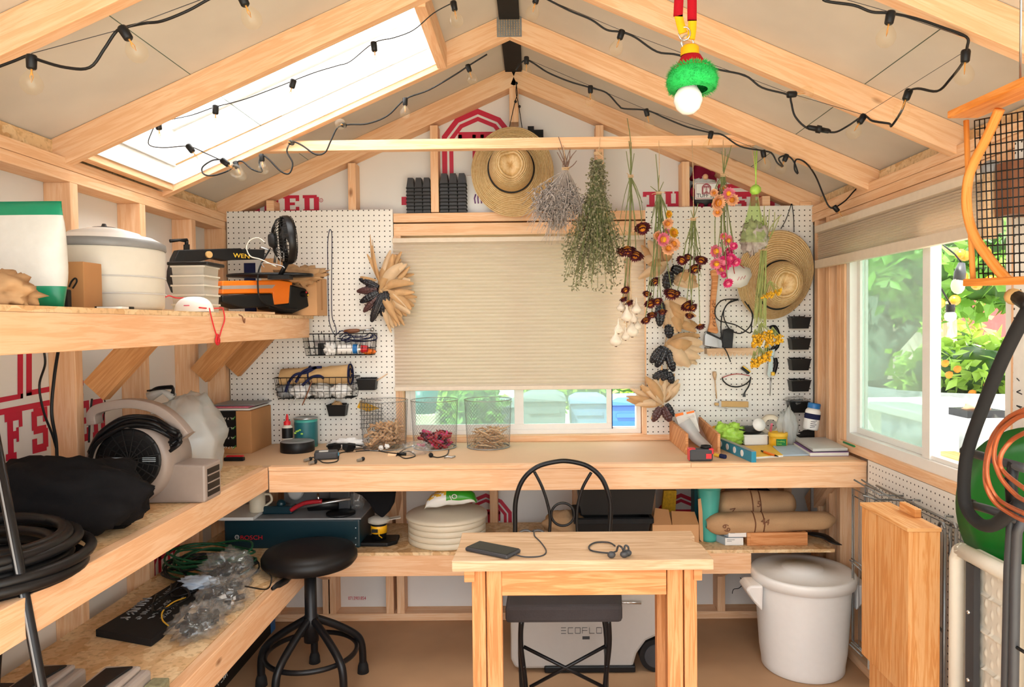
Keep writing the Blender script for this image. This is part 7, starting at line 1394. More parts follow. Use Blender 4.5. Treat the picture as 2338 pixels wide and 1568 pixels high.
G().prism([V((x, y, z1-2.5)) for x, y in P], (0, 0, 2.5)).build('seat', 'grey_fabric', t, bevel=.55)
xl_, xr_ = at(1200, 1440, 98).x, at(1380, 1440, 98).x
for s_, x in ((-1, xl_), (1, xr_)):
    G().tube(spline([V((x+.6*-s_*-1, 98, z1-2.6)), V((x+s_*.7, 98.2, 12)), V((x+s_*.2, 98.6, 7)), V((x-s_*.3, 98.8, 0.3))], 5), .36, 8).build('leg', 'black_metal', t)
    G().tube(spline([V((x+s_*.1, 105, z1-2.6)), V((x+s_*.9, 104.5, 10)), V((x+s_*.7, 104, .3))], 5), .36, 8).build('leg', 'black_metal', t)
    G().tube([V((x+s_*.3, 98, 8.8)), V((x+s_*.7, 104.5, 8.8))], .25, 7).build('stretcher', 'black_metal', t)
pz = lambda u, v: at(u, v, 98.4)
G().tube([pz(1196, 1476), pz(1378, 1568)], .26, 7).build('cross_brace', 'black_metal', t); G().tube([pz(1383, 1474), pz(1210, 1568)], .26, 7).build('cross_brace', 'black_metal', t)
# ---------------------------------------------------------------- power station
a1, b1 = at(1166, 1480, 114), at(1556, 1480, 114); t = thing('power_station', 'silver-grey wheeled power station on the floor behind the chair', 'power station', ((a1.x+b1.x)/2, 118, 0)); x0, x1 = a1.x, b1.x; h_ = 15.0
pr = [(x0+.6, .8), (x0+1.6, 0.6), (x1-8.0, .6), (x1-7.3, 3), (x1-5.8, 5.1), (x1-3.6, 6.1), (x1-1.0, 6.6), (x1, 7.4), (x1-.2, h_-3.5), (x1-2.8, h_-.5), (x1-4, h_), (x0+1.2, h_), (x0, h_-1.3), (x0, 2.2)]
G().prism([V((x, 114, z)) for x, z in pr], (0, 11, 0)).build('housing', 'power_silver', t, bevel=.5)
G().box(x0+5.5, x1-7.6, 113.6, 124, .1, 1.2).build('skid', 'black', t, bevel=.2)
wc = at(1497, 1527, 115); G().cyl((wc.x-.1, 113.9, 2.75), (wc.x-.1, 116.6, 2.75), 2.7, 36).build('wheel', 'black', t, bevel=.1); G().cyl((wc.x-.1, 113.7, 2.75), (wc.x-.1, 113.92, 2.75), 1.9, 32).build('hub_cap', 'dark_grey', t)
q = at(1281, 1446, 113.95); g = G(); F = 1.15; xx = q.x; zz = q.z
segs = {'E': [((0, 1), (1, 1)), ((0, .5), (1, .5)), ((0, 0), (1, 0))], 'C': [((1, 1), (0, 1)), ((0, 1), (0, 0)), ((0, 0), (1, 0))], 'O': [((0, 0), (1, 0)), ((1, 0), (1, 1)), ((1, 1), (0, 1)), ((0, 1), (0, 0))], 'F': [((0, 0), (0, 1)), ((0, 1), (1, 1)), ((0, .5), (1, .5))], 'L': [((0, 1), (0, 0)), ((0, 0), (1, 0))], 'W': [((0, 1), (0, 0)), ((0, 0), (1, 0)), ((1, 0), (1, 1)), ((.5, 0), (.5, 1))]}
for k, ch in enumerate('ECOFLOW'):
    for (p0, p1) in segs[ch]: g.beam((xx+k*1.17+p0[0]*.82, 113.97, zz+p0[1]*.95), (xx+k*1.17+p1[0]*.82, 113.97, zz+p1[1]*.95), .1, .06, (0, 1, 0))
g.box(xx+3.5, xx+4.7, 113.94, 114, zz-1.0, zz-.5); g.build('printed_name', 'dark_grey', t)
p = at(1425, 1377, 113.2); single('steel_bar', G().tube([p+V((-2.5, .6, 0)), p+V((2.8, 0, 0))], .2, 7), 'chrome', 'short chrome bar sticking out beside the grey chair seat', 'bar', p)
# ---------------------------------------------------------------- white bin
c = V((at(1832, 1420, 116).x, 116, 0)); t = thing('trash_can', 'round white plastic bin with flat lid and side handles on the floor', 'trash can', c); HB = 15.6
G().lathe(c, [(0, 0.0), (6.3, 0), (6.55, .25), (6.6, 1.2), (6.9, 3.2), (7.75, HB)], 56).build('bin_body', 'white', t)
G().lathe(c+V((0, 0, HB)), [(7.75, -1.2), (8.25, -1.1), (8.35, 0), (8.3, .35), (8.0, .6), (7.4, .45), (3.3, .75), (3.2, 1.05), (0, 1.15)], 60).build('lid', 'white', t)
for s_ in (-1, 1):
    q = c+V((s_*7.6, -1, HB-2)); G().prism([q+V((s_*x, y, z)) for x, y, z in ((0, -2.6, 1.2), (2.0, -2.2, 1.0), (2.6, -1.8, .1), (1.5, -1.8, -1.6), (0, -2.2, -3.3))], (0, 4.4, 0)).build('handle', 'white', t, bevel=.35)
# ================================================================ against the right wall
# wooden crate standing on end
a0 = at(1978, 1145, 96); XC = 44.0
def rx(u, v, X): return atx(u, v, X)
p = [(1967, 1143), (2131, 1210)]
Pn = rx(2075, 1207, 44.0); Pf = rx(1967, 1145, 44.0); y0, y1 = Pn.y, Pf.y; zt = (Pn.z+Pf.z)/2; zb_ = rx(2066, 1568, 44.0).z-1.2
t = thing('wooden_crate', 'tall orange-toned wooden crate standing on end before the side pegboard', 'crate', (46, (y0+y1)/2, 0)); W_ = 2.55
yn = y0; n = 3; dy = (y1-y0)/n
for k in range(n): G().box(44.0, 44.5, y0+dy*k+.07, y0+dy*(k+1)-.07, zb_, zt-.5).build('side_board', 'cedar', t, bevel=.04)
G().box(44.5, 44.0+W_+1.2, y0+.05, y0+.7, zb_, zt-.5).build('end_board', 'cedar', t, bevel=.05); G().box(44.5, 44.0+W_+1.2, y1-.7, y1-.05, zb_, zt-.5).build('end_board', 'cedar', t); G().box(43.8, 44.2+W_+1.1, y0-.1, y1+.1, zt-.48, zt).build('top_board', 'cedar', t, bevel=.08); G().box(44.5, 47.7, y0+.7, y1-.7, zb_, zb_+.5).build('bottom_board', 'cedar', t)
q = rx(2075, 1183, 47.2); G().box(47.0, 47.8, y0+4.2, y0+8, zt+.02, zt+1.1).build('top_cleat', 'cedar', t, bevel=.08)
# stand below it
single('crate_stand', G().box(44.6, 47.8, y0+1, y1-1, .02, zb_-.02), 'cedar', 'low wooden block under the standing crate', 'block', (46, (y0+y1)/2, 0), bevel=.1)
# folded wire racks on the side board
def rack(name, lab, X, y0, y1, z0, z1, nw, r=.14):
    t = thing(name, lab, 'wire rack', (X, (y0+y1)/2, z0)); P = [V((X, y0, z0)), V((X, y1, z0)), V((X, y1, z1)), V((X, y0, z1))]; G().tube(P+[P[0]], r, 7).tube([p+V((0, 0, -1.1 if p.z > z0+1 else 1.1)) for p in P[2:]], r*.7, 6).build('frame', 'wire_grey', t); g = G()
    for i in range(nw): y = y0+(y1-y0)*(i+.5)/nw; g.tube([V((X-.15, y, z0)), V((X-.15, y, z1))], r*.45, 5)
    g.build('grid_wire', 'wire_grey', t); return t
rack('wire_shelf', 'chrome wire shelf folded flat against the side board, nearest the crate', 50.6, 88, 112, 6, 30.6, 14)
rack('wire_shelf', 'chrome wire shelf hanging behind the first one on the side board', 51.7, 84, 110, 5, 31.6, 12)
g = G()
for (u0, v0, u1, v1, X) in ((1950, 1095, 2010, 1130, 49.6), (1967, 1095, 2040, 1140, 50.2), (1970, 1130, 2000, 1140, 49.8)): e_ = rx(u1, v1, X); g.tube([rx(u0, v0, X-2), e_, V((XR-.2, e_.y-.5, e_.z))], .13, 6)
single('rack_arm', g.mat(0), 'wire_grey', 'pair of thin steel rack arms poking past the end of the workbench', 'bracket', rx(2010, 1130, 50))
for i, (v0, v1) in enumerate(((1278, 1300), (1470, 1495))):
    g = G().tube([rx(1940, v0, 47.5), rx(1968, v1+3, 48.5)], .13, 6).tube([rx(1944, v0-4, 48.2), rx(1970, v1-6, 49)], .12, 6); single('rack_arm', g, 'wire_grey', ('upper pair of steel wire ends between the white bin and the crate', 'lower pair of steel wire ends between the white bin and the crate')[i], 'bracket', rx(1955, v0, 48))
t = thing('towel_bar', 'steel rod with black end mounted on the side board above the racks', 'rod', (XR-1.2, 95, 30)); a, b = rx(2001, 1108, XR-1.2), rx(2213, 1212, XR-1.2); G().tube([a, b], .16, 8).build('rod', 'wire_grey', t); G().ball(b, .28, n=8).build('end_cap', 'black', t)
for u, v in ((2085, 1148), (2158, 1185)): q = rx(u, v, XR-1.2); G().tube([q+V((1.0, 0, .3)), q+V((0, 0, .45)), q+V((0, 0, -.3))], .16, 6).build('bracket', 'galv', t)
for (u0, u1, X, lab) in ((2144, 2152, 49.3, 'long steel hook frame between the racks and the white folding table, nearer the crate'), (2170, 2176, 50.4, 'long steel hook frame between the racks and the white folding table, farther from the crate')):
    g = G(); q0, q1 = rx(u0, 1200, X), rx(u1-9, 1430, X); q1.y = q0.y; g.tube([q0, V((X, q0.y, q1.z))], .2, 7).tube([q0+V((0, -1.2, 0)), V((X, q0.y-1.0, 0.6))], .2, 7).tube([q0, q0+V((0, -.3, .5)), q0+V((0, -.9, .5)), q0+V((0, -1.2, 0))], .2, 7).tube([V((X, q0.y, q1.z)), V((X, q0.y-1, q1.z-.3))], .18, 7); single('steel_hanger', g, 'wire_grey', lab, 'frame', V((X, q0.y, q1.z)))
# white folding table, upright
XT = 42.6
tl_, tr_ = rx(2180, 1245, XT), rx(2262, 1262, XT); ya, yb = 61.0, tl_.y; zt = tl_.z; t = thing('folding_table', 'white moulded folding table standing on end, underside showing', 'folding table', (XT, 66, 0))
G().tube([V((XT, yb-1, zt-.1)), V((XT, ya, zt-.1))], .75, 10).build('top_edge', 'offwhite', t); G().tube([V((XT, yb-.4, .8)), V((XT, yb-.4, zt-1.2)), V((XT, yb-.8, zt-.3)), V((XT, yb-1.6, zt))], .72, 10).build('side_edge', 'offwhite', t)
pn = G()
def fnp(a_, b_):
    y = yb-1.2-(yb-1.2-ya)*a_; z = .6+(zt-1.2)*b_; d = .0
    bx_, bz_ = (y*1.1) % 1, (z*.62+.5*(int(y*1.1) % 2)) % 1; d = .13*max(0, 1-((bx_-.5)**2*14+(bz_-.5)**2*14)); return V((XT+.9-d-.3*(abs((z % 3.6)-1.8) < .14), y, z))
pn.grid(fnp, 110, 190); pn.build('panel', 'offwhite', t)
G().box(XT+1.0, XT+1.8, ya, yb-1.2, .5, zt).build('top_sheet', 'offwhite', t)
G().box(XT-.1, XT+.5, yb-3.3, yb-2.0, .8, zt-1.0).build('steel_rail', 'dark_grey', t);
for v in (1265, 1392, 1545): q = rx(2204-(v-1265)*.01, v, XT-.2); G().ball(V((XT-.15, yb-2.6, q.z)), .22, n=8).build('rivet', 'chrome', t)
t = thing('folding_chair', 'second white moulded piece with rounded corner leaning in the near corner', 'folding furniture', (40.5, 56, 0)); q = rx(2318, 1300, 40.5)
G().tube([V((40.5, q.y, .8)), V((40.5, q.y, q.z-.6)), V((40.5, q.y-.8, q.z)), V((40.5, 48, q.z-.2))], .75, 10).build('edge_tube', 'offwhite', t); G().box(40.9, 41.6, 48, q.y, .5, q.z-.5).build('panel', 'offwhite', t)
# green disc sled, tripod poles, hose loop
c = rx(2335, 1170, 46.5); t = thing('disc_sled', 'round bright green plastic disc behind the folding table', 'disc', c+V((0, 0, -8))); G().lathe(c+V((0, -1.5, 0)), [(0, 0), (6, -.2), (8.3, -.9), (8.4, -.7), (6, .1), (0, .2)], 56, (-1, -.4, .1)).build('disc', 'disc_green', t)
XP = 36.5; t = thing('camera_tripod', 'folded dark grey metal frame with long tubes in the near right corner', 'metal frame', (XP, 52, 0))
for (P, r_) in ((((2305, 1090), (2310, 1180), (2303, 1300), (2297, 1568), (2294, 1900)), .36), (((2338, 1180), (2322, 1215), (2318, 1320), (2314, 1568), (2310, 1900)), .36)):
    Q = [rx(u, v, XP) for u, v in P]; Q[-1].z = .05; G().tube(Q, r_, 9).build('leg', 'dark_grey', t)
for P in (((2205, 1030), (2250, 1043), (2345, 1070)), ((2219, 1152), (2262, 1164), (2330, 1190))): Q = [rx(u, v, XP) for u, v in P]; o = G().tube(Q, .36, 9).build('cross_tube', 'dark_grey', t); G().ball(Q[0], .48, n=10).build('end_cap', 'black', o)
G().tube([rx(2315, 1055, XP), rx(2308, 1100, XP), rx(2312, 1150, XP)], .42, 9).build('joint', 'black', t); G().tube([rx(2311, 1471, XP), rx(2345, 1492, XP)], .14, 7).build('screw', 'black', t)
t = thing('foam_hoop', 'curved black foam-covered handle bending down beside the side window', 'handle', rx(2205, 1040, XP-1)); P = [rx(u, v, XP-1) for u, v in ((2352, 700), (2318, 760), (2280, 840), (2240, 940), (2215, 1010), (2204, 1060), (2201, 1130), (2212, 1170), (2240, 1197), (2270, 1198), (2300, 1175), (2330, 1150))]; G().tube(spline(P, 6), .5, 10).build('foam_grip', 'black_matte', t)
q = [rx(u, v, XP-1) for u, v in ((2352, 700), (2345, 692), (2322, 678))]; G().tube(q, [.6, .55, .5], 10).build('ferrule', 'black', t); G().tube([q[2]+V((0, .0, 0)), rx(2312, 676, XP-1)], [.55, .5], 12).ball(rx(2314, 677, XP-1), .62, n=12).build('wooden_knob', 'tan_wood', t)
t = thing('copper_coil', 'loops of copper-brown wire hanging over the green disc', 'wire coil', rx(2290, 1090, XP-2)); g = G()
for P in (((2345, 932), (2300, 955), (2265, 1000), (2250, 1060), (2252, 1110), (2275, 1150), (2320, 1180), (2345, 1190)), ((2345, 945), (2315, 958), (2282, 990), (2270, 1040), (2285, 1090), (2320, 1130), (2345, 1145)), ((2345, 938), (2290, 968), (2260, 1030), (2255, 1090), (2280, 1140), (2345, 1175)), ((2345, 985), (2310, 1005), (2285, 1040), (2290, 1075), (2345, 1120))): g.tube(spline([rx(u, v, XP-2-.3*(u % 3)) for u, v in P], 6), .17, 7)
g.build('wire_loop', 'copper', t)
# framed mesh sieve, orange painted
YM = 50; t = thing('wire_sieve', 'orange wooden frame with black wire mesh hanging in the upper right corner', 'mesh frame', at(2250, 400, YM)); XM = 33.2
def fx(u, v): return rx(u, v, XM)
G().beam(fx(2198, 262), fx(2420, 165), .55, 2.4, (0, 0, 1)).build('top_board', 'orange_wood', t, bevel=.08)
G().beam(fx(2211, 645), fx(2420, 637), .55, .9, (0, 0, 1)).build('bottom_board', 'orange_wood', t, bevel=.08)
G().tube([fx(2206, 275), fx(2212, 450), fx(2222, 645)], .2, 8).build('side_rod', 'orange_wood', t)
G().tube(spline([fx(u, v) for u, v in ((2282, 250), (2255, 310), (2222, 375), (2209, 420), (2208, 480), (2225, 540), (2262, 595), (2300, 640))], 6), .36, 10).build('bent_branch', 'orange_wood', t)
g = G(); P00, P10, P01, P11 = fx(2216, 275), fx(2400, 240), fx(2226, 645), fx(2400, 640)
for i in range(15): s_ = i/14; g.tube([P00.lerp(P10, s_)+V((.3, 0, 0)), P01.lerp(P11, s_)+V((.3, 0, 0))], .05, 4)
for i in range(19): s_ = i/18; g.tube([P00.lerp(P01, s_)+V((.35, 0, 0)), P10.lerp(P11, s_)+V((.35, 0, 0))], .05, 4)
g.build('wire_mesh', 'black', t)
q = fx(2330, 190); G().tube([q+V((0, 0, .3)), V((q.x, q.y, deck(q.x)))], .08, 5).build('hanging_wire', 'steel', t)
# brush behind the mesh, sheet on the tall board
a, b = rx(2262, 395, XR-3), rx(2258, 545, XR-3); t = thing('bottle_brush', 'long pale brush with grey cap hanging behind the wire mesh', 'brush', b); G().tube([a, b], .75, 10).build('bristles', 'twine', t); G().ball(a+V((0, 0, .5)), .95, n=12).build('cap', 'mid_grey', t); G().box(a.x-.3, XR-.26, a.y-3.8, a.y-1.2, a.z-5, a.z+.6).build('bracket', 'dark_wood', t)
t = thing('notice_sheet', 'white printed sheet pinned to the tall board beside the side window', 'sheet', (XR-.4, 74, 36)); q = rx(2312, 800, XR-.4); G().box(XR-.32, XR-.26, 60, q.y, rx(2312, 1000, XR-.4).z, q.z+2).build('paper_sheet', 'paper', t); g = G(); R.seed(9)
for k in range(30): y = q.y-.6-R.randint(0, 6)*1.3; z = q.z-R.randint(0, 8)*1.5; g.beam((XR-.34, y, z), (XR-.34, y-R.uniform(.4, .9), z+R.uniform(-.3, .3)), .12, .03)
g.build('printed_text', 'dark_grey', t)
# ================================================================ string lights and the novelty lamp
def q3(P): return [at(u, v, y) for u, v, y in P]
def strand(label, pts, bulbs, wires=(), r=.13, base=None):
    """pts: (u, v, Y) along the cable; bulbs: (u, v, Y, du, dv) socket top and where the bulb centre lies"""
    P = spline(q3(pts), 5); t = thing('string_lights', label, 'string lights', P[0], 'black string lights under the roof'); G().tube(P, r, 6).build('cable', 'black', t)
    for w in wires: G().tube(q3(w), .035, 4).build('support_wire', 'dark_grey', t)
    for u, v, Y, du, dv in bulbs:
        a = at(u, v, Y); m = at(u+du, v+dv, Y); d = (m-a).normalized() if (m-a).length > .1 else V((0, -1, -.2)).normalized()
        s = G().lathe(a-d*.15, [(0, 0), (.36, .0), (.42, .15), (.38, 1.05), (.3, 1.15), (0, 1.15)], 14, d).build('socket', 'black', t)
        b = G().lathe(a+d*.95, [(.26, 0), (.3, .2), (.55, .5), (.8, .95), (.86, 1.3), (.74, 1.75), (.4, 2.05), (0, 2.15)], 18, d).build('bulb', 'bulb_glass', s); n = d.orthogonal().normalized()
        G().tube([a+d*1.1, a+d*1.6+n*.12, a+d*2.1, a+d*1.6-n*.12, a+d*1.1], .035, 4).lathe(a+d*.95, [(0, 0), (.09, 0), (.05, .5), (0, .6)], 8, d).build('filament', 'filament', s)
    return t
A = lambda L, Y: [(u, v, Y) for u, v in L]
strand('string lights with three bulbs along the nearest rafter on the skylight side', A(((-140, 200), (-25, 160), (30, 140), (62, 127), (72, 128)), 58)+A(((92, 138), (150, 154), (205, 154), (238, 112), (262, 76), (280, 64)), 58)+A(((330, 53), (370, 48), (430, 24), (490, -8), (560, -30), (700, -110)), 60), [(72, 130, 58, 0, 22), (280, 66, 58, 15, 24), (550, -12, 60, 9, 20)], [[(72, 122, 58), (280, 66, 58), (470, -5, 60)]])
Y2 = 92
strand('string lights strung across the bright skylight, ending at a hanging bulb', A(((1034, 6), (990, 30), (945, 68), (900, 86), (853, 98)), 88.2)+A(((800, 140), (770, 150), (720, 165), (670, 184), (640, 196), (560, 226), (492, 244)), Y2)+A(((440, 262), (395, 272), (361, 279), (345, 305), (340, 330), (372, 337), (430, 334)), Y2)+A(((470, 350), (505, 366)), Y2), [(1035, 6, 88, 3, 16), (853, 99, 88.5, 1, 8), (670, 184, Y2, -2, 8), (492, 243, Y2, 0, 8), (361, 279, Y2, 1, 8), (430, 333, Y2, 6, 8), (508, 366, Y2, 14, 11)], [], .07)
Y3 = 110.6
strand('string lights looped along the rafter between the skylight and the peak', A(((1112, 124), (1070, 150), (1040, 170), (980, 205), (926, 226), (885, 264), (840, 282), (800, 284), (786, 286), (770, 292), (755, 322), (742, 348), (720, 352), (690, 332), (667, 324), (655, 345), (668, 372), (660, 396), (640, 390), (612, 362), (597, 354), (592, 372), (598, 392), (575, 386), (553, 368), (538, 372), (524, 388), (490, 400), (466, 398), (462, 382), (485, 366), (508, 364)), Y3), [(1068, 150, Y3, 6, 18), (925, 226, Y3, 0, 16), (786, 286, Y3, 0, 1), (667, 326, Y3, 0, 1), (597, 354, Y3, 2, 16), (537, 371, Y3, 7, 16)])
strand('string lights along the rafter from the peak to the corner above the second hat', A(((1178, 160), (1202, 137), (1250, 165), (1300, 186), (1348, 200), (1385, 212), (1412, 240), (1425, 248), (1477, 252), (1520, 270), (1570, 290), (1623, 303), (1650, 308), (1690, 334), (1742, 344), (1762, 350), (1775, 372), (1788, 380), (1778, 362), (1796, 355), (1812, 368), (1822, 396), (1814, 386), (1818, 364), (1840, 372)), Y3)+A(((1862, 402), (1880, 445), (1892, 470), (1905, 474), (1930, 458), (1950, 436), (1964, 424)), 116), [(1202, 132, Y3, 0, 16), (1348, 198, Y3, 0, 17), (1475, 251, Y3, 4, 17), (1624, 302, Y3, -4, 17), (1742, 345, Y3, 3, 17), (1796, 355, Y3, -6, 14), (1905, 472, 116, 10, 12)], [[(1202, 134, Y3), (1348, 196, Y3), (1475, 250, Y3), (1624, 300, Y3), (1742, 345, Y3)]])
Y5 = 87.6
t = strand('longest string lights along the middle rafters, with an inline black connector', A(((1225, -12), (1245, -4), (1300, 24), (1350, 45), (1385, 68), (1418, 73), (1450, 85), (1500, 118), (1550, 126), (1630, 156), (1700, 172), (1740, 200), (1798, 216), (1806, 232), (1815, 265), (1842, 292), (1870, 296), (1905, 302)), Y5)+[(1935, 288, 86), (1972, 265, 85), (1992, 276, 83), (2030, 282, 81), (2036, 287, 80), (2060, 250, 78), (2072, 212, 76), (2095, 202, 74), (2140, 208, 71), (2170, 180, 69), (2200, 140, 67), (2208, 108, 66), (2206, 84, 65.5), (2150, 62, 65), (2090, 42, 64.6), (2033, 30, 64), (1990, 27, 64), (1950, 12, 64), (1885, 2, 64), (1870, -15, 64), (1780, -60, 64), (1640, -130, 64)], [(1226, -10, Y5, -5, 20), (1420, 72, Y5, -7, 21), (1800, 216, Y5, 14, -1), (1972, 265, 85, -14, 22), (2075, 208, 76, -9, 24), (2205, 118, 66.5, -2, 30), (2034, 30, 64, -8, 40)], [[(1240, -5, Y5), (1420, 70, Y5), (1800, 212, Y5), (1972, 262, 85), (2205, 116, 66.5)], [(1900, -10, 64), (2034, 28, 64), (2200, 84, 65.5)]])
a, b = at(1842, 290, Y5), at(1896, 300, Y5); d = b-a; G().tube([a, a+d*.1, a+d*.4, a+d*.42, a+d*.58, a+d*.6, a+d*.9, b], [.18, .32, .34, .5, .5, .34, .32, .18], 8).build('connector', 'black', t)
# novelty lamp
YL = 60; z = lambda u, v: at(u, v, YL)
t = thing('novelty_lamp', 'white bulb in a red, yellow and green fuzzy holder hanging from a ribbon', 'lamp', z(1572, 262))
for P, m in ((((1552, -45), (1550, 0), (1548, 38)), 'red_cloth'), (((1580, -45), (1580, 0), (1580, 48)), 'red_cloth'), (((1549, 36), (1555, 60), (1560, 76)), 'yellow_cloth'), (((1581, 46), (1580, 70), (1577, 90)), 'yellow_cloth')): G().strip(spline([z(u, v) for u, v in P], 4), .78 if m[0] == 'r' else .7, (1, 0, 0), .09).build('ribbon', m, t)
for u, v, rr in ((1563, 77, .5), (1570, 99, .62)): c = z(u, v); G().tube([c+V((rr*cos(x)*.9, (.25 if u > 1565 else -.1)*cos(x), rr*sin(x)*1.1)) for x in [2*pi*i/20 for i in range(20)]], .07, 6, True).build('ring', 'chrome', t)
c = z(1575, 105); c0 = z(1575, 128)
G().lathe(c0, [(.78, 0), (.76, (c.z-c0.z)*.8), (.6, c.z-c0.z), (0, c.z-c0.z)], 24).build('cap_top', 'yellow_cloth', t)
c1 = z(1578, 158); G().lathe(c1, [(1.35, 0), (1.1, .6), (.8, (c0.z-c1.z)*1.0), (0, (c0.z-c1.z)*1.02)], 24).build('cap', 'red_cloth', t)
c2 = z(1580, 180); g = G(); R.seed(77); f = G()
f.lathe(c2+V((0, 0, -.85)), [(1.3, -.1), (2.0, .0), (2.15, .7), (1.9, 1.35), (1.2, 1.8), (.6, 1.9)], 28)
for k in range(2600):
    a = R.uniform(0, 2*pi); b = R.uniform(-.9, 1.2); rr = 1.85*sqrt(max(.15, 1-(b*.62)**2)); p = c2+V((rr*cos(a)*1.08, rr*sin(a)*1.08, b*1.0-.15)); o = V((cos(a), sin(a), b*.7+R.uniform(-.5, .3))).normalized()*R.uniform(.2, .42); s = V((-sin(a), cos(a), 0))*.035; g.add([p-s, p+s, p+o], [(0, 1, 2)], None, False)
ft = f.build('fur_trim', 'fur_green', t); g.build('fur_strand', 'fur_green', ft); ft['kind'] = None if 0 else 'part'; del ft['kind']
cb_ = z(1571, 229); G().lathe(cb_, [(0, -1.2), (.5, -1.1), (.95, -.72), (1.2, -.1), (1.15, .4), (.8, 1.0), (.62, 1.4)], 32).build('bulb', 'white_gloss', t)
G().lathe(cb_+V((0, 0, 1.2)), [(.7, 0), (.75, .6), (0, .6)], 20).build('lamp_base', 'pale_grey', t)
a, b = V((z(1566, -45).x, YL, z(1566, -45).z)), V((z(1566, -45).x, 65.6, deck(14)-3.6)); G().tube([a, b], .06, 5).build('cord', 'black', t)
# ================================================================ the garden beyond the windows
GZ = -14
g = G(); g.box(-260, XL-4.2, -150, 620, GZ-1, GZ); g.box(XR+4.2, 700, -150, 620, GZ-1, GZ); g.box(XL-4.2, XR+4.2, YS+.7, 620, GZ-1, GZ); g.box(XL-4.2, XR+4.2, -150, YF-.1, GZ-1, GZ); struct('floor_garden', g, 'bounce_ground')  # ground paled, unseen front strip too, to bounce light up to the roof
def foliage(n, c, rad, size, seed):
    R.seed(seed); g = G(); c = V(c)
    for k in range(n):
        d = V((R.gauss(0, 1), R.gauss(0, 1), R.gauss(0, 1))).normalized(); p = c+V((d.x*rad[0], d.y*rad[1], d.z*rad[2]))*R.uniform(.55, 1)*(1+.3*noise.noise(d*2.2+V((seed, 0, 0)))); leaf(g, p, (R.uniform(-1, 1), R.uniform(-1, 1), R.uniform(-1, .5)), size*R.uniform(.45, .65), size*R.uniform(.8, 1.2))
    return g
def shrub(name, label, cat, c, rad, n, size, mat, seed, trunk=None, group=None):
    t = thing(name, label, cat, (c[0], c[1], GZ), group); foliage(n, c, rad, size, seed).build('foliage', mat, t)
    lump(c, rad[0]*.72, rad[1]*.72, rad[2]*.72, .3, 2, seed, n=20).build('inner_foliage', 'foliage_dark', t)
    if not trunk: trunk = [(c[0], c[1], GZ), (c[0], c[1], GZ*.3+c[2]*.7), (c[0], c[1], c[2])]
    if trunk: G().tube([V(p) for p in trunk], [3.2-.4*i for i in range(len(trunk))], 10).build('trunk', 'bark', t)
    return t
def ax_(u, v, Y): return at(u, v, Y)
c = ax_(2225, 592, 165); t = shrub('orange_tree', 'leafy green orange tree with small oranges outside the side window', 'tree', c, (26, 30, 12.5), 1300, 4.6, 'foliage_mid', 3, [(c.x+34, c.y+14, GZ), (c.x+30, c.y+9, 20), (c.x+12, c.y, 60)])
for i, (u, v) in enumerate(((2193, 580), (2203, 584), (2197, 632), (2250, 575), (2145, 692), (2180, 685), (2262, 640), (2230, 650))): G().ball(ax_(u, v, 141), 1.05, n=12).build('orange_fruit', 'orange', t)
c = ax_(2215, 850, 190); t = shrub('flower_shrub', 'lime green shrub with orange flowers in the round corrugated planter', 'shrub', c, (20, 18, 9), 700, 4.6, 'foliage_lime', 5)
for u, v in ((2167, 856), (2186, 843), (2220, 898), (2255, 880), (2158, 830)): G().ball(ax_(u, v, 174), .95, n=8, bump=.3).build('blossom', 'petal_orange', t)
c = V((ax_(2180, 900, 195).x, 195, GZ)); zt = ax_(2180, 897, 170).z; t = thing('corrugated_planter', 'round corrugated metal planter outside the side window', 'planter', c); pr = [(0, 0), (24, 0)]
for k in range(40): pr.append((24+.5*sin(k*.9), .5+(zt-GZ-1)*k/39))
G().lathe(c, pr, 40).build('planter_wall', 'galv', t); G().lathe(c+V((0, 0, zt-GZ-3)), [(0, 0), (23.4, 0)], 30).build('soil', 'bark', t)
single('fence', G().box(330, 336, 120, 600, GZ, 92), 'fence_red', 'tall plain red wall at the back of the garden', 'wall', (333, 360, GZ))
a = ax_(2165, 740, 240); single('fence_post', G().box(a.x, a.x+3, 240, 243, GZ, a.z+8), 'plank_pale', 'pale wooden stake before the red wall', 'stake', (a.x, 240, GZ))
a, b = ax_(2095, 760, 270), ax_(2200, 820, 300); single('stone_wall', G().prism([(a.x-20, 262, GZ), (a.x-20, 262, a.z+4), (b.x+60, 300, b.z-6), (b.x+60, 300, GZ)], (8, 20, 0)), 'offwhite', 'low pale sloping wall in front of the red wall', 'wall', (a.x, 262, GZ))
t = thing('garden_table', 'long white table outside the side window', 'table', (88, 150, GZ)); zt = ax_(2090, 965, 126).z; G().box(76, 100, 112, 169, zt-1.8, zt).build('table_top', 'white', t, bevel=.3)
for x, y in ((79, 116), (97, 116), (79, 165), (97, 165)): G().box(x-1.5, x+1.5, y-1.5, y+1.5, GZ, zt-1.85).build('leg', 'white', t)
c = V((84, 134, zt)); t = thing('charcoal_tray', 'small black tray on the white garden table', 'tray', c); G().box(c.x-3.5, c.x+3.5, c.y-3, c.y+3, zt+.02, zt+1.4).build('tray_body', 'black', t); G().ball((c.x, c.y, zt+1.6), 2.4, 1, .7, .45, bump=.4).build('shell', 'petal_peach', t)
zb_ = 33; t = thing('potting_bench', 'outdoor wooden bench with a red panel outside the side window', 'bench', (72, 110, GZ)); G().box(66, 74, 86, 124, zb_, zb_+1.2).build('bench_top', 'cedar', t)
for y in (88, 104, 122): G().box(66.5, 69, y-1, y+1, GZ, zb_-.02).build('post', 'dark_grey', t)
G().box(69.5, 70.5, 90, 103, 14, zb_-2).build('panel', 'fence_red', t); G().box(69.5, 70.5, 105, 121, 10, zb_-2).build('panel', 'dark_grey', t)
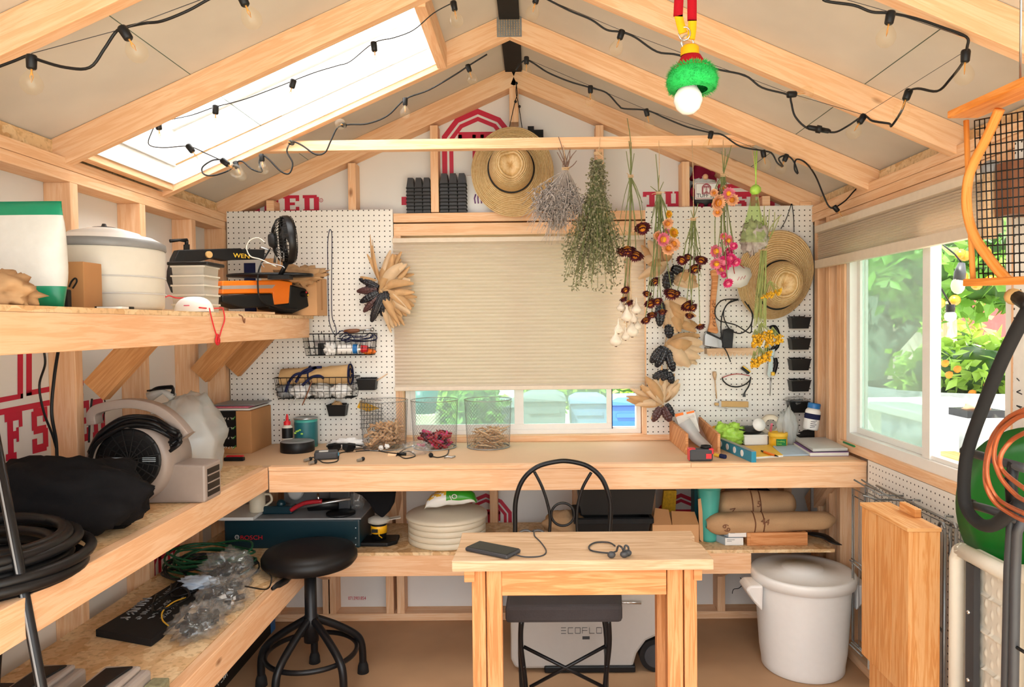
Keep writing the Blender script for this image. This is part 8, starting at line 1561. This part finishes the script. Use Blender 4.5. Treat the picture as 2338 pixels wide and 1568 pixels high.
t = thing('dark_tree', 'dark tree with a leaning trunk seen through the hazy pane', 'tree', (ax_(1965, 960, 250).x, 250, GZ)); tr = [ax_(1962, 1010, 250), ax_(1975, 900, 250), ax_(1998, 830, 250), ax_(2008, 760, 252), ax_(2000, 680, 255)]; tr[0].z = GZ; G().tube(tr, [7, 5.5, 5, 4.5, 4], 12).build('trunk', 'bark', t); G().tube([ax_(2002, 820, 250), ax_(2045, 780, 250), ax_(2090, 735, 250)], [4, 3, 2.5], 10).build('branch', 'bark', t); foliage(500, ax_(2010, 640, 260), (34, 30, 16), 6, 9).build('foliage', 'foliage_dark', t)
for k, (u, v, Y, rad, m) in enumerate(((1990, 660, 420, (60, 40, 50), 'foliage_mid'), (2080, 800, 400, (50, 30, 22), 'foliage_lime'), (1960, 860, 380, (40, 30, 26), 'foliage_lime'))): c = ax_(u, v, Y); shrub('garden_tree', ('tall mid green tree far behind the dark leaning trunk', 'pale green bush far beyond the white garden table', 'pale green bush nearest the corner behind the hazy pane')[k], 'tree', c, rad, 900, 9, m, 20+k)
# outdoor bulbs
t = thing('garden_string_light', 'grey outdoor bulb hanging among the orange tree leaves', 'string lights', ax_(2190, 640, 118)); G().tube([ax_(2196, 600, 118), ax_(2192, 622, 118), ax_(2190, 640, 118)], [.5, .9, .9], 10).build('socket', 'dark_grey', t); G().ball(ax_(2187, 652, 118), 1.2, .9, .9, 1.2, 12).build('bulb', 'tub', t); G().tube([ax_(2196, 600, 118), ax_(2180, 580, 118), ax_(2130, 540, 120)], .15, 5).build('cable', 'black', t)
t = thing('garden_string_light', 'small white outdoor bulb before the red wall', 'string lights', ax_(2170, 712, 118)); G().tube([ax_(2170, 695, 118), ax_(2170, 712, 118)], .7, 10).build('socket', 'black', t); G().ball(ax_(2170, 722, 118), .95, n=12).build('bulb', 'white_gloss', t); G().tube([ax_(2170, 695, 118), ax_(2150, 660, 118), ax_(2130, 640, 120)], .15, 5).build('cable', 'black', t)
t = thing('garden_chair', 'white slatted metal chair close outside the side window', 'chair', (66, 92, GZ)); g = G()
for k in range(5): g.tube([V((62, 84+2.6*k, 8)), V((66, 84+2.6*k, 30-.6*k))], .25, 6)
g.build('back_slat', 'white', t); G().tube([V((62, 83, GZ)), V((62, 83, 8)), V((66, 83, 30)), V((66, 97, 27)), V((62, 97, 8)), V((62, 97, GZ))], .4, 7).build('frame', 'white', t)
# behind the back window: wheeled bins and plants
def wbin(u0, u1, v, Y, mat, label):
    a, b = at(u0, v, Y), at(u1, v, Y); w = b.x-a.x; c = V(((a.x+b.x)/2, Y, GZ)); zt = a.z; t = thing('wheeled_bin', label, 'wheeled bin', c, 'wheeled bins behind the shed'); k = w/2
    G().prism([(c.x-k*.8, Y, GZ+1), (c.x+k*.8, Y, GZ+1), (c.x+k, Y, zt-3), (c.x-k, Y, zt-3)], (0, w, 0)).build('body', mat, t, bevel=.4); G().prism([(c.x-k*1.05, Y-1, zt-3), (c.x+k*1.05, Y-1, zt-3), (c.x+k*.98, Y-1, zt-1.2), (c.x+k*.6, Y+1, zt), (c.x-k*.6, Y+1, zt), (c.x-k*.98, Y-1, zt-1.2)], (0, w+1, 0)).build('lid', mat, t, bevel=.3)
    G().cyl((c.x-k*.9, Y+w*.85, GZ+4), (c.x+k*.9, Y+w*.85, GZ+4), 4, 16).build('wheel', 'black', t); G().box(c.x-k*.7, c.x+k*.7, Y-.6, Y-.05, zt-7.5, zt-6).build('grip', mat, t)
wbin(1100, 1178, 915, 280, 'wheelie_grey', 'grey wheeled bin behind the shed, nearest the dried pod basket'); wbin(1192, 1292, 900, 270, 'wheelie_grey', 'grey wheeled bin behind the shed, seen in the middle of the back window'); wbin(1302, 1388, 905, 275, 'wheelie_pale', 'pale blue wheeled bin behind the shed beside the grey one'); wbin(1394, 1482, 908, 265, 'wheelie_blue', 'bright blue wheeled bin seen through the open end of the back window')
c = at(968, 960, 200); t = thing('garden_pot', 'teal bucket standing on a beige block behind the back window', 'bucket', (c.x, 200, GZ)); zz = at(968, 942, 200).z; G().lathe((c.x, 200, zz), [(0, 0), (3.4, 0), (4.3, 6.5), (4.1, 6.5), (0, 5)], 24).build('bucket', 'teal', t); G().box(c.x-4.2, c.x+4, 196, 204, GZ, zz-.02).build('block', 'cream', t, bevel=.3)
for k, (u, v, Y, rad, m, lab) in enumerate(((1020, 930, 230, (8, 8, 12), 'foliage_lime', 'yellow-green bush behind the back window beside the teal bucket'), (1090, 935, 215, (8, 8, 12), 'foliage_mid', 'green bush behind the back window between bucket and bins'), (1345, 890, 420, (50, 10, 16), 'foliage_lime', 'long pale hedge behind the wheeled bins'))): c = at(u, v, Y); shrub('garden_bush', lab, 'bush', c, rad, 500, 3.2 if k < 2 else 6, m, 40+k)
# ================================================================ light and camera
sc = bpy.context.scene
w = bpy.data.worlds.new('World'); sc.world = w; w.use_nodes = True; nt = w.node_tree; nt.nodes.clear()
bg = nt.nodes.new('ShaderNodeBackground'); bo_ = nt.nodes.new('ShaderNodeOutputWorld'); tc = nt.nodes.new('ShaderNodeTexCoord'); sx_ = nt.nodes.new('ShaderNodeSeparateXYZ'); cr = nt.nodes.new('ShaderNodeValToRGB')
nt.links.new(tc.outputs['Generated'], sx_.inputs[0]); nt.links.new(sx_.outputs[2], cr.inputs[0]); nt.links.new(cr.outputs[0], bg.inputs[0]); nt.links.new(bg.outputs[0], bo_.inputs[0])
e = cr.color_ramp.elements; e[0].position = 0; e[0].color = (.75, .75, .72, 1); e[1].position = .3; e[1].color = (.95, .98, 1, 1)
bg.inputs[1].default_value = WORLD
sc.view_settings.view_transform = 'Standard'; sc.view_settings.look = 'None'; sc.view_settings.gamma = 1; sc.view_settings.use_curve_mapping = False; sc.view_settings.exposure = EXPO
sc.cycles.max_bounces = 8; sc.cycles.caustics_reflective = False; sc.cycles.caustics_refractive = False
cd = bpy.data.cameras.new('camera'); cam = bpy.data.objects.new('camera', cd); C.objects.link(cam); sc.camera = cam
cam.matrix_world = Matrix.Translation(CAM*IN) @ CROT.to_4x4(); cd.sensor_width = 36; cd.lens = 36*FP/2338; cd.shift_x = -(CX-1169)/2338; cd.shift_y = (CY-784)/2338; cd.clip_start = .05; cd.clip_end = 300

sl = bpy.data.lights.new('sun', 'SUN'); sl.energy = SUN; sl.angle = .03; sl.color = (1, .96, .88); so = bpy.data.objects.new('sun', sl); C.objects.link(so)
so.rotation_euler = V((.42, .36, -.84)).to_track_quat('-Z', 'Y').to_euler()
